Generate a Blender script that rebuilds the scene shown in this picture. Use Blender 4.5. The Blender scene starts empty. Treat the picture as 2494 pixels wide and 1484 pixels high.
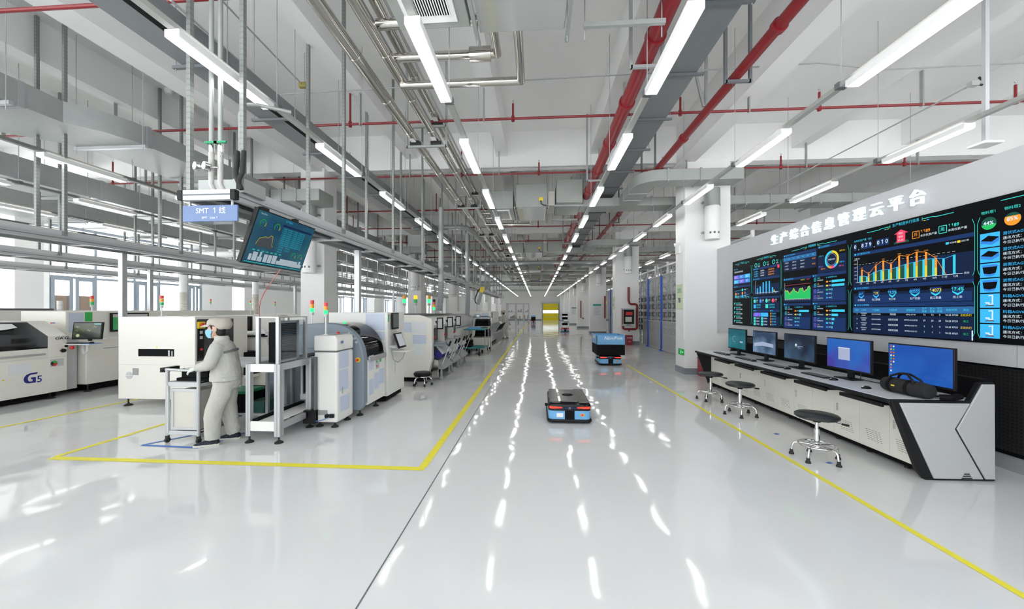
import bpy, bmesh, math, random
from mathutils import Vector, Matrix
random.seed(7)
S = bpy.context.scene
COL = S.collection
PI = math.pi

# ---------------------------------------------------------------- camera, world, exposure
F, CX, HY, EYE = 905.0, 1247.0, 757.0, 1.65
TH = math.atan(61 / F); ct, st = math.cos(TH), math.sin(TH)
cd = bpy.data.cameras.new('camera'); cam = bpy.data.objects.new('camera', cd); COL.objects.link(cam)
cam.location = (0, 0, EYE); cam.rotation_euler = (PI / 2, 0, TH)
cd.sensor_width = 36; cd.sensor_fit = 'HORIZONTAL'; cd.lens = 36 * F / 2494; cd.shift_y = 15 / 2494
cd.clip_start = .05; cd.clip_end = 300
S.camera = cam
W = bpy.data.worlds.new('daylight'); S.world = W; W.use_nodes = True
wt = W.node_tree; wb = wt.nodes['Background']; wb.inputs[0].default_value = (.95, .98, 1, 1)
# hazy sky; invented ground below is brighter, sending window light up to the ceiling
SKY, GROUND_GLOW = 2.4, 6.2
wtc = wt.nodes.new('ShaderNodeTexCoord'); wsx = wt.nodes.new('ShaderNodeSeparateXYZ'); wmr = wt.nodes.new('ShaderNodeMapRange')
wt.links.new(wtc.outputs['Generated'], wsx.inputs[0]); wt.links.new(wsx.outputs['Z'], wmr.inputs[0])
wmr.inputs[1].default_value = -.06; wmr.inputs[2].default_value = .03; wmr.inputs[3].default_value = GROUND_GLOW; wmr.inputs[4].default_value = SKY
# the sky is brighter on the side of the tall windows
wng = wt.nodes.new('ShaderNodeMapRange'); wt.links.new(wsx.outputs['X'], wng.inputs[0])
wng.inputs[1].default_value = -1.0; wng.inputs[2].default_value = 0.1; wng.inputs[3].default_value = 3.0; wng.inputs[4].default_value = 1.0
wmu = wt.nodes.new('ShaderNodeMath'); wmu.operation = 'MULTIPLY'; wt.links.new(wmr.outputs[0], wmu.inputs[0]); wt.links.new(wng.outputs[0], wmu.inputs[1])
wt.links.new(wmu.outputs[0], wb.inputs[1])
LAMP = 12.0                                    # emission of the LED strip diffusers
vs = S.view_settings
vs.view_transform = 'Standard'; vs.look = 'None'; vs.gamma = 1; vs.use_curve_mapping = False; vs.exposure = -.2
cy = S.cycles
cy.use_denoising = True; cy.use_adaptive_sampling = True; cy.adaptive_threshold = .025; cy.max_bounces = 8; cy.diffuse_bounces = 6; cy.glossy_bounces = 3
cy.transmission_bounces = 4; cy.transparent_max_bounces = 8; cy.sample_clamp_indirect = 6; cy.caustics_reflective = False; cy.caustics_refractive = False

# ---------------------------------------------------------------- survey helpers: bearing in the photo -> point on a known plane
def ray(px, py):
    a = (px - CX) / F; b = -(py - HY) / F
    return Vector((-st + a * ct, ct + a * st, b))
def atX(px, py, x):
    d = ray(px, py); t = x / d.x; return Vector((x, t * d.y, EYE + t * d.z))
def atY(px, py, y):
    d = ray(px, py); t = y / d.y; return Vector((t * d.x, y, EYE + t * d.z))
def atZ(px, py, z=0):
    d = ray(px, py); t = (z - EYE) / d.z; return Vector((t * d.x, t * d.y, z))

# ---------------------------------------------------------------- object helpers
ORG = {}
def link(o):
    COL.objects.link(o); return o
def thing(name, label, cat, loc=(0, 0, 0), group=None, rz=0):
    o = link(bpy.data.objects.new(name, None)); o.location = loc; o.rotation_euler = (0, 0, rz)
    o.empty_display_size = .1
    o['label'] = label; o['category'] = cat
    if group: o['group'] = group
    ORG[o] = Vector(loc); return o
def tag(o, label, cat, group=None):
    o['label'] = label; o['category'] = cat
    if group: o['group'] = group
    return o
def struct(o, label=None):
    o['kind'] = 'structure'
    if label: o['label'] = label
    return o
def kids(o): return [c for c in list(COL.objects) if c.parent == o]
KIDS = {}
def dup(o, loc=None, label=None, rz=None, group=None, parent=None):
    c = o.copy(); link(c); ORG[c] = Vector(o.location if loc is None else loc)
    if loc is not None: c.location = loc
    if rz is not None: c.rotation_euler = (0, 0, rz)
    if label: c['label'] = label
    if group: c['group'] = group
    if parent is not None: c.parent = parent
    for k in KIDS.get(o, []):
        dup(k, parent=c)
    if parent is not None: KIDS.setdefault(parent, []).append(c)
    return c
def V(*a): return Vector(a)
class M:
    """collects shapes in world coordinates (or the thing's own when its origin is 0,0,0) and links them as ONE mesh"""
    def __init__(s): s.v = []; s.f = []; s.m = []; s.cur = 0; s.pc = []
    def add(s, vs, fs):
        n = len(s.v); s.pc.append((n, len(s.f))); s.v += [Vector(p) for p in vs]; s.f += [tuple(i + n for i in f) for f in fs]; s.m += [s.cur] * len(fs); return s
    def box(s, x0, x1, y0, y1, z0, z1):
        x0, x1 = min(x0, x1), max(x0, x1); y0, y1 = min(y0, y1), max(y0, y1); z0, z1 = min(z0, z1), max(z0, z1)
        return s.add([(x0, y0, z0), (x1, y0, z0), (x1, y1, z0), (x0, y1, z0), (x0, y0, z1), (x1, y0, z1), (x1, y1, z1), (x0, y1, z1)],
                     [(3, 2, 1, 0), (4, 5, 6, 7), (0, 1, 5, 4), (1, 2, 6, 5), (2, 3, 7, 6), (3, 0, 4, 7)])
    def cb(s, c, sx, sy, sz, rot=None):
        c = Vector(c); pts = []
        for z in (-1, 1):
            for x, y in ((-1, -1), (1, -1), (1, 1), (-1, 1)):
                p = Vector((x * sx / 2, y * sy / 2, z * sz / 2))
                if rot: p = rot @ p
                pts.append(c + p)
        return s.add(pts, [(3, 2, 1, 0), (4, 5, 6, 7), (0, 1, 5, 4), (1, 2, 6, 5), (2, 3, 7, 6), (3, 0, 4, 7)])
    def bar(s, a, b, w, h=None):
        a, b = Vector(a), Vector(b); h = h or w; d = (b - a).normalized()
        up = Vector((0, 0, 1)) if abs(d.z) < .95 else Vector((0, 1, 0))
        r = d.cross(up).normalized(); u = r.cross(d)
        pts = []
        for p in (a, b):
            for i, j in ((-1, -1), (1, -1), (1, 1), (-1, 1)): pts.append(p + r * i * w / 2 + u * j * h / 2)
        return s.add(pts, [(0, 1, 2, 3), (7, 6, 5, 4), (0, 4, 5, 1), (1, 5, 6, 2), (2, 6, 7, 3), (3, 7, 4, 0)])
    def cyl(s, a, b, r, n=12, r2=None):
        a, b = Vector(a), Vector(b); r2 = r if r2 is None else r2; d = (b - a).normalized()
        up = Vector((0, 0, 1)) if abs(d.z) < .95 else Vector((0, 1, 0))
        x = d.cross(up).normalized(); y = d.cross(x)
        pts = [a + (x * math.cos(t) + y * math.sin(t)) * r for t in [2 * PI * i / n for i in range(n)]]
        pts += [b + (x * math.cos(t) + y * math.sin(t)) * r2 for t in [2 * PI * i / n for i in range(n)]]
        return s.add(pts, [(i, i + n, (i + 1) % n + n, (i + 1) % n) for i in range(n)] + [tuple(range(n)), tuple(range(2 * n - 1, n - 1, -1))])
    def tube(s, P, r, n=8, closed=False):
        P = [Vector(p) for p in P]; N = len(P); pts = []; x = None
        for i, p in enumerate(P):
            if closed: d = P[(i + 1) % N] - P[i - 1]
            else: d = P[min(i + 1, N - 1)] - P[max(i - 1, 0)]
            d.normalize()
            if x is None: x = d.cross(Vector((0, 0, 1)) if abs(d.z) < .95 else Vector((0, 1, 0))).normalized()
            else: x = (x - d * x.dot(d)).normalized()
            y = d.cross(x)
            rr = r[i] if isinstance(r, (list, tuple)) else r
            pts += [p + (x * math.cos(2 * PI * k / n) + y * math.sin(2 * PI * k / n)) * rr for k in range(n)]
        fs = []
        for i in range(N if closed else N - 1):
            j = (i + 1) % N
            fs += [(i * n + k, i * n + (k + 1) % n, j * n + (k + 1) % n, j * n + k) for k in range(n)]
        if not closed: fs += [tuple(range(n - 1, -1, -1)), tuple((N - 1) * n + k for k in range(n))]
        return s.add(pts, fs)
    def prism(s, P, e):
        """polygon P (3-D, planar) pushed along e"""
        P = [Vector(p) for p in P]; e = Vector(e); n = len(P)
        return s.add(P + [p + e for p in P], [tuple(range(n - 1, -1, -1)), tuple(range(n, 2 * n))] + [(i, (i + 1) % n, (i + 1) % n + n, i + n) for i in range(n)])
    def lathe(s, c, prof, n=24):
        """profile of (radius, height) about a vertical axis through c"""
        c = Vector(c); pts = []; k = len(prof)
        for r, z in prof: pts += [c + Vector((r * math.cos(2 * PI * i / n), r * math.sin(2 * PI * i / n), z)) for i in range(n)]
        fs = []
        for j in range(k - 1): fs += [(j * n + i, j * n + (i + 1) % n, (j + 1) * n + (i + 1) % n, (j + 1) * n + i) for i in range(n)]
        return s.add(pts, fs + [tuple(range(n - 1, -1, -1)), tuple((k - 1) * n + i for i in range(n))])
    def loft(s, rings):
        n = len(rings[0]); pts = [p for r in rings for p in r]; fs = []
        for j in range(len(rings) - 1): fs += [(j * n + i, j * n + (i + 1) % n, (j + 1) * n + (i + 1) % n, (j + 1) * n + i) for i in range(n)]
        return s.add(pts, fs + [tuple(range(n - 1, -1, -1)), tuple((len(rings) - 1) * n + i for i in range(n))])
    def sph(s, c, r, sx=1, sy=1, sz=1, n=14, k=8):
        return s.lathe_at(c, [(r * math.sin(PI * i / k) + 1e-5, -r * math.cos(PI * i / k)) for i in range(k + 1)], sx, sy, sz, n)
    def lathe_at(s, c, prof, sx, sy, sz, n):
        i0 = len(s.v); s.lathe((0, 0, 0), prof, n); c = Vector(c)
        for i in range(i0, len(s.v)): p = s.v[i]; s.v[i] = c + Vector((p.x * sx, p.y * sy, p.z * sz))
        return s
    def parts(s, name, mat, parent, **k):
        """every piece collected so far becomes a part of its own"""
        out = []
        for (v0, f0), (v1, f1) in zip(s.pc, s.pc[1:] + [(len(s.v), len(s.f))]):
            q = M(); q.v = s.v[v0:v1]; q.f = [tuple(i - v0 for i in f) for f in s.f[f0:f1]]; q.m = s.m[f0:f1]; out.append(q.put(name, mat, parent, **k))
        return out
    def mat(s, i): s.cur = i; return s
    def put(s, name, mat, parent=None, bev=0, seg=2, kind=None, label=None, smooth=True):
        me = bpy.data.meshes.new(name)
        if parent is not None:
            p, off = parent, Vector((0, 0, 0))
            while p is not None: off += ORG.get(p, Vector((0, 0, 0))); p = p.parent
        else:
            lo = [min(v[i] for v in s.v) for i in range(3)]; hi = [max(v[i] for v in s.v) for i in range(3)]
            off = Vector(((lo[0] + hi[0]) / 2, (lo[1] + hi[1]) / 2, lo[2]))
        me.from_pydata([v - off for v in s.v], [], s.f); me.update()
        for m in (mat if isinstance(mat, (list, tuple)) else [mat]): me.materials.append(m)
        if isinstance(mat, (list, tuple)): me.polygons.foreach_set('material_index', s.m)
        bm = bmesh.new(); bm.from_mesh(me); bmesh.ops.recalc_face_normals(bm, faces=bm.faces)
        if smooth:
            for f in bm.faces: f.smooth = True
            for e in bm.edges:
                if len(e.link_faces) != 2 or e.calc_face_angle(9) > .7: e.smooth = False
        bm.to_mesh(me); bm.free()
        o = link(bpy.data.objects.new(name, me))
        if parent is not None:
            o.parent = parent; KIDS.setdefault(parent, []).append(o); ORG[o] = Vector((0, 0, 0))
        else: o.location = off; ORG[o] = off.copy()
        if bev:
            b = o.modifiers.new('edge', 'BEVEL'); b.width = bev; b.segments = seg; b.limit_method = 'ANGLE'; b.angle_limit = .6
            b.harden_normals = False
        if kind: o['kind'] = kind
        if label: o['label'] = label
        return o

def text_mesh(body, size, align='LEFT', bold=0.0, valign='CENTER', extrude=0.0, italic=0.0):
    cu = bpy.data.curves.new('lettering', 'FONT'); cu.body = body; cu.size = size; cu.align_x = align; cu.align_y = valign
    cu.offset = bold * size; cu.extrude = extrude; cu.shear = italic; cu.resolution_u = 2
    o = bpy.data.objects.new('lettering', cu); COL.objects.link(o)
    dg = bpy.context.evaluated_depsgraph_get(); dg.update()
    me = bpy.data.meshes.new_from_object(o.evaluated_get(dg))
    vs_ = [v.co.copy() for v in me.vertices]; fs = [tuple(p.vertices) for p in me.polygons]
    bpy.data.objects.remove(o); bpy.data.curves.remove(cu); bpy.data.meshes.remove(me)
    return vs_, fs
_tc = {}
def write(m, body, size, frame, u, v, off=.001, align='LEFT', bold=0.0, extrude=0.0, sx=1, italic=0.0):
    """letters on a plane: frame = (origin, right, up); placed at (u, v) in metres, lifted off along the normal"""
    body = body.replace('1', '\U0001D7E3')       # a numeral one with a flag
    key = (body, size, align, bold, extrude, italic)
    if key not in _tc: _tc[key] = text_mesh(body, size, align, bold, 'CENTER', extrude, italic)
    o, r, up = frame; nrm = r.cross(up); vs_, fs = _tc[key]
    m.add([o + r * (u + p.x * sx) + up * (v + p.y) + nrm * (off + p.z) for p in vs_], fs)
def rect(m, frame, u0, u1, v0, v1, off=.001):
    o, r, up = frame; n = r.cross(up)
    m.add([o + r * u + up * v + n * off for u, v in ((u0, v0), (u1, v0), (u1, v1), (u0, v1))], [(0, 1, 2, 3)])
def polyg(m, frame, P, off=.001):
    o, r, up = frame; n = r.cross(up)
    m.add([o + r * u + up * v + n * off for u, v in P], [tuple(range(len(P)))])
def stroke(m, frame, P, w, off=.001):
    for a, b in zip(P, P[1:]):
        d = Vector((b[0] - a[0], b[1] - a[1]));
        if d.length < 1e-6: continue
        d.normalize(); q = Vector((-d.y, d.x)) * w / 2
        polyg(m, frame, [(a[0] - q.x, a[1] - q.y), (b[0] - q.x, b[1] - q.y), (b[0] + q.x, b[1] + q.y), (a[0] + q.x, a[1] + q.y)], off)
def ring(m, frame, u, v, r0, r1, a0=0, a1=2 * PI, off=.001, n=28):
    for i in range(n):
        t0, t1 = a0 + (a1 - a0) * i / n, a0 + (a1 - a0) * (i + 1) / n
        polyg(m, frame, [(u + r0 * math.cos(t0), v + r0 * math.sin(t0)), (u + r1 * math.cos(t0), v + r1 * math.sin(t0)),
                         (u + r1 * math.cos(t1), v + r1 * math.sin(t1)), (u + r0 * math.cos(t1), v + r0 * math.sin(t1))], off)
def disc(m, frame, u, v, r, off=.001, n=24):
    polyg(m, frame, [(u + r * math.cos(2 * PI * i / n), v + r * math.sin(2 * PI * i / n)) for i in range(n)], off)
def smooth_path(P, n=6):
    P = [Vector(p) for p in P]; out = []
    for i in range(len(P) - 1):
        a, b_, c_, d = P[max(i - 1, 0)], P[i], P[i + 1], P[min(i + 2, len(P) - 1)]
        for k in range(n):
            t = k / n; out.append(.5 * (2 * b_ + (c_ - a) * t + (2 * a - 5 * b_ + 4 * c_ - d) * t * t + (3 * b_ - a - 3 * c_ + d) * t ** 3))
    return out + [P[-1]]
ORD = 'first second third fourth fifth sixth seventh eighth ninth tenth eleventh twelfth thirteenth fourteenth fifteenth sixteenth seventeenth eighteenth nineteenth twentieth'.split()
ORD += ['twenty-' + o for o in ORD[:9]] + ['thirtieth'] + ['thirty-' + o for o in ORD[:9]]

# ---------------------------------------------------------------- materials (all node based)
def mat(name, col, rough=.5, metal=0.0, emit=None, es=1.0, vary=.04, scale=6.0, bump=0.0, bscale=40.0, spec=.5, coat=0.0, alpha=1.0):
    m = bpy.data.materials.new(name); m.use_nodes = True; nt = m.node_tree; b = nt.nodes['Principled BSDF']
    b.inputs['Roughness'].default_value = rough; b.inputs['Metallic'].default_value = metal
    b.inputs['Specular IOR Level'].default_value = spec; b.inputs['Coat Weight'].default_value = coat
    c = (*col, 1)
    b.inputs['Base Color'].default_value = c
    if vary or bump:
        tc = nt.nodes.new('ShaderNodeTexCoord'); nz = nt.nodes.new('ShaderNodeTexNoise'); nz.inputs['Scale'].default_value = scale; nz.inputs['Detail'].default_value = 3
        nt.links.new(tc.outputs['Object'], nz.inputs['Vector'])
    if vary:
        mx = nt.nodes.new('ShaderNodeMix'); mx.data_type = 'RGBA'
        mx.inputs['A'].default_value = tuple(x * (1 - vary) for x in col) + (1,); mx.inputs['B'].default_value = tuple(min(1, x * (1 + vary)) for x in col) + (1,)
        nt.links.new(nz.outputs['Fac'], mx.inputs['Factor']); nt.links.new(mx.outputs['Result'], b.inputs['Base Color'])
    if bump:
        n2 = nt.nodes.new('ShaderNodeTexNoise'); n2.inputs['Scale'].default_value = bscale; n2.inputs['Detail'].default_value = 4
        nt.links.new(tc.outputs['Object'], n2.inputs['Vector'])
        bp = nt.nodes.new('ShaderNodeBump'); bp.inputs['Strength'].default_value = bump; bp.inputs['Distance'].default_value = .02
        nt.links.new(n2.outputs['Fac'], bp.inputs['Height']); nt.links.new(bp.outputs['Normal'], b.inputs['Normal'])
    if emit is not None:
        b.inputs['Emission Color'].default_value = (*emit, 1); b.inputs['Emission Strength'].default_value = es
    return m
def glow(name, col, es=1.0):                      # a lit screen pixel or lamp lens
    return mat(name, tuple(x * .2 for x in col), .45, 0, col, es, vary=0, spec=.12)
def seethrough(name, col, gloss=.12, rough=.03, keep=.9):
    m = bpy.data.materials.new(name); m.use_nodes = True; nt = m.node_tree; nt.nodes.clear()
    out = nt.nodes.new('ShaderNodeOutputMaterial'); t = nt.nodes.new('ShaderNodeBsdfTransparent'); g = nt.nodes.new('ShaderNodeBsdfGlossy')
    t.inputs[0].default_value = tuple(x * keep for x in col) + (1,); g.inputs['Roughness'].default_value = rough
    lw = nt.nodes.new('ShaderNodeLayerWeight'); pw = nt.nodes.new('ShaderNodeMath'); pw.operation = 'POWER'; pw.inputs[1].default_value = 4.5; nt.links.new(lw.outputs['Facing'], pw.inputs[0])
    fr = nt.nodes.new('ShaderNodeMapRange'); fr.inputs[3].default_value = .04; fr.inputs[4].default_value = .9; nt.links.new(pw.outputs[0], fr.inputs[0])
    mx = nt.nodes.new('ShaderNodeMixShader'); nt.links.new(fr.outputs[0], mx.inputs[0]); nt.links.new(t.outputs[0], mx.inputs[1]); nt.links.new(g.outputs[0], mx.inputs[2])
    nt.links.new(mx.outputs[0], out.inputs[0]); return m
def floor_mat():
    m = bpy.data.materials.new('grey_epoxy_floor'); m.use_nodes = True; nt = m.node_tree; b = nt.nodes['Principled BSDF']
    tc = nt.nodes.new('ShaderNodeTexCoord')
    mp = nt.nodes.new('ShaderNodeMapping'); nt.links.new(tc.outputs['Object'], mp.inputs[0]); mp.inputs['Scale'].default_value = (1, 1.0, 1)
    n1 = nt.nodes.new('ShaderNodeTexNoise'); n1.inputs['Scale'].default_value = 1.7; n1.inputs['Detail'].default_value = 1.0; nt.links.new(mp.outputs[0], n1.inputs['Vector'])
    bp = nt.nodes.new('ShaderNodeBump'); bp.inputs['Strength'].default_value = .5; bp.inputs['Distance'].default_value = .02; nt.links.new(n1.outputs['Fac'], bp.inputs['Height'])
    nt.links.new(bp.outputs['Normal'], b.inputs['Normal'])
    n2 = nt.nodes.new('ShaderNodeTexNoise'); n2.inputs['Scale'].default_value = .7; n2.inputs['Detail'].default_value = 4; nt.links.new(tc.outputs['Object'], n2.inputs['Vector'])
    mx = nt.nodes.new('ShaderNodeMix'); mx.data_type = 'RGBA'; mx.inputs['A'].default_value = (.70, .71, .71, 1); mx.inputs['B'].default_value = (.76, .77, .77, 1)
    nt.links.new(n2.outputs['Fac'], mx.inputs['Factor']); nt.links.new(mx.outputs['Result'], b.inputs['Base Color'])
    b.inputs['Roughness'].default_value = .07; b.inputs['Specular IOR Level'].default_value = .55
    return m
def stripes_mat(name, c0, c1, axis, scale, rough=.5, metal=0.0, lo=.45, hi=.55):   # fine slats or holes that belong to the surface
    m = bpy.data.materials.new(name); m.use_nodes = True; nt = m.node_tree; b = nt.nodes['Principled BSDF']
    tc = nt.nodes.new('ShaderNodeTexCoord'); w = nt.nodes.new('ShaderNodeTexWave'); w.bands_direction = axis; w.inputs['Scale'].default_value = scale
    nt.links.new(tc.outputs['Object'], w.inputs['Vector'])
    r = nt.nodes.new('ShaderNodeValToRGB'); r.color_ramp.elements[0].position = lo; r.color_ramp.elements[1].position = hi
    r.color_ramp.elements[0].color = (*c0, 1); r.color_ramp.elements[1].color = (*c1, 1)
    nt.links.new(w.outputs['Fac'], r.inputs['Fac']); nt.links.new(r.outputs['Color'], b.inputs['Base Color'])
    b.inputs['Roughness'].default_value = rough; b.inputs['Metallic'].default_value = metal; return m
def holes_mat(name, solid, hole, sc):
    m = bpy.data.materials.new(name); m.use_nodes = True; nt = m.node_tree; b = nt.nodes['Principled BSDF']
    tc = nt.nodes.new('ShaderNodeTexCoord'); mp = nt.nodes.new('ShaderNodeMapping'); mp.inputs['Scale'].default_value = (sc, sc, sc); nt.links.new(tc.outputs['Object'], mp.inputs[0])
    sx = nt.nodes.new('ShaderNodeSeparateXYZ'); nt.links.new(mp.outputs[0], sx.inputs[0])
    acc = None
    for k in ('Y', 'Z'):
        fr = nt.nodes.new('ShaderNodeMath'); fr.operation = 'FRACT'; nt.links.new(sx.outputs[k], fr.inputs[0])
        g = nt.nodes.new('ShaderNodeMath'); g.operation = 'GREATER_THAN'; g.inputs[1].default_value = .55; nt.links.new(fr.outputs[0], g.inputs[0])
        if acc is None: acc = g
        else:
            mu = nt.nodes.new('ShaderNodeMath'); mu.operation = 'MULTIPLY'; nt.links.new(acc.outputs[0], mu.inputs[0]); nt.links.new(g.outputs[0], mu.inputs[1]); acc = mu
    mx = nt.nodes.new('ShaderNodeMix'); mx.data_type = 'RGBA'; mx.inputs['A'].default_value = (*solid, 1); mx.inputs['B'].default_value = (*hole, 1)
    nt.links.new(acc.outputs[0], mx.inputs['Factor']); nt.links.new(mx.outputs['Result'], b.inputs['Base Color']); b.inputs['Roughness'].default_value = .5
    return m
def mesh_mat(name, col, sc, open_):               # woven wire: wires stay, the openings are really open
    m = bpy.data.materials.new(name); m.use_nodes = True; nt = m.node_tree; b = nt.nodes['Principled BSDF']; b.inputs['Base Color'].default_value = (*col, 1); b.inputs['Metallic'].default_value = .6; b.inputs['Roughness'].default_value = .4
    tc = nt.nodes.new('ShaderNodeTexCoord'); mp = nt.nodes.new('ShaderNodeMapping'); mp.inputs['Scale'].default_value = (sc, sc, sc); nt.links.new(tc.outputs['Object'], mp.inputs[0])
    sx = nt.nodes.new('ShaderNodeSeparateXYZ'); nt.links.new(mp.outputs[0], sx.inputs[0]); acc = None
    for k in ('Y', 'Z'):
        fr = nt.nodes.new('ShaderNodeMath'); fr.operation = 'FRACT'; nt.links.new(sx.outputs[k], fr.inputs[0])
        g = nt.nodes.new('ShaderNodeMath'); g.operation = 'LESS_THAN'; g.inputs[1].default_value = open_; nt.links.new(fr.outputs[0], g.inputs[0])
        if acc is None: acc = g
        else:
            mu = nt.nodes.new('ShaderNodeMath'); mu.operation = 'MULTIPLY'; nt.links.new(acc.outputs[0], mu.inputs[0]); nt.links.new(g.outputs[0], mu.inputs[1]); acc = mu
    iv = nt.nodes.new('ShaderNodeMath'); iv.operation = 'SUBTRACT'; iv.inputs[0].default_value = 1; nt.links.new(acc.outputs[0], iv.inputs[1]); nt.links.new(iv.outputs[0], b.inputs['Alpha'])
    return m
def paper_mat(name, col):                         # a printed sheet: faint rows of text
    return stripes_mat(name, tuple(x * .90 for x in col), col, 'Z', 26, .6, 0, .25, .5)

FLOOR = floor_mat()
PLASTER = mat('white_plaster', (.86, .86, .85), .8, vary=.03, scale=2)
CEILP = mat('ceiling_plaster', (.86, .86, .85), .85, vary=.03, scale=1.2)
WALLP = mat('light_grey_panel', (.50, .50, .52), .45, vary=.02, scale=1)
SKIRT = mat('grey_skirting', (.22, .25, .28), .4)
WHITE = mat('white_enamel', (.85, .84, .81), .35, vary=.02)
IVORY = mat('ivory_enamel', (.85, .83, .77), .35, vary=.02)
PURE = mat('bright_white_plastic', (.85, .85, .85), .35, vary=.01)
LGREY = mat('light_grey_enamel', (.55, .56, .57), .4)
MGREY = mat('mid_grey_enamel', (.33, .34, .35), .45)
DGREY = mat('dark_grey_enamel', (.13, .14, .15), .5)
BLUEGREY = mat('blue_grey_shell', (.22, .27, .32), .4)
BLACK = mat('black_plastic', (.010, .010, .011), .42, spec=.22)
MBLACK = mat('matt_black', (.006, .006, .007), .7, spec=.12)
GLOSSB = mat('glossy_black_hood', (.006, .006, .008), .06, spec=.3)
RUBBER = mat('black_rubber', (.02, .02, .02), .75)
ALU = mat('aluminium_profile', (.48, .49, .50), .35, .5, vary=.03, scale=20)
GALV = mat('galvanised_sheet', (.36, .38, .37), .42, .35, vary=.10, scale=9)
GALVB = mat('bright_galvanised_sheet', (.80, .82, .82), .12, .85, vary=.06, scale=4, bump=.06, bscale=3)
DUCTG = mat('grey_duct_board', (.34, .36, .34), .55, .1, vary=.06, scale=5)
STEEL = mat('polished_steel', (.62, .60, .56), .16, 1.0, vary=.06, scale=3)
CHROME = mat('chrome', (.75, .75, .75), .12, 1.0, vary=0)
TRAY = mat('grey_cable_tray', (.20, .21, .22), .5, .2)
RED = mat('red_pipe_paint', (.22, .010, .015), .4)
REDP = mat('red_plastic', (.65, .03, .03), .4)
REDBOX = mat('dark_red_box_paint', (.28, .02, .03), .45)
YEL = mat('yellow_tape', (.84, .76, .05), .5, vary=.08, scale=14)
YELP = mat('yellow_plastic', (.85, .62, .02), .4)
YELD = mat('yellow_door_fabric', (.95, .78, .0), .5, vary=.03)
BLUT = mat('blue_tape', (.07, .20, .60), .5)
BLUP = mat('blue_post_paint', (.03, .12, .62), .4)
LBLUE = mat('sky_blue_enamel', (.16, .42, .72), .35, vary=.03)
SIGNB = mat('sign_blue', (.12, .19, .37), .4)
GRNP = mat('green_plastic', (.02, .30, .14), .45)
GREENL = mat('green_label', (.04, .45, .09), .5)
TEALM = mat('teal_rubber_mat', (.03, .26, .26), .6)
PAPER = paper_mat('printed_sheet_white', (.82, .84, .87))
PAPERB = paper_mat('printed_sheet_blue', (.63, .70, .84))
CLOTH = mat('beige_work_fabric', (.50, .495, .46), .9, vary=.06, scale=9, bump=.7, bscale=13)
CAPM = mat('cap_fabric', (.50, .45, .40), .9, vary=.04, bump=.2, bscale=60)
SKIN = mat('skin', (.62, .38, .27), .5, vary=.05, scale=20)
HAIR = mat('black_hair', (.012, .010, .010), .5)
MASK = mat('blue_face_mask', (.25, .55, .78), .8, bump=.2, bscale=50)
GLOVE = mat('white_cotton_glove', (.70, .74, .71), .9, bump=.2, bscale=90)
GLASS = seethrough('clear_glass', (1, 1, 1), keep=.97)
SMOKE = seethrough('smoked_glass', (.42, .44, .47), keep=.9)
ACRYL = seethrough('clear_acrylic', (.9, .93, .95), keep=.95)
LED = glow('led_diffuser', (1, .99, .96), LAMP); LED_UPLIGHT = glow('led_added_uplight', (1, .99, .96), LAMP * 1.45)  # the second glow is an added uplight that brightens the ceiling
STRUTM = stripes_mat('slotted_strut', (.26, .275, .265), (.21, .225, .215), 'Z', 5.5, .45, .35, .78, .88)
TRAN = stripes_mat('cardboard_covering', (.24, .17, .13), (.32, .24, .19), 'Z', 9, .8)
CREAM = mat('cream_laminate', (.80, .78, .71), .3, vary=.02)
LTOP = mat('white_desk_laminate', (.72, .74, .76), .25, vary=.02)
PANELG = mat('console_grey_panel', (.46, .47, .48), .4, vary=.02)
NAVY = mat('navy_paint', (.01, .015, .09), .5)
FROST = mat('frosted_plastic', (.60, .58, .52), .5, vary=.05)
CARDW = mat('poster_white', (.80, .83, .83), .6)
CARDG = mat('pale_green_card', (.66, .74, .52), .6)
TXTD = mat('dark_lettering', (.02, .02, .025), .6, vary=0)
TXTB = mat('navy_lettering', (.015, .02, .22), .5, vary=0)
TXTW = mat('white_lettering', (.82, .86, .9), .5, vary=0)
TXTG = mat('teal_lettering', (.03, .35, .30), .5, vary=0)
G_RED = glow('lit_red_lens', (1, .05, .03), 2.2); G_GRN = glow('lit_green_lens', (.04, 1, .22), 2.2); G_AMB = glow('lit_amber_lens', (1, .45, .03), 2.0); G_YEL = glow('lit_yellow_lens', (1, .8, .1), 1.2)
L_RED = mat('red_lens', (.75, .05, .05), .3); L_AMB = mat('amber_lens', (.9, .38, .02), .3); L_GRN = mat('green_lens', (.03, .5, .15), .3)
# ================================================================ THE HALL
def sbox(name, a, m, label=None, **k):
    b = M(); b.box(*a); return struct(b.put(name, m, **k), label)
SLT = 6.505; PITCH = 8.6; Y0, Y1, XL, XR = -4.0, 65.3, -20.2, 13.0; SLAB = 6.51
sbox('floor', (XL - .3, XR + .3, Y0 - .3, Y1 + .3, -.2, 0), FLOOR, 'glossy light grey epoxy floor')
sbox('ceiling', (XL - .3, XR + .3, Y0 - .3, Y1 + .3, SLAB, SLAB + .2), CEILP, 'white plastered concrete ceiling slab')
b = M(); b.box(XR, XR + .2, 1.0, Y1, 0, SLAB); b.box(XR, XR + .2, Y0, 1.0, 0, .9); b.box(XR, XR + .2, Y0, 1.0, 5.5, SLAB)
for y in (Y0, .6): b.box(XR, XR + .2, y, y + .4, .9, 5.5)
struct(b.put('wall_right', PLASTER))
b = M()
for i in range(4): y = Y0 + 4.9 * i / 3; b.box(XR + .06, XR + .12, y, y + .06, .9, 5.5)
b.box(XR + .06, XR + .12, Y0, 1.0, 3.1, 3.16); struct(b.put('window_8', DGREY))  # unseen window added in the right wall to brighten the hall
b = M(); b.box(XL, XR, Y0 - .2, Y0, 0, .9); b.box(XL, XR, Y0 - .2, Y0, 5.6, SLAB)
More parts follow.
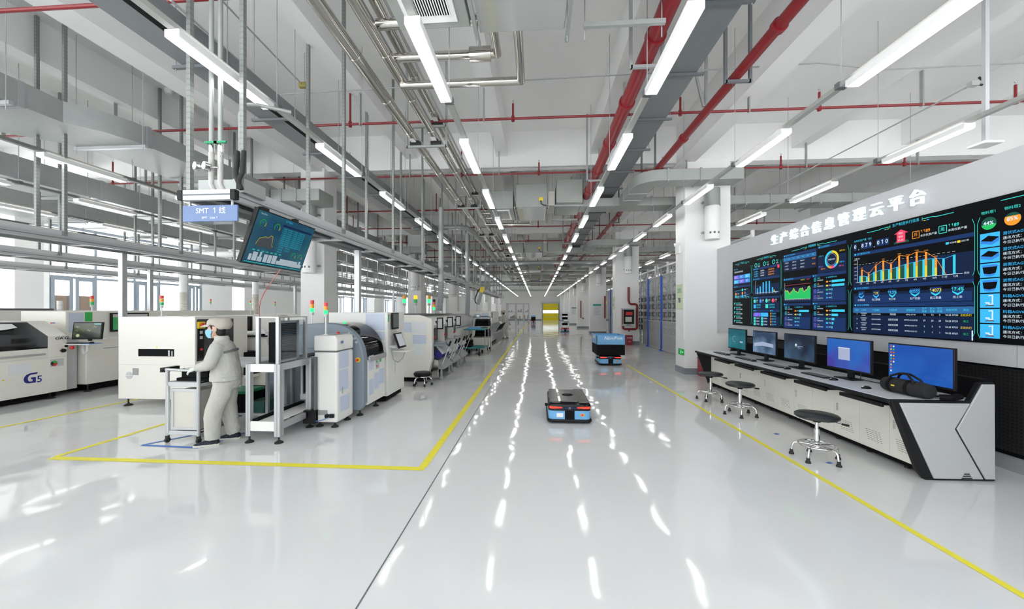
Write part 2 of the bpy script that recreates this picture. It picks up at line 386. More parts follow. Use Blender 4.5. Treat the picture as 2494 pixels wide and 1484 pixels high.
for i in range(8): x = XL + (XR - XL) * i / 7; b.box(x - .3, x + .3, Y0 - .2, Y0, .9, 5.6)
struct(b.put('wall_front', PLASTER), 'window wall at the near end of the hall')
b = M()
for i in range(22): x = XL + (XR - XL) * i / 21; b.box(x - .03, x + .03, Y0 - .14, Y0 - .08, .9, 5.6)
b.box(XL, XR, Y0 - .14, Y0 - .08, 3.1, 3.16); struct(b.put('window_9', DGREY))  # unseen glazing added behind the camera as a soft daylight source
# end wall with the yellow roll-up door
DX0, DX1, DZ = 1.02, 3.70, 2.87
b = M(); b.box(XL, DX0, Y1, Y1 + .2, 0, SLAB); b.box(DX1, XR, Y1, Y1 + .2, 0, SLAB); b.box(DX0, DX1, Y1, Y1 + .2, DZ, SLAB)
struct(b.put('wall_back', PLASTER), 'white far end wall around the yellow door')
d = struct(thing('door_1', 'yellow roll-up fabric door with a clear window strip in the far end wall', 'door', (2.36, Y1 + .02, 0)))
b = M(); b.box(DX0, DX1, Y1 + .02, Y1 + .06, 0, 1.18); b.box(DX0, DX1, Y1 + .02, Y1 + .06, 1.72, DZ); b.put('curtain', YELD, d)
b = M(); b.box(DX0, DX1, Y1 + .03, Y1 + .05, 1.18, 1.72); b.put('window_strip', ACRYL, d)
b = M()
for z in (.5, 2.42, 1.16, 1.72): b.box(DX0, DX1, Y1 - .0, Y1 + .02, z, z + .05)
b.parts('stiffener_bar', ALU, d)
b = M(); b.box(DX0 - .18, DX0, Y1 - .12, Y1 + .06, 0, DZ + .1); b.box(DX1, DX1 + .18, Y1 - .12, Y1 + .06, 0, DZ + .1); b.parts('guide_rail', MGREY, d)
b = M(); b.box(DX0 - .35, DX1 + .2, Y1 - .35, Y1 - .01, DZ + .02, DZ + .34); b.put('roller_housing', LGREY, d, bev=.02)
b = M(); b.box(XL, DX0 - .2, Y1 - .03, Y1, 0, .16); struct(b.put('baseboard_back', SKIRT)); b = M(); b.box(DX1 + .2, XR, Y1 - .03, Y1, 0, .16); struct(b.put('baseboard_back', SKIRT))
# left wall: plaster bays and glazed bays
bays = [(-3.4, 3.6), (4.6, 11.6), (14.1, 21.15), (36.2, 43.0), (45.0, 52.2)]
WZ = 5.3
b = M(); prev = Y0
for a, e in bays + [(Y1, Y1)]:
    b.box(XL - .2, XL, prev, a, 0, SLAB); prev = e
for a, e in bays: b.box(XL - .2, XL, a, e, WZ, SLAB)
struct(b.put('wall_left', PLASTER), 'white left outer wall between tall windows')
FRAME = mat('slate_window_frame', (.27, .31, .35), .45)
for i, (a, e) in enumerate(bays):
    w = struct(thing('window_%d' % (i + 1), 'tall slate framed window bay with glazed doors in the left wall, %s from the front' % ORD[i], 'window', (XL - .1, (a + e) / 2, 0)))
    L = e - a; xs = [0, .222, .245, .455, .49, .63, .66, .86, .895, 1.0]; hz = 3.1
    b = M()
    for t in (0, .235, .47, .645, .875, 1.0): b.box(XL - .14, XL - .04, a + t * L - .05, a + t * L + .05, 0, WZ)
    for z in (0.04, hz, WZ - .06): b.box(XL - .135, XL - .045, a, e, z - .05, z + .05)
    b.put('window_frame', FRAME, w)
    b = M(); b.box(XL - .1, XL - .09, a, e, .05, WZ); b.put('pane', GLASS, w)
    for t0, t1 in ((0, .235), (.47, .645), (.875, 1.0)):
        lf = None; mid = (t0 + t1) / 2
        b = M()
        for s0, s1 in ((t0, mid), (mid, t1)):
            u0, u1 = a + s0 * L + .05, a + s1 * L - .03
            for q0, q1, z0, z1, d_ in ((u0, u0 + .13, .05, hz - .05, 0), (u1 - .13, u1, .05, hz - .05, 0), (u0, u1, .051, .25, .004), (u0, u1, hz - .15, hz - .051, .004)): b.box(XL - .06 + d_, XL - d_, q0 + d_, q1 - d_, z0, z1)
        dr = b.put('glazed_door', FRAME, w)
        b = M(); b.cyl((XL + .02, a + mid * L - .12, 1.1), (XL + .02, a + mid * L - .12, 1.3), .02); b.cyl((XL + .02, a + mid * L + .12, 1.1), (XL + .02, a + mid * L + .12, 1.3), .02); b.parts('handle', DGREY, dr)
        if i == 2 and t0 == 0:
            b = M()
            for s0, s1 in ((t0, mid), (mid, t1)): b.box(XL - .075, XL - .062, a + s0 * L + .17, a + s1 * L - .15, .2, 2.3)
            b.put('cardboard_cover', TRAN, w)
# beams
for k in range(-1, 7):
    y = 10.05 + PITCH * k
    if y < Y1 - 1: sbox('beam', (XL, XR, y, y + .3, 5.55, SLAB), CEILP)
for x in (-16.2, -13.3, -11.0, -8.6, -3.6, -1.1, 1.4, 6.55, 9.2):
    sbox('beam', (x, x + .3, Y0, Y1, 5.84, SLAB), CEILP)
for x in (-6.35, 3.66): sbox('beam', (x, x + .42, Y0, Y1, 5.5, SLAB), CEILP)
# columns with skirting
CY = [9.9 + PITCH * k for k in range(7)]
for k, y in enumerate(CY):
    for nm, x0, x1 in (('right', 3.82, 4.96), ('left', -6.55, -5.87), ('far_left', -16.0, -15.3)):
        sbox('column', (x0, x1, y, y + .65, 0, 5.6), PLASTER, bev=.01)
        b = M(); b.box(x0 - .012, x1 + .012, y - .012, y + .662, 0, .16); struct(b.put('baseboard_column', SKIRT))
# floor joint and tapes
b = M(); b.box(-1.004, -.994, .6, 60, 0, .0015); struct(b.put('trim_1', DGREY), 'thin dark expansion joint in the floor')
def tape(pts, w, m, label, z=.0022):
    b = M(); fr = (V(0, 0, 0), V(1, 0, 0), V(0, 1, 0)); stroke(b, fr, pts, w, z)
    return tag(b.put('floor_tape', m, smooth=False), label, 'floor tape')
YT = YEL
tape([(2.82, .5), (2.72, 11.6)], .055, YT, 'long yellow tape line on the floor before the control desk')
tape([(-5.42, 3.80), (-1.17, 3.80)], .085, YT, 'yellow tape line crossing the floor in front of the first machine line', .0026)
tape([(-1.20, 3.84), (-1.30, 50)], .085, YT, 'long yellow tape line along the aisle side of the first machine line')
tape([(-5.42, 3.84), (-5.30, 14)], .075, YT, 'yellow tape line along the back of the first machine line')
tape([(-7.70, 3.0), (-7.44, 6.2), (-7.35, 14)], .07, YT, 'yellow tape line beside the white machines of the second line')
tape([(-4.83, 4.237), (-4.05, 4.20), (-3.93, 4.76)], .045, BLUT, 'blue tape marking under the worker and her trolley', .003)
tape([(-4.83, 4.237), (-4.55, 4.62)], .045, BLUT, 'short blue tape strip behind the worker\'s trolley', .0034)

# ================================================================ LIGHT ROWS
ROWS = [(-3.21, 27, 'row by the slotted cable duct'), (-1.05, 27, 'row along the steel pipes'), (1.27, 27, 'row along the thick red pipe'),
        (3.39, 27, 'row passing the hydrant columns'), (5.70, 27, 'row above the dashboard wall'), (-7.75, 26, 'row over the second machine line'),
        (-10.15, 26, 'row over the third machine line'), (-12.4, 26, 'third row from the tall windows'), (-14.7, 26, 'second row from the tall windows'), (-17.2, 26, 'row nearest the tall windows'), (8.3, 24, 'row over the store racks')]
LY0, LP, LL, LZ = 3.06, 2.235, 1.19, 4.06
proto = None
RAILG = mat('grey_light_rail', (.42, .42, .40), .5, .2)
RAILD = mat('dark_light_rail', (.20, .20, .19), .5, .2)
for x, n, where in ROWS:
    y1 = LY0 + n * LP
    r = thing('light_rail', 'slim carrier rail with hanger rods holding the LED ' + where, 'light rail', (x, 0, LZ))
    b = M(); b.box(x - .035, x + .035, .6, y1, LZ + .075, LZ + .125); b.put('rail', RAILD if x < -5 else RAILG, r)
    b = M()
    for k in range(n):
        b.box(x - .05, x + .05, LY0 + LP * k + 1.30, LY0 + LP * k + 1.36, LZ + .07, LZ + .135)
    b.parts('joint_clip', DGREY, r)
    for k in range(min(n + 1, 16)):
        b = M(); yk = LY0 + LP * k + 1.33 - LP; b.cyl((x, yk, LZ + .12), (x, yk, SLT), .005, 5); b.parts('hanger_rod', MGREY, r)
    for k in range(n):
        lab = '%s white LED strip light from the front, %s' % (ORD[k], where)
        yk = LY0 + LP * k
        if proto is None:
            proto = thing('strip_light', lab, 'light', (x, yk, LZ), 'LED strip lights')
            b = M(); w, h = .07, .075
            b.box(x - w, x + w, yk, yk + LL, LZ + .004, LZ + h); b.put('housing', PURE, proto, bev=.006)
            b = M(); b.box(x - .058, x + .058, yk + .012, yk + LL - .012, LZ, LZ + .005); b.put('diffuser', LED, proto)
            b = M()
            for s_ in (-1, 1): b.box(x + s_ * .038, x + s_ * .058, yk + .05, yk + LL - .05, LZ + h, LZ + h + .0015)
            b.parts('upper_diffuser', LED_UPLIGHT, proto)  # upward strips added to each lamp for their light on the slab
        else: dup(proto, (x, yk, LZ), lab)

# ================================================================ OVERHEAD SERVICES
def run_tray(x0, x1, z0, z1, ya, yb, label, slit=None):
    t = thing('cable_duct', label, 'cable duct', ((x0 + x1) / 2, ya, z0))
    b = M(); b.box(x0, x1, ya, yb, z0, z1); b.put('trunk', TRAY, t)
    if slit: b = M(); b.box(slit[0], slit[1], ya, yb, z0 - .004, z0 + .002); b.put('slot', MBLACK, t)
    y = ya + .9; k = 0
    while y < min(yb, 24):
        b = M(); b.box(x0 - .12, x1 + .10, y, y + .04, z0 - .04, z0 - .005); b.parts('support_bar', DGREY, t)
        b = M()
        for xx in (x0 - .09, x1 + .07): b.cyl((xx, y + .02, z0 - .06), (xx, y + .02, SLT), .006, 5)
        b.parts('hanger_rod', MGREY, t); y += 1.25
    return t
run_tray(-4.28, -3.78, 4.62, 4.82, .8, 45, 'wide dark grey cable duct above the first machine line', (-3.95, -3.86))
run_tray(1.76, 2.27, 5.05, 5.16, .8, 45, 'wide dark grey cable duct beside the thick red pipe')

def pipe(name, pts, r, m, label, cat='pipe', n=14, group=None):
    b = M(); b.tube(pts, r, n); return tag(b.put(name, m), label, cat, group)
PX1, PX2, PX3, PZ = -2.33, -1.93, -1.90, 4.93
for x, z, r, lb in ((PX1, PZ, .085, 'thick polished steel pipe leftmost in the overhead bundle'), (PX2, PZ, .068, 'polished steel pipe lower right in the overhead bundle'),
                    (PX3, PZ + .37, .072, 'polished steel pipe on the upper rack of the overhead bundle')):
    p = thing('steel_pipe', lb, 'pipe', (x, .6, z))
    b = M(); b.cyl((x, .6, z), (x, 52, z), r, 18); b.put('cladding', STEEL, p)
    b = M()
    y = 1.6
    while y < 40: b.cyl((x, y, z), (x, y + .03, z), r + .004, 18); y += 1.0
    b.parts('seam_band', STEEL, p)
    b = M(); fr = (V(x, 6.9, z - r - .002), V(1, 0, 0), V(0, -1, 0)); rect(b, fr, -.045, .045, .0, .16, 0); b.put('flow_label', PURE, p)
    b = M(); polyg(b, fr, [(-.018, .02), (-.018, .09), (-.035, .09), (0, .14), (.035, .09), (.018, .09), (.018, .02)], -.002); b.put('flow_arrow', BLUT, p)
for dx, dz, r in ((.13, .34, .02), (-.12, .30, .018)):
    pipe('conduit', [(PX3 + dx, .6, PZ + dz), (PX3 + dx, 45, PZ + dz)], r, ALU, 'thin grey conduit %s of the upper steel pipe' % ('right' if dx > 0 else 'left'), 'conduit', 8)
HX0, HX1 = PX1 - .17, PX2 + .20
for k in range(8):
    y = 7.0 + 4.3 * k
    h = thing('pipe_hanger', '%s galvanised channel hanger from the front carrying the steel pipes' % ORD[k], 'hanger', (PX1, y, PZ - .12), 'pipe hangers')
    b = M(); b.box(HX0, HX1, y - .02, y + .02, PZ - .15, PZ - .11); b.put('lower_rung', GALV, h)
    b = M(); b.box(HX0, HX1, y - .02, y + .02, PZ + .23, PZ + .27); b.put('upper_rung', GALV, h)
    for x in (HX0, HX1): b = M(); b.box(x - .02, x + .02, y - .02, y + .02, PZ - .15, SLT); b.put('post', GALV, h)
    b = M()
    for x, z in ((PX1, PZ - .11), (PX2, PZ - .11), (PX3, PZ + .27)): b.box(x - .1, x + .1, y - .03, y + .03, z, z + .07)
    b.parts('saddle', RUBBER, h)
# red fire mains and sprinkler branches
for x, z, r, lb in ((1.44, 5.0, .105, 'thick red fire main beside the third light row'), (2.88, 5.05, .072, 'thinner red fire pipe beyond the wide grey cable duct')):
    p = thing('fire_main', lb, 'pipe', (x, .6, z))
    b = M(); b.cyl((x, .6, z), (x, 50, z), r, 18); b.put('pipe_run', RED, p)
    b = M(); y = 4.6
    while y < 40: b.cyl((x, y, z), (x, y + .07, z), r + .02, 18); y += 1.45 if r > .1 else 2.9
    b.parts('coupling', RED, p)
    for k in range(4):
        y = 5.0 + 4.3 * k if r > .1 else 5.55 + 4.3 * k; w = r + .1
        b = M(); b.box(x - w, x + w, y - .02, y + .02, z - r - .05, z - r - .01)
        for s in (-1, 1): b.box(x + s * w - .02, x + s * w + .02, y - .02, y + .02, z - r - .05, SLT)
        b.parts('trapeze', MGREY if r > .1 else DGREY, p)
b = M(); b.bar((2.55, 6.6, SLT), (2.86, 6.6, 5.16), .04); b.bar((2.9, 6.6, SLAB - .4), (2.9, 6.6, 5.14), .04); tag(b.put('sway_brace', GALV), 'galvanised diagonal brace on the thinner red fire pipe', 'brace')
SPY = [4.04, 6.95, 10.0 - .25, 13.1, 15.9, 19.2, 21.9, 24.7, 28.1, 30.9, 33.7, 36.8]
for k, y in enumerate(SPY):
    p = thing('sprinkler_pipe', '%s thin red sprinkler pipe from the front running across the hall' % ORD[k], 'pipe', (0, y, 5.25), 'sprinkler pipes')
    b = M(); b.cyl((-15, y, 5.25), (11.5, y, 5.25), .024, 8); b.put('pipe_run', RED, p)
    xs = [-13, -9.95, -6.9, -3.6, -.45, 2.6, 5.0, 8.2] if k % 2 else [-12, -8.1, -5.05, -2, 0.05, 3.2, 6.1, 9.0]
    b = M()
    for x in xs: b.cyl((x, y, 5.25), (x, y, 5.25 + (.62 if x < -1 else .28)), .02, 8); b.cyl((x, y, 5.2), (x, y, 5.3), .032, 8)
    b.parts('riser', RED, p)
    b = M()
    for x in xs: z = 5.25 + (.62 if x < -1 else .28); b.cyl((x, y, z), (x, y, z + .05), .012, 8); b.cyl((x, y, z + .05), (x, y, z + .058), .022, 8)
    b.parts('sprinkler_head', CHROME, p)
    b = M()
    for x in (-11, -8.5, -3.4, -1.0, 1.6, 3.8, 6.7, 9.3): b.box(x - .012, x + .012, y - .03, y + .03, 5.22, 5.86 if x not in (3.8,) else 5.49)
    b.parts('clip', GALV, p)

def ductbox(b, x0, x1, y0, y1, z0, z1): b.box(x0, x1, y0, y1, z0, z1)
# ceiling air unit with its plenums, ducts and pipes: one per bay
for k in range(6):
    Y = PITCH * k; q = ORD[k]
    u = thing('air_handling_unit', '%s ceiling air handling unit from the front, silver box with plenums and grille' % q, 'air conditioner', (-.15, 3.2 + Y, 4.7), 'ceiling air units')
    b = M(); b.box(-.63, .30, 2.42 + Y, 4.08 + Y, 4.72, 5.40); b.put('casing', DUCTG if k else GALVB, u, bev=.01)
    b = M(); b.box(-.60, .27, 2.45 + Y, 4.05 + Y, 4.708, 4.72); b.put('drip_tray', GALVB, u)
    b = M(); b.box(-1.5, -.72, 2.6 + Y, 4.0 + Y, 4.74, 5.28); b.put('return_plenum', DUCTG, u, bev=.008)
    b = M(); b.box(-1.38, -.84, 2.75 + Y, 3.9 + Y, 4.722, 4.74); b.put('grille_frame', PURE, u)
    b = M(); b.box(-1.30, -.90, 2.85 + Y, 3.8 + Y, 4.718, 4.724); g = b.put('grille', MBLACK, u)
    b = M()
    for i in range(16): b.box(-1.295 + i * .026, -1.285 + i * .026, 2.85 + Y, 3.8 + Y, 4.71, 4.72)
    b.put('louvre', PURE, g)
    b = M(); b.box(.56, 1.30, 2.15 + Y, 3.6 + Y, 4.76, 5.42); b.put('supply_plenum', DUCTG, u, bev=.008)
    b = M(); b.box(.34, .52, 2.5 + Y, 3.3 + Y, 4.78, 5.2); b.put('flexible_connector', FROST, u)
    b = M()
    for x in (-.66, .33): b.box(x - .02, x + .02, 2.3 + Y, 4.2 + Y, 4.66, 4.705)
    for y in (2.35, 4.05): b.box(.5, 1.36, y + Y - .02, y + Y + .02, 4.70, 4.75)
    b.parts('support_channel', GALV, u)
    b = M()
    for x in (-.66, .33, .52, 1.34):
        for y in (2.36, 4.1): b.cyl((x, y + Y, 4.6), (x, y + Y, SLT), .006, 5)
    b.parts('hanger_rod', MGREY, u)
    if k: b = M(); b.box(.06, .17, 2.40 + Y, 2.42 + Y, 4.90, 5.0); jb = b.put('isolator_switch', YELP, u); b = M(); b.tube([(.11, 2.40 + Y, 4.9), (.12, 2.38 + Y, 4.8), (.2, 2.38 + Y, 4.76), (.28, 2.4 + Y, 4.76)], .015, 6); b.put('cable', RUBBER, jb)
    # chilled water connections
    c = thing('chilled_water_pipe', '%s set of steel branch pipes from the front joining an air unit' % q, 'pipe', (-1, 4.6 + Y, 4.9), 'branch pipes')
    b = M(); b.tube([(-.22, 4.1 + Y, 4.86), (-.22, 5.16 + Y, 4.86)], .055, 14); b.tube([(-.22, 5.18 + Y, 4.86), (PX2, 5.18 + Y, 4.86)], .055, 14); b.sph((-.22, 5.18 + Y, 4.86), .058); b.put('return_branch', STEEL, c)
    b = M(); b.tube([(-.52, 4.1 + Y, 5.0), (-.52, 4.82 + Y, 5.02)], .055, 14); b.tube([(-.52, 4.84 + Y, 5.02), (PX2, 4.84 + Y, 5.02)], .055, 14); b.sph((-.52, 4.84 + Y, 5.02), .058); s = b.put('supply_branch', STEEL, c)
    b = M(); b.cyl((-.88, 4.84 + Y, 5.02), (-.60, 4.84 + Y, 5.02), .09, 14); b.put('valve_jacket', STEEL, s)
    b = M(); b.tube([(-.63, 4.3 + Y, 5.05), (PX3, 4.3 + Y, 5.05)], .06, 14); b.put('drain_branch', STEEL, c)
    # supply duct across, short leg and elbow to the column
    t = thing('supply_duct', '%s rectangular grey supply duct from the front with its elbow to a hydrant side column' % q, 'air duct', (4, 2.7 + Y, 4.7), 'supply ducts')
    b = M(); b.box(1.28, 12.4, 2.42 + Y, 3.08 + Y, 4.71, 4.95); b.put('main_run', DUCTG, t, bev=.006)
    if k:
        prof = []
        R0, R1 = .02, .50
        cx_, cy_ = 2.92, .86 + Y
        b = M(); b.box(2.40, 2.88, .86 + Y, 2.42 + Y, 4.71, 4.97)
        rg = []
        for i in range(9):
            a = PI - i * PI / 2 / 8
            rg.append([V(cx_ + r * math.cos(a), cy_ - r * math.sin(a) * 1.0, z) for r, z in ((.04, 4.71), (.52, 4.71), (.52, 4.97), (.04, 4.97))])
        b.loft(rg); b.box(2.92, 4.78, .34 + Y, .82 + Y, 4.71, 4.97)
        b.put('elbow_run', DUCTG, t)
    b = M()
    for x in (2.2, 3.3, 4.4, 5.5, 6.6, 7.7, 8.8, 9.9): b.box(x, x + .045, 2.40 + Y, 3.1 + Y, 4.69, 4.97)
    if k:
        for x in (3.05, 3.8): b.box(x, x + .04, .32 + Y, .84 + Y, 4.69, 4.99)
        for y in (1.3, 1.9): b.box(2.38, 2.9, y + Y, y + Y + .04, 4.69, 4.99)
    b.parts('flange', MGREY, t)
    b = M()
    for x in (3.9, 5.9, 7.9):
        for y in (2.36, 3.14): b.cyl((x, y + Y, 4.6), (x, y + Y, SLT), .006, 5)
        b.box(x - .02, x + .02, 2.3 + Y, 3.2 + Y, 4.64, 4.68)
    b.parts('hanger', MGREY, t)
# round drop ducts at the columns
for k, y in enumerate(CY):
    for side, x, zb in (('right', 4.38, 3.43), ('left', -6.12, 2.66)):
        t = thing('drop_duct', 'round galvanised drop duct with white end on the %s %s column from the front' % (ORD[k], 'hydrant side' if side == 'right' else 'machine side'), 'air duct', (x, y - .28, zb), 'drop ducts')
        z1 = zb + (1.27 if side == 'right' else 1.9)
        zm = z1 - .42
        b = M(); b.cyl((x, y - .27, zm), (x, y - .27, z1), .18, 20); b.put('spiral_duct', GALV, t)
        b = M(); b.cyl((x, y - .27, zb), (x, y - .27, zm), .175, 20); b.put('diffuser_sleeve', PLASTER, t)
        b = M(); b.cyl((x, y - .27, zm - .02), (x, y - .27, zm + .02), .187, 20); b.put('collar', GALV, t)
        b = M()
        for dx in (-.1, -.02, .08): b.box(x + dx - .02, x + dx + .02, y - .27 - math.sqrt(.03 - dx * dx) - .008, y - .27 - .09, zb + .13, zb + .18)
        b.parts('cutout', DGREY, t)
        b = M(); b.box(x - .16, x + .16, y - .1, y - .002, zb + .2, zb + .24); b.box(x - .16, x + .16, y - .1, y - .002, z1 - .3, z1 - .26); b.parts('wall_bracket', GALV, t)
# left air duct with an offset, its side branches to the left columns
t = thing('air_duct', 'large rectangular air duct with a sideways bend above the second machine line', 'air duct', (-7.5, 4, 4.55))
rg = []
for y, xr, xl, z1 in ((.8, -7.29, -8.9, 4.9), (4.9, -7.29, -8.9, 4.9), (5.25, -7.29, -8.9, 4.88), (5.55, -7.02, -8.6, 4.88), (5.9, -6.88, -8.2, 4.88), (6.3, -6.86, -8.05, 4.88), (10.3, -6.86, -7.98, 4.88)):
    rg.append([V(xl, y, 4.55), V(xr, y, 4.55), V(xr, y, z1), V(xl, y, z1)])
b = M(); b.loft(rg); b.put('main_run', GALV, t)
b = M(); b.box(-7.9, -7.0, 10.3, 50, 4.58, 4.86); b.put('narrow_run', GALV, t)
b = M()
for y in (3.3, 4.75, 6.1, 7.6, 9.0, 10.28, 12, 14, 16, 18, 20, 22, 24, 26): b.box((-7.3 if y < 5 else -6.87) - (1.62 if y < 5 else 1.14), (-7.28 if y < 5 else -6.845), y, y + .07, 4.53, 4.9)
b.parts('flange', MGREY, t)
b = M()
for y in (4.6, 6.0, 7.9, 10, 13, 16): xr = -7.2 if y < 5 else -6.78; b.box(xr - 1.35, xr, y, y + .05, 4.48, 4.53); b.cyl((xr - .04, y, 4.4), (xr - .04, y, SLT), .006, 5); b.cyl((xr - 1.3, y, 4.4), (xr - 1.3, y, SLT), .006, 5)
b.parts('hanger', ALU, t)
for k, y in enumerate(CY[:5]):
    t = thing('branch_duct', '%s short grey branch duct from the front reaching a machine side column' % ORD[k], 'air duct', (-6.2, y - .5, 4.45), 'branch ducts')
    b = M(); b.box(-6.84, -5.55, y - .78, y - .1, 4.47, 4.77); b.put('duct', DUCTG, t, bev=.006)
    b = M()
    for x in (-6.6, -6.2): b.box(x, x + .05, y - .80, y - .08, 4.45, 4.79)
    b.parts('flange', MGREY, t)
# air ducts further left
for x0, x1, z0, z1, lb in ((-11.4, -10.4, 4.3, 4.75, 'grey rectangular air duct above the third machine line'), (-14.9, -13.6, 4.35, 4.85, 'grey rectangular air duct near the tall windows')):
    t = thing('air_duct', lb, 'air duct', ((x0 + x1) / 2, 2, z0))
    b = M(); b.box(x0, x1, 4.5, 40, z0, z1)
    rg = [[V(x0, 4.5 - .0 - i * .16, z0 + i * i * .055), V(x1, 4.5 - i * .16, z0 + i * i * .055), V(x1, 4.5 - i * .16, z1 + i * i * .055), V(x0, 4.5 - i * .16, z1 + i * i * .055)] for i in range(5)]
    b.loft(rg); b.put('main_run', GALV, t)
    b = M()
    for i in range(14): b.box(x0 - .01, x1 + .012, 5.2 + i * 1.5, 5.27 + i * 1.5, z0 - .012, z1 + .012)
    b.parts('flange', MGREY, t)
    b = M()
    for i in range(8): b.cyl((x1 + .05, 5.5 + i * 2.4, z0 - .1), (x1 + .05, 5.5 + i * 2.4, SLT), .006, 5); b.cyl((x0 - .05, 5.5 + i * 2.4, z0 - .1), (x0 - .05, 5.5 + i * 2.4, SLT), .006, 5); b.box(x0 - .1, x1 + .1, 5.48 + i * 2.4, 5.52 + i * 2.4, z0 - .06, z0 - .015)
    b.parts('hanger', MGREY, t)
# transverse pipes and ducts far down the hall
for k, (y, z, r) in enumerate(((24, 4.75, .12), (32, 4.9, .14), (38.5, 4.6, .12), (46, 4.8, .13), (54, 4.6, .12))):
    pipe('transverse_pipe', [(-15, y, z), (11, y, z)], r, GALV, '%s thick galvanised pipe from the front crossing the far part of the hall' % ORD[k], 'pipe', 12, 'transverse pipes')
pipe('extract_pipe', [(-4.9, 14.3, 4.9), (-3.1, 14.3, 4.9), (-2.75, 14.45, 4.9), (-2.6, 14.9, 4.88), (-2.6, 40, 4.85)], .1, GALV, 'round galvanised extract pipe with a bend above the first machine line', 'pipe', 14)
# thin conduits, cables and boxes under the slab
pipe('conduit', [atY(415, 0, 3.4), atY(722, 272, 6.4)], .012, ALU, 'slim conduit sloping down beside the slotted cable duct', 'conduit', 6)
e = atY(735, 205, 6.0)
pipe('conduit', [atY(520, -20, 3.9), e], .012, ALU, 'slim conduit ending in a brass junction box', 'conduit', 6)
b = M(); b.cb(e + V(.02, 0, -.02), .12, .06, .08); tag(b.put('junction_box', mat('brass_box', (.35, .30, .10), .4, .5)), 'small brass coloured junction box on the end of a slim conduit', 'junction box')
pipe('cable_conduit', [(-4.6, 6.4, 5.55), (-.1, 6.4, 5.62), (2.5, 6.4, 5.66), (4.6, 6.4, 5.7)], .01, MGREY, 'thin cable conduit crossing the nearest ceiling bay', 'conduit', 6)
pipe('cable_conduit', [(4.6, 6.4, 5.7), (5.6, 6.4, 5.55), (12, 6.4, 5.6)], .01, MGREY, 'thin sagging cable conduit above the dashboard wall', 'conduit', 6)
pipe('cable_conduit', [(-4.6, 10.0, 5.5), (3.6, 10.0, 5.5)], .01, MGREY, 'thin cable conduit under the first cross beam', 'conduit', 6)
e = atY(2370, 205, 5.6)
pipe('conduit', [e, atY(1850, 475, 9.6)], .011, MGREY, 'slim straight conduit above the dashboard wall', 'conduit', 6)
b = M(); b.cb(e, .1, .07, .06); tag(b.put('junction_box', ALU), 'small grey junction box on the conduit above the dashboard wall', 'junction box')
pipe('flexible_cable', [e + V(.04, 0, 0), e + V(.16, .02, -.01), e + V(.2, .05, .06), e + V(.16, .08, .14)], .014, RUBBER, 'short black flexible cable curling from the grey junction box', 'cable', 8)
t = thing('access_point', 'white wireless access point hanging on a pole above the dashboard wall', 'access point', tuple(atY(2400, 352, 5.6)))
p = atY(2400, 352, 5.6); b = M(); b.bar(p + V(0, 0, .02), p + V(0, 0, SLAB - p.z), .05); b.put('pole', LGREY, t)
b = M(); b.cb(p, .26, .22, .035); b.put('plate', PURE, t, bev=.01)
p = atZ(412, 222, SLAB - .03)
b = M(); b.lathe(p + V(0, 0, -.02), [(.02, -.05), (.06, -.045), (.075, -.02), (.085, 0), (.085, .05)], 20); tag(b.put('smoke_detector', PURE), 'round white smoke detector on the ceiling beside the slotted cable duct', 'smoke detector')
pipe('detector_conduit', [p + V(.05, 0, .03), p + V(1.0, .0, .03)], .01, ALU, 'thin conduit leading to the round smoke detector', 'conduit', 6)
# ================================================================ LINE GANTRIES
GZ = 2.76
def gantry(x0, x1, ya, yb, z, label, struts, posts, front=True):
    t = thing('line_gantry', label, 'gantry', ((x0 + x1) / 2, ya, z))
    b = M(); b.box(x0, x0 + .05, ya, yb, z, z + .10); b.put('side_profile', ALU, t); b = M(); b.box(x1 - .05, x1, ya, yb, z, z + .10); b.put('side_profile', ALU, t)
    b = M(); b.box(x1 - .001, x1 + .003, ya, yb, z + .045, z + .055); b.box(x0 - .003, x0 + .001, ya, yb, z + .045, z + .055); b.put('groove', DGREY, t)
    b = M(); b.box(x0, x1, ya - .05, ya, z, z + .10); b.put('end_profile', ALU, t)
    b = M(); b.box(x0, x1, ya - .054, ya - .05, z + .045, z + .058); b.put('end_groove', DGREY, t)
    for x in (x0, x1): b = M(); b.box(x - .025, x + .028, ya - .058, ya, z, z + .10); b.put('corner_cap', BLACK, t, bev=.004)
    b = M(); b.box(x0 + .05, x1 - .05, ya, yb, z + .06, z + .08); b.put('deck_panel', GALV, t)
    b = M(); y = ya + 1.0
    while y < min(yb, ya + 24): b.box(x0 + .05, x1 - .05, y, y + .05, z + .0, z + .05); y += 1.15
    b.parts('cross_bar', ALU, t)
    b = M(); b.box(x1 - .14, x1 - .02, ya + .1, yb, z + .10, z + .18); b.put('power_trunking', LGREY, t)
    b = M(); b.box((x0 + x1) / 2 - .03, (x0 + x1) / 2 + .03, ya + .1, yb, z + .02, z + .05); b.put('cable_trough', DGREY, t)
    for k in range(struts):
        for x in (x0 - .02, x1 - .0): b = M(); y = ya + .08 + 2.0 * k; b.box(x - .022, x + .022, y - .022, y + .022, z + .1, SLT); b.put('strut', STRUTM, t)
    for x, y in posts: b = M(); b.box(x - .045, x + .045, y - .045, y + .045, 0, z); b.put('post', ALU, t)
    return t
G1 = gantry(-3.58, -3.02, 3.55, 34, GZ, 'aluminium gantry hanging above the first machine line with the line sign', 15, [(-3.3, 6.65), (-3.3, 12.6), (-3.3, 20)])
b = M(); b.box(-3.5, -3.1, 3.62, 3.78, GZ + .1, GZ + .24); b.box(-3.1, -2.98, 3.6, 3.9, GZ + .1, GZ + .24); b.parts('junction_housing', GALV, G1)
gantry(-8.2, -7.72, 1.5, 34, GZ + .02, 'aluminium gantry hanging above the second machine line', 15, [(atY(299, 700, 6.75).x, 6.75), (-7.9, 13), (-7.9, 20)])
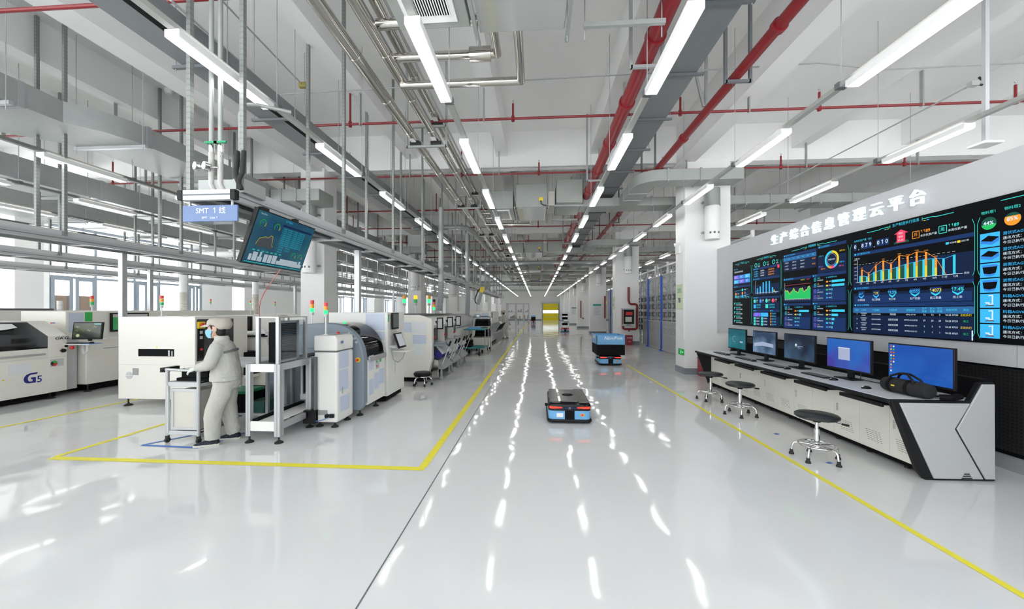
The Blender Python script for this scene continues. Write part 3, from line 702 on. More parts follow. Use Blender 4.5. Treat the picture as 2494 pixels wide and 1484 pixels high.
gantry(-11.1, -10.6, 1.5, 34, GZ + .02, 'aluminium gantry hanging above the third machine line', 15, [(atY(366, 700, 9.6).x, 9.6), (-10.85, 16)])
gantry(-14.4, -13.9, 6, 36, GZ + .02, 'aluminium gantry hanging nearest the tall windows', 12, [(-14.2, 14)])
# compressed air drops at the front of the first gantry
for k, (px, w) in enumerate(((515, 'left'), (537, 'right'))):
    p = atY(px, 470, 3.62); x, y = p.x, 3.62
    t = thing('air_drop_pipe', '%s compressed air drop pipe with green valve handle and round gauge above the line sign' % w, 'pipe', (x, y, GZ + .1))
    b = M(); b.cyl((x, y, GZ + .62), (x, y, SLT), .022, 10); b.parts('riser', GALV, t)
    b = M(); b.tube([(x, y, GZ + .62), (x, y, GZ + .2), (x + .03, y, GZ + .13), (x + .06, y, GZ + .1)], .026, 10); h = b.put('braided_hose', mat('braided_hose_' + w, (.55, .54, .52), .5, .3, bump=.5, bscale=120), t)
    b = M(); b.cyl((x, y, GZ + .52), (x, y, GZ + .62), .03, 10); b.put('ball_valve', CHROME, t)
    b = M(); b.box(x - .03, x + .10, y - .05, y - .03, GZ + .60, GZ + .62); b.put('valve_handle', GRNP, t)
    b = M(); b.cyl((x - .005, y - .02, GZ + .36), (x - .09, y - .05, GZ + .36), .012, 8); b.cyl((x - .09, y - .05, GZ + .36), (x - .105, y - .085, GZ + .36), .045, 16); g = b.put('pressure_gauge', CHROME, t)
    b = M(); b.cyl((x - .105, y - .085, GZ + .36), (x - .1055, y - .0862, GZ + .36), .038, 16); b.put('dial', PAPER, g)
b = M(); x = atY(585, 460, 3.7).x; b.tube([(x, 3.7, GZ + .1), (x, 3.7, GZ + .95), (x + .03, 3.72, GZ + 1.06), (x + .12, 3.8, GZ + 1.1), (x + .35, 4.0, GZ + 1.12)], .02, 10)
tag(b.put('bent_conduit', GALV), 'bent galvanised conduit rising from the gantry end to the light rail', 'conduit')
for k, px in enumerate((578, 594)):
    x = atY(px, 440, 3.6).x; pipe('power_cable', [(x, 3.6, GZ + .52), (x + .005, 3.58, GZ + .3), (x + .03 - .05 * k, 3.56, GZ + .22), (x + .06 - .1 * k, 3.58, GZ + .12)], .022, RUBBER, 'thick black power cable entering the gantry end, %s of two' % ('left' if k == 0 else 'right'), 'cable', 10)
# hanging line sign
p0, p1 = atY(447, 541, 3.56), atY(580, 499, 3.56)
t = thing('line_sign', 'blue hanging sign reading SMT line one below the gantry end', 'sign', ((p0.x + p1.x) / 2, 3.56, p0.z))
b = M(); b.box(p0.x, p1.x, 3.55, 3.57, p0.z, p1.z); b.put('board', SIGNB, t, bev=.004)
fr = (V((p0.x + p1.x) / 2, 3.55, (p0.z + p1.z) / 2), V(1, 0, 0), V(0, 0, 1)); hh = p1.z - p0.z
b = M(); write(b, 'SMT  1 线', hh * .46, fr, .01, hh * .14, .002, 'CENTER'); write(b, 'SMT   Line 1', hh * .2, fr, .0, -hh * .28, .002, 'CENTER'); b.put('lettering', TXTW, t)
b = M(); b.box(p0.x + .06, p1.x - .06, 3.556, 3.564, p0.z - .03, p0.z); b.put('acrylic_edge', ACRYL, t)
b = M()
for x in (p0.x + .07, p1.x - .06): b.cyl((x, 3.56, p1.z), (x, 3.56, GZ), .004, 6); b.cyl((x, 3.56, GZ - .05), (x, 3.56, GZ), .012, 8)
b.parts('hanger_wire', ALU, t)

for k, (px, py) in enumerate(((1886, 1055), (1893, 1058), (2020, 1128), (1690, 963))):
    p = atZ(px, py); b = M(); fr = (V(p.x, p.y, 0), V(.9, .4, 0).normalized(), V(-.4, .9, 0).normalized()); rect(b, fr, -.035, .035, -.02, .02, .002)
    tag(b.put('floor_sticker', (LGREY, BLUT, BLUT, LGREY)[k], smooth=False), ('small grey sticker on the floor between the two nearer stools', 'small blue sticker on the floor between the two nearer stools', 'small blue sticker on the floor under the nearest stool', 'small grey sticker on the floor by the farthest stool')[k], 'sticker')
# ================================================================ DASHBOARD WALL (right)
WX = 4.62
b = M(); b.box(WX, WX + .14, .6, 9.89, 1.10, 3.23); struct(b.put('wall_dashboard', WALLP), 'grey panelled wall carrying the big display')
b = M(); b.box(WX - .002, WX + .01, 6.46, 6.464, 1.10, 1.32); b.box(WX - .002, WX + .01, 3.9, 3.904, 1.1, 1.32); struct(b.put('trim_2', MGREY))
b = M(); b.box(5.5, 5.6, .6, 9.9, 0, 1.1); struct(b.put('wall_recess', MBLACK), 'dark recess below the display wall')
def SP(px, py): p = atX(px, py, WX - .03); return (-p.y, p.z)          # photo bearing -> (right, up) on the display plane
FR = (V(WX - .03, 0, 0), V(0, -1, 0), V(0, 0, 1))
# raised lit characters
sg = thing('wall_sign', 'raised glowing white lettering across the top of the grey display wall', 'sign', (WX, 6.2, 2.9))
CHW = glow('lit_white_character', (.84, .97, 1.0), 1.15)
chars = '生产综合信息管理云平台'
cpx = [1898, 1921, 1949, 1977, 2006, 2036, 2071, 2107, 2150, 2196, 2248]
cw = None
SF = (V(WX - .045, 0, 0), V(0, -1, 0), V(0, 0, 1))
for i, ch in enumerate(chars):
    p = atX(cpx[i], 500, WX - .04); tU = -(7.50 - (7.50 - 4.80) * i / 10.0)
    b = M(); write(b, ch, .205, SF, tU, 3.005, 0, 'CENTER', 0, .02); b.put('raised_character', CHW, sg, smooth=False)
# ---- the display
C = dict(bg=(.002, .003, .006), deep=(.006, .016, .055), mid=(.010, .035, .13), bar=(.03, .14, .36), cyan=(.05, .62, .85), teal=(.05, .72, .62), grn=(.02, .55, .14), dgrn=(.012, .085, .06),
         org=(.95, .33, .03), yel=(.85, .66, .04), red=(.85, .07, .14), wht=(.72, .85, .95), pur=(.22, .16, .80), blu=(.04, .25, .75), lbl=(.05, .50, .95), pink=(.9, .1, .35), blk=(.002, .002, .004), dgry=(.10, .12, .14))
CK = list(C); CM = [glow('display_' + k, C[k], .45 if k in ('bg', 'blk') else 1.0) for k in CK]
led = thing('display_wall', 'huge black LED dashboard display of blue charts and tables on the grey wall', 'display', (WX, 5.5, 1.3))
Y_L, Y_R, Z_B, Z_T = 9.07, 2.2, 1.318, 2.79
b = M(); b.box(WX - .028, WX, Y_R, Y_L, Z_B, Z_T); b.put('cabinet', MBLACK, led)
class D(M):
    def __init__(s, fr, f=None): super().__init__(); s.fr = fr; s.fn = f
    def c(s, k): s.cur = CK.index(k); return s
    def r(s, k, a, b_, off=.001):          # rectangle from top-left to bottom-right photo bearings
        s.c(k); (u0, v0), (u1, v1) = s.fn(*a), s.fn(*b_); rect(s, s.fr, u0, u1, v1, v0, off); return s
    def R(s, k, u0, u1, v0, v1, off=.001): s.c(k); rect(s, s.fr, u0, u1, v0, v1, off); return s
    def t(s, k, body, size, at, align='CENTER', off=.004, bold=0.0, italic=0.0):
        s.c(k); u, v = at; bold = 0.0 if any(ord(q) > 0x2fff for q in body) else bold; write(s, body, size, s.fr, u, v, off, align, bold, 0, 1, italic); return s
    def l(s, k, P, w, off=.003): s.c(k); stroke(s, s.fr, P, w, off); return s
    def p(s, k, P, off=.002): s.c(k); polyg(s, s.fr, P, off); return s
def lerp(a, b_, t): return a + (b_ - a) * t
U = lambda y: -y
# panel frames in metres: u = -Y
g = D(FR, SP); g.R('bg', -Y_L, -Y_R, Z_B, Z_T, .0005); g.put('screen', CM, led, smooth=False)
def dash(name): return D(FR, SP), name
# --- column lines between sections (read from the photo)
U1, U2, U3, U4 = SP(1831, 700)[0], SP(1903, 700)[0], SP(2070, 700)[0], SP(2378, 700)[0]
UL, UR = -Y_L, -Y_R
def divider(g, u):
    for s in (-1, 1):
        g.l('teal', [(u + s * .035, 1.36), (u + s * .012, 1.42), (u + s * .012, 1.9), (u + s * .03, 1.96)], .004)
        g.l('teal', [(u + s * .03, 2.02), (u + s * .012, 2.08), (u + s * .012, 2.55), (u + s * .035, 2.62)], .004)
def header(g, u0, u1, v, title, size=.075):
    m = (u0 + u1) / 2 + .02; w = len(title) * size * .5
    g.t('cyan', title, size, (m, v), bold=.01)
    for s in (-1, 1):
        a = m + s * (w + .03); e = m + s * (u1 - u0) * .36
        g.l('teal', [(a, v + .022), (a, v - .022)], .005); g.l('teal', [(a, v), (a + s * .12, v), (a + s * .16, v - .010), (e, v - .010)], .007)
        g.R('yel', *sorted((a + s * .015, a + s * .04)), v - .028, v - .021, .003); g.R('lbl', *sorted((a + s * .05, a + s * .08)), v - .028, v - .021, .003)
def panel(g, u0, u1, v0, v1, title=None, k='deep', bar=True):
    n = 5
    for i in range(n): g.R('deep' if i < 3 else 'bg', u0, u1, lerp(v0, v1, i / n), lerp(v0, v1, (i + 1) / n), .0009)
    if k == 'mid': g.R('mid', u0 + .02, u1 - .02, v0, lerp(v0, v1, .45), .001)
    if bar: g.R('mid', u0, u1, v1 - .045, v1, .0015)
    if title: g.p('cyan', [(u0 + .02, v1 - .022), (u0 + .036, v1 - .006), (u0 + .052, v1 - .022), (u0 + .036, v1 - .038)], .003); g.t('lbl', title, .030, (u0 + .065, v1 - .024), 'LEFT')
rnd = random.Random(3)
def rows(g, k, u0, u1, v0, v1, n, size=.03, cols=1, dot=None):
    for i in range(n):
        v = lerp(v1, v0, (i + .5) / n)
        if dot: g.R(dot, u0, u0 + .03, v - .018, v + .018, .003)
        for j in range(cols):
            a = lerp(u0 + (.045 if dot else 0), u1, j / cols); w = (u1 - u0) / cols
            s = ''.join(rnd.choice('工序数量完成率产线质检设备状态计划日期批次') for _ in range(max(2, int(w * .62 / size))))
            g.t(k if j % 2 == 0 else 'wht', s, size, (a, v), 'LEFT')
# --- production section (largest)
g = D(FR, SP); a0, a1 = U3 + .06, U4 - .02
divider(g, U3); divider(g, U4)
header(g, a0, a1, 2.745, '生产制造执行信息', .043)
g.t('cyan', '本年仪表产量（台）', .034, (-5.71, 2.645), 'LEFT', bold=.01)
for i, ch in enumerate('0,879,010'):
    u = -5.69 + i * .0605
    if ch != ',': g.R('mid', u - .028, u + .028, 2.518, 2.61, .002)
    g.t('wht', ch, .074, (u, 2.565 - (.022 if ch == ',' else 0)), bold=.01)
ux = -5.015
g.p('dgrn', [(ux - .10, 2.505), (ux + .11, 2.505), (ux + .085, 2.535), (ux - .075, 2.535)], .002)
g.p('red', [(ux - .055, 2.515), (ux + .055, 2.515), (ux + .055, 2.625), (ux + .092, 2.625), (ux, 2.678), (ux - .092, 2.625), (ux - .055, 2.625)], .003)
for i, s in enumerate(('同比', '增长', '53.6%')): g.t('wht', s, .031, (ux, 2.627 - i * .043), off=.006)
for u, k, s, s2 in ((-4.83, 'org', '月', '本月仪表产量'), (-4.53, 'teal', '周', '本周仪表产量')):
    g.l(k, [(u - .04, 2.53), (u + .04, 2.53), (u + .04, 2.612), (u - .04, 2.612), (u - .04, 2.535)], .007)
    g.t(k, s, .048, (u, 2.57), bold=.01); g.t(k, '1189', .052, (u + .055, 2.595), 'LEFT', bold=.012); g.t('wht', s2, .031, (u + .055, 2.545), 'LEFT', bold=.006)
panel(g, a0, a1, 1.995, 2.478, '月产量同比分析')
g.t('wht', '产量 (台)', .022, (-5.70, 2.392), 'LEFT')
bx0, bx1, by0 = -5.655, -4.38, 2.054
g.l('wht', [(bx0, 2.372), (bx0, by0), (bx1 + .05, by0)], .005); g.t('wht', '月份', .026, (bx1 + .06, by0), 'LEFT')
for i in range(7): g.l('wht', [(bx0 - .012, by0 + i * .053), (bx0, by0 + i * .053)], .004); g.t('wht', str(i * 2000), .018, (bx0 - .014, by0 + i * .053), 'RIGHT')
n0 = [.089, .070, .125, .14, .135, .155, .178, .188, .205, .20, .185, .213]; n1 = [.18, .105, .21, .262, .20, .297, .272, .308, .29, .205, .004, None]
ctr = [lerp(-5.595, -4.40, i / 11) for i in range(12)]
for i, u in enumerate(ctr):
    g.R('cyan', u - .026, u, by0, by0 + n0[i], .003)
    if n1[i] and n1[i] > .02: g.R('yel', u + .002, u + .027, by0, by0 + n1[i] * .45, .003); g.R('org', u + .002, u + .027, by0 + n1[i] * .45, by0 + n1[i], .003); g.t('org', str(int(n1[i] * 37000)), .02, (u + .015, by0 + n1[i] + .018))
    g.t('wht', '%d月' % (i + 1), .026, (u, by0 - .025))
    if i: g.p('dgrn' if i < 10 else 'deep', [(ctr[i - 1], by0), (u, by0), (u, by0 + n0[i]), (ctr[i - 1], by0 + n0[i - 1])], .0022)
g.l('lbl', [(u, by0 + h) for u, h in zip(ctr, n0)], .005, .004); g.l('org', [(u + .015, by0 + h) for u, h in zip(ctr, n1) if h is not None], .005, .005)
for i in range(24): g.l('wht', [(lerp(bx0 + .03, bx1, i / 24), by0 + .25), (lerp(bx0 + .03, bx1, (i + .55) / 24), by0 + .25)], .003)
g.R('cyan', -4.50, -4.468, 2.392, 2.416, .003); g.t('wht', '2020年', .024, (-4.46, 2.404), 'LEFT'); g.R('yel', -4.385, -4.353, 2.392, 2.416, .003); g.t('wht', '2021年', .024, (-4.345, 2.404), 'LEFT')
panel(g, a0, a1, 1.755, 1.99, '近7日工单统计', 'mid')
for u, s, k, s2 in ((-5.59, '661', 'lbl', '工单数量'), (-5.36, '129', 'yel', '完工数量'), (-5.13, '19.5%', 'cyan', '完工率'), (-4.84, '80555', 'lbl', '生产数量'), (-4.605, '14073', 'yel', '完工数量'), (-4.38, '17.4%', 'teal', '完工率')):
    w = .055 if u < -5 else .065
    g.p('mid', [(u - w, 1.925), (u + w, 1.925), (u + w * .75, 1.855), (u, 1.83), (u - w * .75, 1.855)], .002)
    g.p('cyan' if u > -5.2 else 'lbl', [(u - w * .85, 1.872), (u, 1.842), (u + w * .85, 1.872), (u + w * .72, 1.85), (u, 1.818), (u - w * .72, 1.85)], .003)
    g.t(k, s, .046 if u < -5.2 else .052, (u, 1.885), bold=.012, off=.006); g.t('wht', s2, .031, (u, 1.798))
panel(g, a0, a1, 1.335, 1.75, '近7日工单明细')
g.R('bar', a0, a1, 1.617, 1.695, .003)
cf = [-5.66, -5.55, -5.36, -5.12, -4.89, -4.73, -4.64, -4.56, -4.44, -4.30]
for u, s in zip(cf, ('序号', '工单号', '产品编码', '产品名称', '规格型号', '生产\n数量', '投入\n数量', '完工\n数量', '制定时间', '状态')):
    if '\n' in s:
        for i, q in enumerate(s.split('\n')): g.t('cyan', q, .028, (u, 1.673 - .032 * i), bold=.01)
    else: g.t('cyan', s, .028, (u, 1.656), bold=.01)
for r_, row in enumerate((('7', 'WO20210\n250007', '221010102003', '隔离器', 'NPGL-G11D', '12', '12', '0', '10-25 07:50', '正在执行'), ('8', 'WO20210\n250008', '221010104003', '温度变送器', 'NPWD-G1D.RTD', '29', '29', '29', '10-25 07:51', '完工'),
                           ('9', 'WO20210\n250009', '221010104004', '温度变送器', 'NPWD-G1D.TC', '2', '2', '0', '10-25 07:51', '正在执行'), ('10', 'WO20210\n250010', '221010104004', '温度变送器', 'NPWD-G1D.TC', '1', '1', '1', '10-25 07:51', '完工'))):
    v = 1.60 - r_ * .068
    if r_ % 2: g.R('deep', a0, a1, v - .034, v + .034, .002)
    for u, s, i in zip(cf, row, range(10)):
        k = 'wht' if i < 9 else ('yel' if len(s) > 2 else 'grn')
        for j, q in enumerate(s.split('\n')): g.t(k, q, .022 if i in (1, 2, 4) else .027, (u, v + (.014 - .028 * j if '\n' in s else 0)), bold=.006)
g.R('wht', a1 - .02, a1 - .008, 1.335, 1.44, .003)
g.put('production_dashboard', CM, led, smooth=False)
# --- vehicle list (right edge)
g = D(FR, SP); v0 = U4 + .05
header(g, v0 - .1, v0 + 1.6, 2.752, '智能物流信息', .05)
for u, z_, t0, t1, k, r_ in ((-4.10, 2.56, '物料塔1', '44%', 'grn', .064), (-3.91, 2.56, '物料塔2', '85%', 'org', .064), (-3.70, 2.56, '物料塔3', '60%', 'lbl', .064)):
    g.t('teal', t0, .036, (u, 2.65)); g.c('dgrn'); disc(g, FR, u, z_ - .02, r_, .002)
    lv = -.012 if k == 'grn' else .03
    pts = [(u + math.sqrt(max(0, r_ * r_ - lv * lv)), z_ - .02 + lv)] + [(u + r_ * math.cos(t), z_ - .02 + r_ * math.sin(t)) for t in [math.asin(lv / r_) - (PI + 2 * math.asin(lv / r_)) * i / 20 for i in range(21)]]
    g.p(k, pts, .003); g.t('wht', t1, .052, (u, z_ - .02), bold=.012, off=.006)
for i in range(7):
    vt = 2.440 - i * .1545; vb = vt - .143
    g.R('lbl', -4.175, -4.01, vb, vt, .002)
    c_, vm = -4.093, (vt + vb) / 2
    if i < 2: g.p('blu', [(c_ - .075, vm - .03), (c_ + .02, vm - .05), (c_ + .078, vm - .02), (c_ + .078, vm + .02), (c_ - .075, vm)], .003); g.p('blk', [(c_ - .075, vm), (c_ + .02, vm - .02), (c_ + .08, vm + .02), (c_ - .01, vm + .045)], .004)
    elif i < 4: g.p('blu', [(c_ - .06, vm + .035), (c_ + .065, vm + .035), (c_ + .065, vm + .055), (c_ - .06, vm + .055)], .003); g.p('blk', [(c_ - .06, vm + .035), (c_ + .065, vm + .035), (c_ + .05, vm - .03), (c_, vm - .04), (c_ - .05, vm - .03)], .003); g.p('blu', [(c_ - .045, vm - .03), (c_, vm - .04), (c_ + .045, vm - .03), (c_ + .045, vm - .05), (c_, vm - .062), (c_ - .045, vm - .05)], .004)
    else: g.p('wht', [(c_ - .01, vm - .04), (c_ + .03, vm - .04), (c_ + .03, vm + .06), (c_ - .01, vm + .055), (c_ - .01, vm + .045), (c_ + .018, vm + .048), (c_ + .018, vm - .03), (c_ - .01, vm - .03)], .003); g.p('wht', [(c_ - .04, vm - .015), (c_ + .0, vm - .015), (c_ + .0, vm - .03), (c_ - .03, vm - .03)], .003); g.p('dgry', [(c_ - .04, vm - .055), (c_ + .04, vm - .055), (c_ + .03, vm - .04), (c_ - .03, vm - .045)], .003)
    nm = ('潜伏式AGV1', '潜伏式AGV2', '滚筒式AGV3', '滚筒式AGV4', '料箱AGV5', '料箱AGV6', '料箱AGV7')[i]
    g.t('lbl', nm, .036, (-3.985, vt - .03), 'LEFT', bold=.012); g.t('wht', '通讯方式：5G', .033, (-3.985, vt - .076), 'LEFT', bold=.008); g.t('wht', '今日已执行任务：12', .033, (-3.985, vt - .120), 'LEFT', bold=.008)
g.put('vehicle_list', CM, led, smooth=False)
# --- quality section
g = D(FR, SP); q0, q1 = U2 + .06, U3 - .06; divider(g, U2); W2 = q1 - q0; Q = lambda f: q0 + W2 * f
header(g, q0, q1, 2.735, '质量看板', .045)
panel(g, q0, Q(.58), 2.37, 2.68, '近7日生产检测情况', bar=True); g.R('bar', q0, Q(.58), 2.555, 2.625, .002)
for i, s in enumerate(('序号', '产品', '批次', '数量', '合格', '时间', '结果')): g.t('cyan', s, .026, (Q(.03 + .083 * i), 2.59))
rows(g, 'wht', Q(.03), Q(.46), 2.38, 2.55, 3, .026, 3)
for i in range(2): g.t('org', '待处理', .026, (Q(.54), 2.52 - .09 * i))
panel(g, Q(.60), q1, 2.25, 2.70, '近7日缺陷统计')
uc, vc = -6.12, 2.45
for t0, t1, k in ((90, -35, 'yel'), (-35, -65, 'lbl'), (-65, -95, 'pink'), (-95, -125, 'org'), (-125, -270, 'cyan')): g.c(k); ring(g, FR, uc, vc, .105, .14, math.radians(t0), math.radians(t1), .003, 12)
g.c('wht'); ring(g, FR, uc, vc, .088, .091, off=.003); g.t('wht', '缺陷TOP5', .03, (uc, vc))
for du, dv, k, s in ((.15, .11, 'yel', '虚焊 32%'), (.15, -.06, 'lbl', '短路 9%'), (.14, -.12, 'pink', '错件 8%'), (-.27, .08, 'cyan', '少锡 41%'), (-.27, -.09, 'pur', '偏移 6%'), (-.22, -.13, 'org', '漏件 4%')): g.t(k, s, .026, (uc + du, vc + dv), 'LEFT')
panel(g, q0, Q(.50), 1.80, 2.245, '测试直通率分析'); cx0, cx1, cyb = -7.22, -6.57, 1.857
pts = [(lerp(cx0, cx1, i / 24), 1.99 + .035 * math.sin(i * .9) + .02 * math.sin(i * 2.3) + i * .0015) for i in range(25)]
for a_, b_ in zip(pts, pts[1:]): g.p('grn', [(a_[0], cyb), (b_[0], cyb), b_, a_], .002)
g.l('yel', pts, .008, .004); g.l('wht', [(cx0, 2.16), (cx0, cyb), (cx1, cyb)], .004); g.l('red', [(cx0, 2.11), (cx1, 2.115)], .004)
for i in range(12): g.t('wht', '10-%d' % (14 + i), .016, (lerp(cx0, cx1, (i + .5) / 12), cyb - .016))
g.t('yel', '● 合格率', .022, (-6.8, 2.185), 'LEFT'); g.t('red', '● 目标', .022, (-6.66, 2.185), 'LEFT')
def toplist(g, u0, u1, v0, v1, title, bars):
    panel(g, u0, u1, v0, v1, title, 'mid'); w = u1 - u0
    for i, k in enumerate(('cyan', 'cyan', 'pur', 'pur')):
        v = lerp(v1 - .09, v0 + .05, i / 3.2); g.l(k, [(u0 + .05, v - .025), (u0 + .095, v - .025), (u0 + .095, v + .03), (u0 + .05, v + .03), (u0 + .05, v - .02)], .006); g.t(k, '周' if i < 2 else '日', .03, (u0 + .073, v))
        g.t(('cyan', 'org', 'lbl', 'org')[i], ('98次', '9次', '3次', '1次')[i], .03, (u0 + .12, v + .018), 'LEFT', bold=.01); g.t('wht', '检测异常次数', .021, (u0 + .12, v - .018), 'LEFT')
    g.t('cyan', '▷ 本周异常TOP5', .028, (u0 + w * .44, v1 - .075), 'LEFT')
    for i, f in enumerate(bars):
        v = lerp(v1 - .14, v0 + .03, i / 4.4); g.R(('org', 'yel', 'grn', 'lbl', 'blu')[i], u0 + w * .44, u0 + w * .50, v - .012, v + .012, .003); g.t('wht', '异常', .022, (u0 + w * .52, v), 'LEFT'); g.R('cyan', u0 + w * .60, u0 + w * (.60 + .36 * f), v - .018, v + .018, .003)
toplist(g, Q(.51), q1, 1.80, 2.25, 'ICT', (1, .97, .06, .03, .03)); toplist(g, q0, Q(.49), 1.335, 1.785, 'FVT', (.95, .2, .05, .03, .02)); toplist(g, Q(.51), q1, 1.335, 1.79, 'DCC', (1, .5, .22, .15, .08))
g.put('quality_dashboard', CM, led, smooth=False)
# --- two narrow sections at the far end
g = D(FR, SP); s0, s1 = U1 + .05, U2 - .05; divider(g, U1); W3 = s1 - s0; P3 = lambda f: s0 + W3 * f
header(g, s0, s1, 2.72, '设备监控', .045)
for i in range(3):
    u = P3(.12 + .34 * i); g.c('teal'); ring(g, FR, u, 2.60, .03, .045, off=.003); g.t('teal', ('在线', '运行', '待机')[i], .036, (u + .07, 2.615), 'LEFT'); g.t('wht', ('28台', '16台', '10%')[i], .04, (u + .07, 2.57), 'LEFT')
panel(g, s0, s1, 2.335, 2.545, '设备状态'); rows(g, 'cyan', P3(.06), P3(.55), 2.345, 2.49, 3, .032, 2); rows(g, 'org', P3(.6), P3(.98), 2.345, 2.49, 3, .032, 1)
g.p('red', [(P3(.93), 2.47), (P3(1.0), 2.47), (P3(1.0), 2.54), (P3(.965), 2.52), (P3(.93), 2.54)], .004)
panel(g, s0, s1, 1.97, 2.33, '近7日稼动率'); ax = P3(.10)
for i, h in enumerate((.10, .13, .21, .22, .22, .09, .01)): u = P3(.16 + .115 * i); g.R('lbl', u, u + .04, 2.017, 2.017 + h, .003); g.t('wht', '10-%d' % (19 + i), .02, (u + .02, 2.0))
g.R('yel', P3(.80), P3(.83), 2.017, 2.06, .003); g.l('wht', [(ax, 2.27), (ax, 2.015), (P3(.97), 2.015)], .005)
panel(g, s0, s1, 1.68, 1.94, '环境监测')
for i, k in enumerate(('teal', 'blu', 'teal', 'red')): u = P3(.07 + .235 * i); g.c(k); disc(g, FR, u, 1.85, .04, .003); g.t('wht', '℃%'[i % 2], .03, (u, 1.85), off=.005); g.t('wht', '正常', .036, (u + .05, 1.86), 'LEFT'); g.t(k, '23.5', .03, (u + .05, 1.825), 'LEFT')
g.R('lbl', P3(.03), P3(.12), 1.70, 1.78, .003); g.R('teal', P3(.5), P3(.6), 1.70, 1.78, .003); rows(g, 'cyan', P3(.15), P3(.47), 1.69, 1.79, 2, .036); rows(g, 'cyan', P3(.63), P3(.97), 1.69, 1.79, 2, .036)
panel(g, s0, P3(.62), 1.335, 1.67, '能耗'); g.R('pur', P3(.02), P3(.30), 1.53, 1.61, .003); g.R('lbl', P3(.31), P3(.60), 1.53, 1.61, .003)
for c_ in (0, 1):
    for i in range(3): g.R('teal', P3(.03 + .3 * c_), P3(.11 + .3 * c_), 1.345 + .06 * i, 1.395 + .06 * i, .003); g.t('wht', '设备能耗', .03, (P3(.13 + .3 * c_), 1.37 + .06 * i), 'LEFT')
panel(g, P3(.64), s1, 1.335, 1.67, '告警'); rows(g, 'lbl', P3(.68), P3(.98), 1.35, 1.62, 5, .034, 1, 'org')
g.put('equipment_dashboard', CM, led, smooth=False)
g = D(FR, SP); e0, e1 = UL + .05, U1 - .05; W4 = e1 - e0; P4 = lambda f: e0 + W4 * f
header(g, e0, e1, 2.717, '厂区概况', .045); panel(g, e0, e1, 2.24, 2.62, '人员信息', bar=False); rows(g, 'wht', P4(.05), P4(.95), 2.50, 2.56, 1, .045)
for j in range(2):
    for i in range(3): g.R(('lbl', 'pur', 'blu')[(i + j) % 3], P4(.02 + .33 * i), P4(.33 + .33 * i), 2.27 + .1 * j, 2.355 + .1 * j, .003); g.t('wht', '部门', .05, (P4(.17 + .33 * i), 2.31 + .1 * j), off=.005)
panel(g, e0, e1, 1.92, 2.22, '车间拓扑'); g.l('cyan', [(P4(.1), 2.10), (P4(.9), 2.13)], .005); g.l('cyan', [(P4(.1), 1.97), (P4(.9), 2.0)], .005)
for f, v, k in ((.55, 2.115, 'teal'), (.15, 2.03, 'org'), (.55, 2.04, 'org'), (.15, 1.97, 'teal'), (.55, 1.98, 'lbl')): g.c(k); disc(g, FR, P4(f), v, .03, .004); g.t('wht', '节点', .036, (P4(f + .1), v), 'LEFT')
header(g, e0, e1, 1.954, '消息通知', .045)
for i in range(5): v = 1.80 - i * .1; g.p('teal', [(P4(.04), v - .03), (P4(.04), v + .035), (P4(.12), v + .035)], .003); g.t('teal', '系统公告信息', .034, (P4(.15), v + .02), 'LEFT'); g.t('wht', '今日生产任务通知', .034, (P4(.15), v - .022), 'LEFT')
g.put('overview_dashboard', CM, led, smooth=False)

# ================================================================ CONTROL DESK
CYN, CYF = 3.87, 8.40                       # near and far end
co = thing('control_console', 'long white topped control desk with black edges along the display wall', 'control desk', (4.0, 6.1, 0))
Pz = lambda px, py: atY(px, py, CYN)
def shp(pts): return [Pz(*q) for q in pts]
outer = shp([(2173, 975), (2366, 979), (2392, 934), (2426, 933), (2428, 1174), (2259, 1172), (2240, 1150)])
b = M(); b.prism([p + V(0, .012, 0) for p in outer], (0, .05, 0)); b.parts('end_frame', BLACK, co, bev=.006)
b = M(); b.prism(shp([(2192, 982), (2364, 984), (2327, 1046), (2397, 1169), (2276, 1167)]), (0, .02, 0)); b.put('end_panel', PANELG, co, bev=.006)
b = M(); b.prism(shp([(2394, 937), (2424, 937), (2425, 1169), (2402, 1169), (2332, 1046)]), (0, .02, 0)); b.put('end_panel', PANELG, co, bev=.006)
b = M()
for i, w in enumerate((7, 10, 13)): q = shp([(2355 - w, 1154 + i * 5), (2355 + w - 1, 1154 + i * 5), (2355 + w, 1157 + i * 5), (2355 - w, 1157 + i * 5)]); b.prism([p - V(0, .002, 0) for p in q], (0, .004, 0))
b.parts('end_vent', TXTD, co)
FX = Pz(2173, 975).x; TZ = Pz(2173, 975).z; BX = 4.16; DXF = 3.78
print('desk', FX, TZ, outer[3], outer[4])
b = M(); b.prism([p + V(0, CYF - CYN - .06, 0) for p in outer], (0, .05, 0)); b.put('far_end_frame', BLACK, co, bev=.006)
b = M(); b.box(FX + .02, BX + .15, CYN + .06, CYF - .01, TZ - .028, TZ); b.put('worktop', LTOP, co, bev=.004)
b = M(); b.box(FX - .012, FX + .03, CYN + .02, CYF, TZ - .04, TZ - .003); b.put('front_edge', BLACK, co, bev=.008)
b = M(); b.box(DXF + .01, 4.4, CYN + .06, CYF - .05, .09, TZ - .03); b.put('cabinet_body', CREAM, co)
b = M(); b.box(DXF + .06, 4.38, CYN + .08, CYF - .07, .03, .09); b.put('plinth', MBLACK, co)
b = M(); b.box(4.32, 4.43, CYN + .06, CYF - .05, .1, .98); b.put('back_panel', MBLACK, co)
b = M()
for i in range(10): b.cyl((DXF + .1, CYN + .3 + i * .45, 0), (DXF + .1, CYN + .3 + i * .45, .04), .025, 10)
b.parts('foot', RUBBER, co)
seams = [8.35 - .3725 * i for i in range(12)] + [CYN + .06]
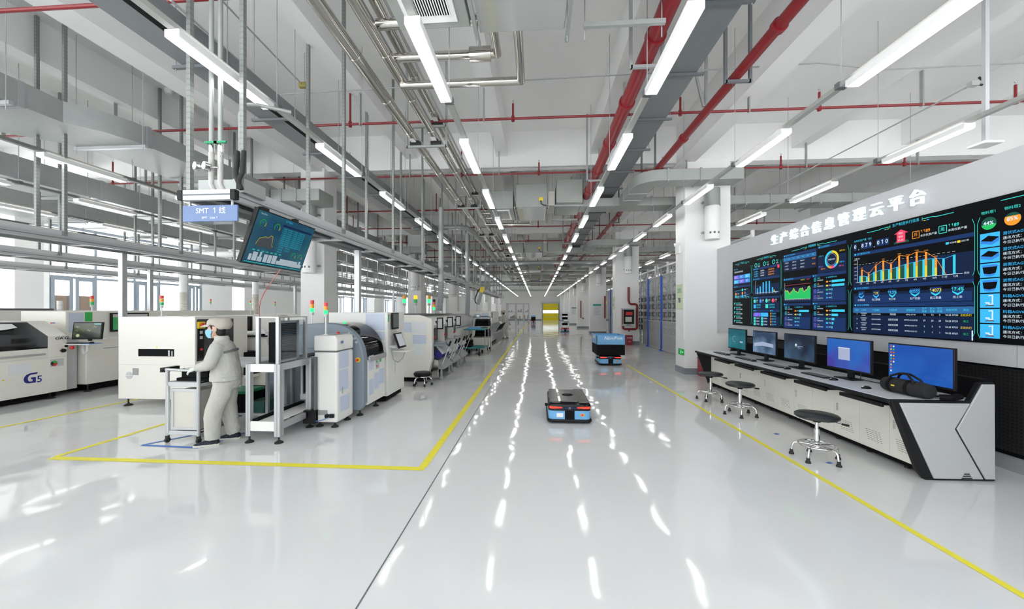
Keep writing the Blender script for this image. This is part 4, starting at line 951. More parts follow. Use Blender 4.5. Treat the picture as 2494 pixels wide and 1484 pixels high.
for i in range(12):
    y1, y0 = seams[i] - .003, seams[i + 1] + .003
    if y1 - y0 < .02: continue
    b = M(); b.box(DXF - .008, DXF + .01, y0, y1, .10, TZ - .05); dr = b.put('cabinet_door', CREAM, co, bev=.003)
    yc = (y0 + y1) / 2; w = (y1 - y0)
    b = M()
    for r_ in range(6):
        for q in range(5):
            yq = yc + (q - 2) * w * .105 + (r_ - 3) * .006; b.box(DXF - .0095, DXF - .007, yq - .014, yq + .010, .19 + r_ * .021, .194 + r_ * .021)
    b.put('vent_slot', DGREY, dr)
    if i % 2 == 1 and i > 1 or i == 11:
        b = M(); b.box(DXF - .016, DXF - .008, y1 - .07, y1 - .045, .40, .49); b.cyl((DXF - .02, y1 - .057, .46), (DXF - .008, y1 - .057, .46), .008, 10); b.put('lock_handle', CHROME, dr)
for a_, c_ in ((7.548, 6.998), (6.796, 6.244), (6.041, 5.477), (5.281, 4.728), (4.524, 3.995)):
    b = M(); b.box(FX + .03, FX + .33, c_, a_, TZ - .085, TZ - .062); b.box(FX + .01, FX + .035, c_, a_, TZ - .10, TZ - .06); k = b.put('keyboard_tray', BLACK, co, bev=.004)
# ---- monitors
MX = 3.95
MONS = [(7.98, 7.33, 'teal', 'teal desktop screen, farthest along the control desk'), (7.10, 6.44, 'steel', 'steel blue reflective screen, second from the far end of the desk'), (6.235, 5.575, 'dark', 'dark blue login screen in the middle of the control desk'),
        (5.355, 4.68, 'violet', 'blue and violet screen with a pale dialog window'), (4.465, 3.80, 'blue', 'bright blue desktop screen behind the black bag')]
SC = {}
def scr(name, a_, b_, es=.9, glossy=True):
    m = bpy.data.materials.new('lit_screen_' + name); m.use_nodes = True; nt = m.node_tree; bs = nt.nodes['Principled BSDF']; bs.inputs['Base Color'].default_value = (.01, .01, .012, 1); bs.inputs['Roughness'].default_value = .12
    tc = nt.nodes.new('ShaderNodeTexCoord'); nz = nt.nodes.new('ShaderNodeTexNoise'); nz.inputs['Scale'].default_value = 3; nz.inputs['Detail'].default_value = 1; nt.links.new(tc.outputs['Object'], nz.inputs['Vector'])
    mx = nt.nodes.new('ShaderNodeMix'); mx.data_type = 'RGBA'; mx.inputs['A'].default_value = (*a_, 1); mx.inputs['B'].default_value = (*b_, 1); mx.inputs['Factor'].default_value = .5
    rp = nt.nodes.new('ShaderNodeMapRange'); rp.inputs[1].default_value = .35; rp.inputs[2].default_value = .65; nt.links.new(nz.outputs['Fac'], rp.inputs[0]); nt.links.new(rp.outputs[0], mx.inputs['Factor'])
    nt.links.new(mx.outputs['Result'], bs.inputs['Emission Color']); bs.inputs['Emission Strength'].default_value = es; return m
SCM = dict(teal=scr('teal', (.01, .13, .17), (.02, .22, .26)), steel=scr('steel', (.02, .06, .13), (.20, .33, .52)), dark=scr('dark', (.01, .02, .045), (.05, .12, .22)), violet=scr('violet', (.02, .16, .62), (.07, .05, .42)), blue=scr('blue', (.01, .10, .52), (.015, .15, .62)))
ICON = [glow('icon_' + k, c_, .8) for k, c_ in (('white', (.8, .85, .9)), ('red', (.7, .12, .05)), ('amber', (.8, .5, .05)), ('green', (.05, .6, .1)), ('pale', (.45, .52, .72)))]
SHORT = ('teal screen', 'steel blue screen', 'dark login screen', 'blue and violet screen', 'bright blue screen')
for i, (ya, yb, k, lb) in enumerate(MONS):
    yc = (ya + yb) / 2; zb, zt = .885, 1.29
    t = thing('monitor', 'black framed monitor with ' + lb, 'monitor', (MX, yc, TZ), 'monitors on the control desk')
    b = M(); b.box(MX, MX + .03, yb, ya, zb, zt); b.put('case', BLACK, t, bev=.004)
    b = M(); b.box(MX - .003, MX, yb + .012, ya - .012, zb + .02, zt - .012); b.put('screen', SCM[k], t)
    fr = (V(MX - .0035, ya, zb), V(0, -1, 0), V(0, 0, 1)); g = M()
    if k == 'blue':
        for r_ in range(9):
            for c_ in range(2):
                if r_ > 5 and c_ == 1: continue
                g.mat((1, 0, 2, 3, 1)[(r_ * 2 + c_) % 5]); rect(g, fr, .03 + c_ * .03, .048 + c_ * .03, .36 - r_ * .034, .378 - r_ * .034, .001)
    elif k == 'violet': g.mat(4); rect(g, fr, .20, .38, .13, .29, .001); g.mat(0); rect(g, fr, .20, .38, .28, .29, .002)
    elif k == 'dark': g.mat(0); disc(g, fr, .28, .24, .022, .001); g.mat(4); rect(g, fr, .31, .43, .22, .228, .001); rect(g, fr, .31, .38, .20, .205, .001)
    elif k == 'teal': g.mat(0); ring(g, fr, .25, .2, .055, .058, .8, 5.2, .001); g.mat(4); rect(g, fr, .45, .55, .14, .17, .001)
    else: g.mat(4); polyg(g, fr, [(.05, .18), (.3, .22), (.6, .2), (.6, .14), (.3, .15), (.05, .12)], .001)
    g.put('screen_content', ICON, t, smooth=False)
    b = M(); b.box(MX + .03, MX + .06, yc - .04, yc + .04, TZ + .02, 1.05); b.put('stand_neck', BLACK, t)
    b = M(); b.prism([(MX - .06, yc - .14, TZ + .001), (MX + .12, yc - .1, TZ + .001), (MX + .12, yc + .1, TZ + .001), (MX - .06, yc + .14, TZ + .001)], (0, 0, .014)); b.put('stand_base', BLACK, t, bev=.003)
    # keyboard and mouse
    if i < 4:
        ky = (7.83, 6.98, 6.12, 5.25)[i]
        kb = thing('keyboard', 'black keyboard on the desk before the ' + SHORT[i], 'keyboard', (3.74, ky - .02, TZ), 'keyboards on the control desk')
        b = M(); b.box(3.675, 3.805, ky - .22, ky + .20, TZ + .001, TZ + .016); b.put('case', BLACK, kb, bev=.003)
        b = M()
        for r_ in range(5):
            for q in range(14): b.box(3.685 + r_ * .023, 3.703 + r_ * .023, ky - .21 + q * .029, ky - .187 + q * .029, TZ + .016, TZ + .020)
        b.put('keycap', DGREY, kb)
    my = (7.53, 6.66, 5.80, 4.93, 4.42)[i] ; mx_ = 3.72 if i < 4 else 3.68
    ms = thing('mouse', 'small black mouse on the desk by the ' + SHORT[i], 'mouse', (mx_, my, TZ), 'mice on the control desk')
    b = M(); b.sph((mx_, my, TZ + .004), .03, 1.7, 1.05, .95, 14, 8); b.put('shell', BLACK, ms)
    b = M(); b.sph((mx_ - .03, my, TZ + .02), .012, 1.4, .6, .8, 8, 6); b.put('scroll_wheel', LGREY, ms)
pipe('monitor_cable', [(4.02, 4.9, TZ + .12), (3.98, 4.86, TZ + .03), (4.05, 4.75, TZ + .012), (4.12, 4.55, TZ + .01)], .006, RUBBER, 'thin black cable trailing behind the violet screened monitor', 'cable', 6)
# papers standing behind the fourth monitor
b = M(); b.cb((4.16, 4.60, TZ + .125), .03, .16, .25, Matrix.Rotation(.12, 3, 'Y')); tag(b.put('document_stack', PAPER), 'stack of pale papers leaning behind the violet screened monitor', 'papers')
# black bag
t = thing('tool_bag', 'black cylindrical carry bag with two handles lying on the desk before the blue monitor', 'bag', (3.86, 4.13, TZ))
b = M(); ax0, ax1 = V(3.83, 4.36, TZ + .078), V(3.84, 3.90, TZ + .078)
b.tube([ax0, lerp(ax0, ax1, .02), lerp(ax0, ax1, .1), lerp(ax0, ax1, .5), lerp(ax0, ax1, .9), lerp(ax0, ax1, .98), ax1], [.05, .07, .077, .078, .077, .07, .05], 20); b.put('body', mat('black_nylon', (.012, .012, .013), .85, bump=.3, bscale=90), t)
b = M()
for s in (-1, 1): b.tube([(3.83 + s * .05, 4.28, TZ + .12), (3.83 + s * .04, 4.25, TZ + .18), (3.83 + s * .015, 4.18, TZ + .215), (3.83 + s * .015, 4.10, TZ + .215), (3.83 + s * .04, 4.03, TZ + .17), (3.83 + s * .05, 4.0, TZ + .12)], .011, 8)
b.put('handle', BLACK, t)
b = M()
for f in (.22, .62): p = lerp(ax0, ax1, f); b.cyl(p - V(0, .018, 0), p + V(0, .018, 0), .0805, 20)
b.put('strap', MBLACK, t)
b = M(); fr = (V(3.751, 4.19, TZ + .085), V(0, -1, 0), V(0, 0, 1)); rect(b, fr, -.02, .02, -.007, .007, .001); b.put('badge', YELP, t)
b = M(); b.tube([(3.95, 3.93, TZ + .02), (4.0, 3.88, TZ + .03), (4.1, 3.9, TZ + .035), (4.15, 3.98, TZ + .02)], .03, 8); tag(b.put('cloth_pouch', MBLACK), 'small crumpled black pouch beside the carry bag', 'pouch')
# ---- dark cabinets behind the desk
PERF = holes_mat('perforated_black_sheet', (.018, .018, .02), (.002, .002, .002), 28)
for i, (ya, yb) in enumerate(((9.6, 8.0), (7.96, 6.4), (6.36, 4.8), (4.76, 3.3), (3.0, 1.6))):
    t = thing('equipment_cabinet', ('black perforated cabinet behind the desk, %s from the far end' % ORD[i]) if i < 4 else 'black perforated cabinet right of the navy post at the desk end', 'cabinet', (5.0, (ya + yb) / 2, 0))
    b = M(); b.box(4.85, 5.35, yb, ya, .16, 1.08); b.put('body', MBLACK, t)
    b = M(); b.box(4.842, 4.85, yb + .04, ya - .04, .2, 1.05); b.put('perforated_door', PERF, t)
    b = M(); b.box(4.86, 5.3, yb + .03, ya - .03, 0, .16); b.put('base_frame', MGREY, t)
b = M(); b.box(4.80, 5.0, 3.02, 3.28, 0, 1.10); tag(b.put('support_post', NAVY), 'dark navy post under the display wall beside the desk end', 'post')
b = M(); b.box(4.7, 4.82, .8, 3.8, .02, .10); tag(b.put('floor_rail', ALU), 'low aluminium rail on the floor right of the desk end', 'rail')
# ---- stools
def stool(loc, label, rz, seat_z=.50, rs=.205):
    x, y = 0, 0
    t = thing('stool', label, 'stool', (0, 0, 0), 'round stools at the control desk')
    b = M(); b.lathe((0, 0, 0), [(.0, seat_z - .045), (rs * .9, seat_z - .045), (rs, seat_z - .03), (rs, seat_z - .012), (rs * .93, seat_z), (.0, seat_z + .004)], 36); b.put('seat', mat('black_pu_seat', (.015, .017, .02), .35), t)
    b = M(); b.lathe((0, 0, 0), [(.035, seat_z - .09), (.05, seat_z - .045)], 16); b.put('seat_hub', BLACK, t)
    b = M(); b.cyl((0, 0, .30), (0, 0, seat_z - .06), .016, 14); b.put('piston', CHROME, t)
    b = M(); b.cyl((0, 0, .13), (0, 0, .33), .026, 16); b.lathe((0, 0, 0), [(.026, .12), (.04, .13), (.04, .16), (.026, .17)], 16); b.put('column', CHROME, t)
    b = M(); b.tube([(.05, 0, seat_z - .06), (.14, -.06, seat_z - .065), (.20, -.09, seat_z - .07)], .006, 8); lv = b.put('height_lever', CHROME, t)
    b = M(); b.cyl((.19, -.084, seat_z - .07), (.245, -.112, seat_z - .075), .011, 8); b.put('lever_grip', BLACK, lv)
    b = M(); b.tube([(.165 * math.cos(2 * PI * i / 32), .165 * math.sin(2 * PI * i / 32), .155) for i in range(32)], .011, 10, True); b.put('foot_ring', CHROME, t)
    for i in range(5):
        a = 2 * PI * i / 5 + .3; c_, s_ = math.cos(a), math.sin(a)
        b = M(); b.tube([(r * c_, r * s_, z) for r, z in ((.02, .15), (.10, .15), (.165, .15), (.195, .142), (.215, .115), (.224, .05))], .0115, 10); lg = b.put('leg', CHROME, t)
        b = M(); b.lathe((.226 * c_, .226 * s_, 0), [(.026, 0), (.026, .012), (.017, .03), (.016, .055)], 14); b.put('rubber_foot', RUBBER, lg)
    t.location = loc; t.rotation_euler = (0, 0, rz); ORG[t] = Vector(loc); return t
s0_ = stool((3.11, 4.36, 0), 'black round stool on chrome legs, nearest to the camera at the control desk', -.3)
dup(s0_, (3.21, 6.12, 0), 'black round stool on chrome legs, in the middle of three at the control desk', .25)
dup(s0_, (3.20, 7.10, 0), 'black round stool on chrome legs, beside the far end of the control desk', -.1)
# ================================================================ DELIVERY ROBOTS
def rr(x0, x1, y0, y1, r, z, n=5):
    P = []
    for cx_, cy_, a0 in ((x1 - r, y1 - r, 0), (x0 + r, y1 - r, PI / 2), (x0 + r, y0 + r, PI), (x1 - r, y0 + r, 1.5 * PI)):
        P += [V(cx_ + r * math.cos(a0 + PI / 2 * i / n), cy_ + r * math.sin(a0 + PI / 2 * i / n), z) for i in range(n + 1)]
    return P
TOPG = mat('robot_deck_grey', (.09, .085, .085), .22, coat=.3)
REAR = lambda z=0: (V(0, -.002, 0), V(1, 0, 0), V(0, 0, 1))
def agv(label, deck=True):
    t = thing('delivery_robot', label, 'robot')
    b = M(); b.loft([rr(-.325, .325, -.02, .92, .09, .025), rr(-.33, .33, -.025, .925, .09, .045), rr(-.32, .32, -.015, .915, .09, .065)]); b.put('bumper_skirt', BLACK, t)
    b = M(); b.loft([rr(-.305, .305, 0, .90, .07, .06), rr(-.305, .305, 0, .90, .07, .192)]); b.put('blue_shell', LBLUE, t)
    b = M(); b.loft([rr(-.312, .312, -.006, .906, .075, .19), rr(-.312, .312, -.006, .906, .075, .262), rr(-.30, .30, .004, .896, .07, .285), rr(-.28, .28, .02, .88, .06, .30)]); b.put('black_shell', GLOSSB, t)
    fr = REAR()
    b = M(); rect(b, fr, -.07, .07, .062, .192, .0012); b.put('rear_panel', MBLACK, t)
    for s in (-1, 1):
        b = M(); fr2 = (V(0, -.006, 0), V(1, 0, 0), V(0, 0, 1)); P = [(s * .10, .236), (s * .115, .243), (s * .24, .252), (s * .24, .222), (s * .17, .224), (s * .12, .228)]
        b.prism([V(x, -.009, z) for x, z in P], (0, .004, 0))
        a = [V(s * (.24 + .06 * math.sin(u)), -.0065 + .066 * (1 - math.cos(u)), 0) for u in [PI / 2 * i / 5 for i in range(6)]]
        for p, q in zip(a, a[1:]): b.add([p + V(s * .003, -.004, .222), q + V(s * .006, -.002, .222), q + V(s * .006, -.002, .254), p + V(s * .003, -.004, .252)], [(0, 1, 2, 3)])
        b.put('tail_light', G_RED, t)
    b = M(); fr2 = (V(0, -.0062, 0), V(1, 0, 0), V(0, 0, 1)); stroke(b, fr2, [(-.105, .222), (-.095, .230), (-.02, .230)], .003, .001); stroke(b, fr2, [(.02, .230), (.095, .230), (.105, .222)], .003, .001); b.put('blue_trim_line', glow('robot_blue_line', (.02, .2, .9), .8), t)
    b = M(); stroke(b, fr2, [(-.014, .216), (.014, .216), (.014, .238), (-.014, .238), (-.014, .216)], .003, .001); stroke(b, fr2, [(-.007, .232), (.007, .232)], .003, .001); stroke(b, fr2, [(0, .232), (0, .220)], .003, .001); b.put('emblem', ALU, t)
    b = M(); rect(b, fr, .15, .21, .115, .15, .0015) if 0 else disc(b, (V(.185, -.002, .13), V(1, 0, 0), V(0, 0, .62)), 0, 0, .034, .0015); b.put('oval_sticker', mat('sticker_orange', (.75, .35, .05), .5), t)
    b = M(); disc(b, (V(.183, -.0022, .13), V(1, 0, 0), V(0, 0, .6)), 0, 0, .017, .0022); b.put('sticker_mark', REDP, t)
    for s in (-1,): b = M(); b.cyl((s * .31, .32, .20), (s * .355, .32, .20), .022, 12); b.put('side_button', BLACK, t)
    if deck:
        P = []
        x, h = .283, .14
        P = [(-x, .03), (-x + .03, .0), (-h, .0), (-h + .03, .05), (h - .03, .05), (h, .0), (x - .03, .0), (x, .03), (x, .85), (x - .03, .88), (h, .88), (h - .03, .83), (-h + .03, .83), (-h, .88), (-x + .03, .88), (-x, .85)]
        b = M(); b.prism([V(u, v, .303) for u, v in P], (0, 0, .022)); dk = b.put('deck_plate', TOPG, t, bev=.004)
        b = M(); b.cyl((0, .44, .326), (0, .44, .3275), .085, 24); b.put('turntable', MBLACK, dk)
        b = M(); b.cyl((-.14, .46, .325), (-.14, .46, .328), .012, 10); b.put('bolt', CHROME, dk)
        b = M(); rect(b, fr, -.19, -.095, .095, .155, .0015); b.put('white_label', PURE, t)
    return t
def place(t, loc, rz=0, sc=1):
    t.location = loc; t.rotation_euler = (0, 0, rz); t.scale = (sc, sc, sc); return t
a1 = agv('low blue and black delivery robot with bare deck, nearest in the aisle')
place(a1, (.475, 5.46, 0), .0)
a2 = agv('blue delivery robot carrying a tall black box with a lettered blue rim', False)
b = M(); b.box(-.40, .40, -.04, .92, .31, .62); b.put('black_box', MBLACK, a2, bev=.008)
b = M(); b.box(-.20, .20, .15, .75, .295, .315); b.put('lift_plate', DGREY, a2)
b = M()
for q in ((-.41, .41, -.05, -.03), (-.41, .41, .91, .93), (-.41, -.39, -.05, .93), (.39, .41, -.05, .93)): b.box(*q, .62, .885)
b.box(-.4, .4, -.04, .92, .62, .64); rim = b.put('blue_rim', LBLUE, a2, bev=.004)
fr = (V(0, -.05, 0), V(1, 0, 0), V(0, 0, 1))
b = M()
for body_, sz_, u_ in (('N', .135, -.20), ('EW', .105, -.095), ('P', .135, .075), ('WR', .105, .15)): write(b, body_, sz_, fr, u_, .80 - .012 * (sz_ < .11), .003, 'LEFT', .02, 0, 1, .25)
b.put('lettering', TXTW, rim, smooth=False)
b = M(); stroke(b, fr, [(-.39, .69), (.39, .69)], .004, .002); b.put('fold_line', SIGNB, rim)
fr = (V(-.41, 0, 0), V(0, -1, 0), V(0, 0, 1)); b = M(); polyg(b, fr, [(-.75, .70), (-.6, .86), (-.2, .86), (-.05, .70), (-.2, .78), (-.6, .78)], .003); b.put('side_graphic', TXTW, rim, smooth=False)
place(a2, (2.2, 11.3, 0), 0, 1.03)
a3 = agv('distant blue delivery robot carrying a tall open frame of black trays')
b = M()
for x in (-.3, .3):
    for y in (.05, .85): b.bar((x, y, .3), (x, y, 1.5), .03)
for z in (.5, .95, 1.48): b.box(-.3, .3, .05, .08, z, z + .02); b.box(-.3, .3, .82, .85, z, z + .02)
b.put('frame', ALU, a3)
for z in (.52, .97, 1.25): b = M(); b.box(-.2, .2, .1, .8, z, z + .16); b.put('tray', MBLACK, a3)
place(a3, (2.17, 28.9, 0))
a4 = agv('very distant blue delivery robot near the yellow door')
b = M(); b.box(-.3, .3, .05, .85, .31, .8); b.put('black_box', MBLACK, a4)
b = M(); b.box(-.31, .31, .04, .86, .8, .98); b.put('blue_rim', LBLUE, a4)
place(a4, (-.5, 50, 0))

# ================================================================ THINGS ON AND BY THE RIGHT COLUMNS
CXF = 3.82
def onface(px0, py0, px1, py1): p, q = atX(px0, py0, CXF), atX(px1, py1, CXF); return p, q
for k, (num, col) in enumerate((('7B', CARDG), ('8B', CARDG))):
    yc = CY[k] + .30; zc = 2.02
    t = thing('column_card', 'pale green hanging card on the %s hydrant side column from the front' % ORD[k], 'sign', (CXF, yc, zc - .33), 'column cards')
    b = M(); b.box(CXF - .03, CXF - .004, yc - .22, yc + .22, zc - .33, zc + .33); b.put('card', col, t, bev=.004)
    fr = (V(CXF - .03, yc, zc), V(0, -1, 0), V(0, 0, 1))
    b = M(); write(b, '立柱', .14, fr, 0, .16, .003, 'CENTER', .01); b.put('heading', TXTG, t, smooth=False)
    b = M(); write(b, num, .17, fr, 0, -.10, .003, 'CENTER', .015); b.put('number', TXTB, t, smooth=False)
p = atX(1660, 857, CXF)
t = thing('exit_sign', 'low green lit exit sign with a running figure on the nearest hydrant side column', 'sign', (CXF, p.y, p.z - .07))
b = M(); b.box(CXF - .02, CXF - .004, p.y - .18, p.y + .18, p.z - .08, p.z + .08); b.put('case', GREENL, t)
fr = (V(CXF - .02, p.y, p.z), V(0, -1, 0), V(0, 0, 1)); b = M(); disc(b, fr, .02, .05, .014, .002)
stroke(b, fr, [(.015, .03), (-.01, -.01), (.02, -.03), (.0, -.06)], .014, .002); stroke(b, fr, [(-.01, -.01), (-.05, -.03)], .012, .002); stroke(b, fr, [(.05, .0), (.01, .025), (-.03, .02)], .010, .002); stroke(b, fr, [(.06, .0), (.13, .0)], .02, .002); polyg(b, fr, [(.12, .03), (.16, 0), (.12, -.03)], .002)
b.put('running_figure', glow('exit_green_light', (.25, 1, .5), 1.2), t, smooth=False)
p = atX(1655, 604, CXF)
t = thing('emergency_light', 'white twin head emergency lamp high on the nearest hydrant side column', 'light', (CXF, p.y, p.z))
b = M(); b.box(CXF - .07, CXF - .002, p.y - .13, p.y + .13, p.z - .16, p.z + .06); b.put('case', PURE, t, bev=.01)
b = M()
for s in (-1, 1): b.cyl((CXF - .05, p.y + s * .08, p.z + .10), (CXF - .11, p.y + s * .1, p.z + .09), .045, 14)
b.put('lamp_head', PURE, t)
pipe('wall_conduit', [(CXF - .012, CY[0] + .04, .9), (CXF - .012, CY[0] + .04, 3.2)], .012, PURE, 'thin white conduit up the nearest hydrant side column', 'conduit', 8)
# hydrant set on the second column
yF = CY[1]
def H(px, py, dy=.08): p = atY(px, py, yF - dy); return p
t = thing('fire_hydrant_pipe', 'red hydrant pipe with square bends on the second hydrant side column', 'pipe', tuple(H(1530, 802)))
b = M(); b.tube([H(1531, 700), H(1531, 733), H(1533, 739), H(1537, 741), H(1547, 741), H(1551, 743), H(1552, 748), H(1552, 795), H(1551, 800), H(1547, 802), H(1522, 802), H(1518, 800), H(1517, 794)], .052, 12); b.put('pipe_run', RED, t)
b = M(); b.cyl(H(1532, 801), H(1532, 808), .03, 8); b.put('drain_tap', RED, t)
q0, q1 = atY(1512, 794, yF), atY(1546, 751, yF)
t = thing('hose_cabinet', 'white hose reel cabinet with glazed door on the second hydrant side column', 'cabinet', ((q0.x + q1.x) / 2, yF, q0.z))
b = M(); b.box(q0.x, q1.x, yF - .16, yF - .002, q0.z, q1.z); b.put('case', LGREY, t, bev=.01)
b = M(); b.box(q0.x + .09, q1.x - .07, yF - .166, yF - .16, q0.z + .10, q1.z - .07); dr = b.put('glazed_door', BLACK, t)
b = M(); b.box(q0.x + .2, q1.x - .15, yF - .168, yF - .166, q0.z + .52, q0.z + .68); b.put('sticker', REDP, dr); b = M(); b.box(q0.x + .18, q1.x - .18, yF - .168, yF - .166, q0.z + .2, q0.z + .44); b.put('hose', FROST, dr); b = M(); b.box(q0.x + .22, q1.x - .22, yF - .168, yF - .166, q0.z + .03, q0.z + .07); b.put('plate', DGREY, t)
b = M(); b.box(q0.x + .015, q0.x + .06, yF - .168, yF - .16, q0.z + .06, q1.z - .06); b.put('red_strip', REDBOX, t)
def extbox(x, y, label):
    t = thing('extinguisher_box', label, 'box', (x, y, 0))
    b = M(); b.box(x - .15, x + .15, y - .1, y + .1, 0, .46); b.put('case', REDBOX, t, bev=.008)
    b = M(); b.box(x - .155, x + .155, y - .105, y + .105, .43, .47); b.put('lid', REDBOX, t, bev=.006)
    b = M(); fr = (V(x, y - .1, 0), V(1, 0, 0), V(0, 0, 1)); write(b, '灭火器箱', .06, fr, 0, .34, .006, 'CENTER', .01); write(b, '119', .07, fr, 0, .16, .006, 'CENTER', .01); b.put('lettering', TXTW, t, smooth=False)
extbox(4.42, yF - .25, 'dark red fire extinguisher box under the hose cabinet')
extbox(4.25, 9.72, 'dark red fire extinguisher box behind the far end of the control desk')
for k, (px0, py0, px1, py1, c_, lb) in enumerate(((1444, 770, 1464, 741, 'teal', 'white notice poster with teal heading on the third hydrant side column'), (1392, 767, 1404, 749, 'blue', 'white notice poster with blue heading on the fifth hydrant side column'))):
    yF2 = CY[2 if k == 0 else 4]; p, q = atY(px0, py0, yF2), atY(px1, py1, yF2)
    t = thing('notice_poster', lb, 'poster', ((p.x + q.x) / 2, yF2, p.z))
    b = M(); b.box(p.x, q.x, yF2 - .02, yF2 - .002, p.z, q.z); b.put('sheet', CARDW, t)
    h = q.z - p.z; b = M(); b.box(p.x, q.x, yF2 - .022, yF2 - .02, q.z - h * .15, q.z); b.put('heading', TXTG if k == 0 else SIGNB, t)
    b = M()
    for i in range(7): b.box(p.x + .06, q.x - .08 - .05 * (i % 3), yF2 - .022, yF2 - .02, q.z - h * (.27 + i * .1), q.z - h * (.25 + i * .1))
    b.put('text_lines', MGREY, t)
for k, pts in ((3, [(3.75 + .4, 0, 2.6), (4.15, 0, 1.0), (4.45, 0, .9)]), (2, [(4.85, 0, 2.7), (4.85, 0, 1.1)])):
    pipe('standpipe', [(x, CY[k] - .07, z) for x, y, z in pts], .05, RED, 'red standpipe on the %s hydrant side column' % ORD[k], 'pipe', 10)
# ================================================================ FENCE AND STORE
FXX = 5.12
WIRE = mesh_mat('woven_wire', (.45, .47, .48), 22, .86); DENSE = mesh_mat('dense_wire', (.50, .51, .52), 30, .55)
def post(y, label, c_=BLUP):
    t = thing('fence_post', label, 'post', (FXX, y, 0))
    b = M(); b.box(FXX - .04, FXX + .04, y - .04, y + .04, 0, 3.12); b.put('upright', c_, t)
    b = M(); b.box(FXX - .09, FXX + .09, y - .09, y + .09, 0, .015); b.cyl((FXX - .06, y, 0), (FXX - .06, y, .06), .03, 8); b.put('foot_plate', c_, t)
yp1, yp2 = atX(1611, 800, FXX).y, atX(1579, 800, FXX).y
LB = mat('light_blue_post_paint', (.10, .30, .68), .4)
for y, lb, c_ in ((yp1, 'blue fence post nearest the camera between the first two hydrant side columns', BLUP), (yp2, 'blue fence post second from the camera between the first two hydrant side columns', BLUP),
                  (19.4, 'blue fence post just beyond the second hydrant side column', BLUP), (22.6, 'lighter blue fence post between the second and third hydrant side columns', LB), (26.3, 'blue fence post beside the third hydrant side column', BLUP)): post(y, lb, c_)
def fence(y0, y1, lb):
    t = thing('wire_fence', lb, 'fence', (FXX, (y0 + y1) / 2, 0))
    b = M(); b.box(FXX - .002, FXX + .002, y0, y1, .06, 1.2); b.put('lower_mesh', DENSE, t)
    b = M(); b.box(FXX - .002, FXX + .002, y0, y1, 1.2, 3.1); b.put('upper_mesh', WIRE, t)
    b = M()
    for z in (.04, 1.2, 3.08): b.box(FXX - .015, FXX + .015, y0, y1, z, z + .03)
    y = y0
    while y < y1: b.box(FXX - .012, FXX + .012, y, y + .024, .04, 3.1); y += 1.3
    b.put('rail', LGREY, t)
fence(10.6, 18.45, 'grey wire fence between the first two hydrant side columns'); fence(19.2, 27.05, 'grey wire fence between the second and third hydrant side columns')
for y, lb in ((20.4, 'small pale notice panel hung on the wire fence beyond the second column'), (24.2, 'small pale notice panel hung on the wire fence near the third column')):
    b = M(); b.box(FXX - .03, FXX - .01, y - .4, y + .4, 1.1, 2.0); tag(b.put('notice_board', mat('pale_blue_panel', (.42, .55, .66), .5)), lb, 'sign')
# racks of black bins
def rack(x, y0, n, lb, lev):
    t = thing('storage_rack', lb, 'rack', (x, y0, 0)); L = 1.35
    for i in range(n + 1):
        for dx in (-.35, .35): b = M(); b.box(x + dx - .035, x + dx + .035, y0 + i * L - .04, y0 + i * L + .04, 0, 3.9); b.put('upright', LGREY, t)
    b = M()
    for z in lev + [2.55, 2.95, 3.4, 3.8]:
        for dx in (-.37, .37): b.box(x + dx - .02, x + dx + .02, y0, y0 + n * L, z - .10, z - .02)
    b.put('beam', LGREY, t)
    b = M()
    for i in range(n):
        b.bar((x - .35, y0 + i * L, 2.5), (x - .35, y0 + i * L + L, 3.4), .03); b.bar((x - .35, y0 + i * L + L, 2.9), (x - .35, y0 + i * L, 3.8), .03)
    b.put('brace', MGREY, t); return t
LEV = [.55, .95, 1.35, 1.75, 2.15]
rack(6.35, 10.8, 6, 'grey steel storage rack of black bins behind the fence, nearer the camera', LEV); rack(6.35, 19.3, 6, 'grey steel storage rack of black bins behind the far fence', LEV)
bin0 = None
for r_, yb in enumerate((10.8, 19.3)):
    for lz, z in enumerate(LEV):
        for i in range(18 if r_ == 0 else 9):
            y = yb + .225 + i * (.45 if r_ == 0 else .9)
            lb = 'black storage bin with white label, %s along the %s shelf from below, %s rack' % (ORD[i], ORD[lz], 'nearer' if r_ == 0 else 'farther')
            if bin0 is None:
                bin0 = thing('storage_bin', lb, 'bin', (6.3, y, z), 'black storage bins')
                b = M(); b.box(6.0, 6.62, y - .2, y + .2, z, z + .24); b.put('body', MBLACK, bin0)
                b = M(); b.box(5.995, 6.0, y - .05, y + .05, z + .05, z + .16); b.put('label_card', PURE, bin0)
            else: dup(bin0, (6.3, y, z), lb)
# warning lamps far down by the columns
for k, (px, py, y) in enumerate(((1475, 738, 24.5), (1433, 744, 31))):
    p = atX(px, py, 5.05); t = thing('warning_lamp', 'lit amber warning lamp by the fence, %s of two from the front' % ORD[k], 'light', tuple(p))
    b = M(); b.cyl(p - V(0, 0, .06), p + V(0, 0, .08), .07, 12); b.put('lens', G_AMB, t); b = M(); b.cyl(V(p.x, p.y, 0), p - V(0, 0, .06), .02, 8); b.put('stalk', LGREY, t)
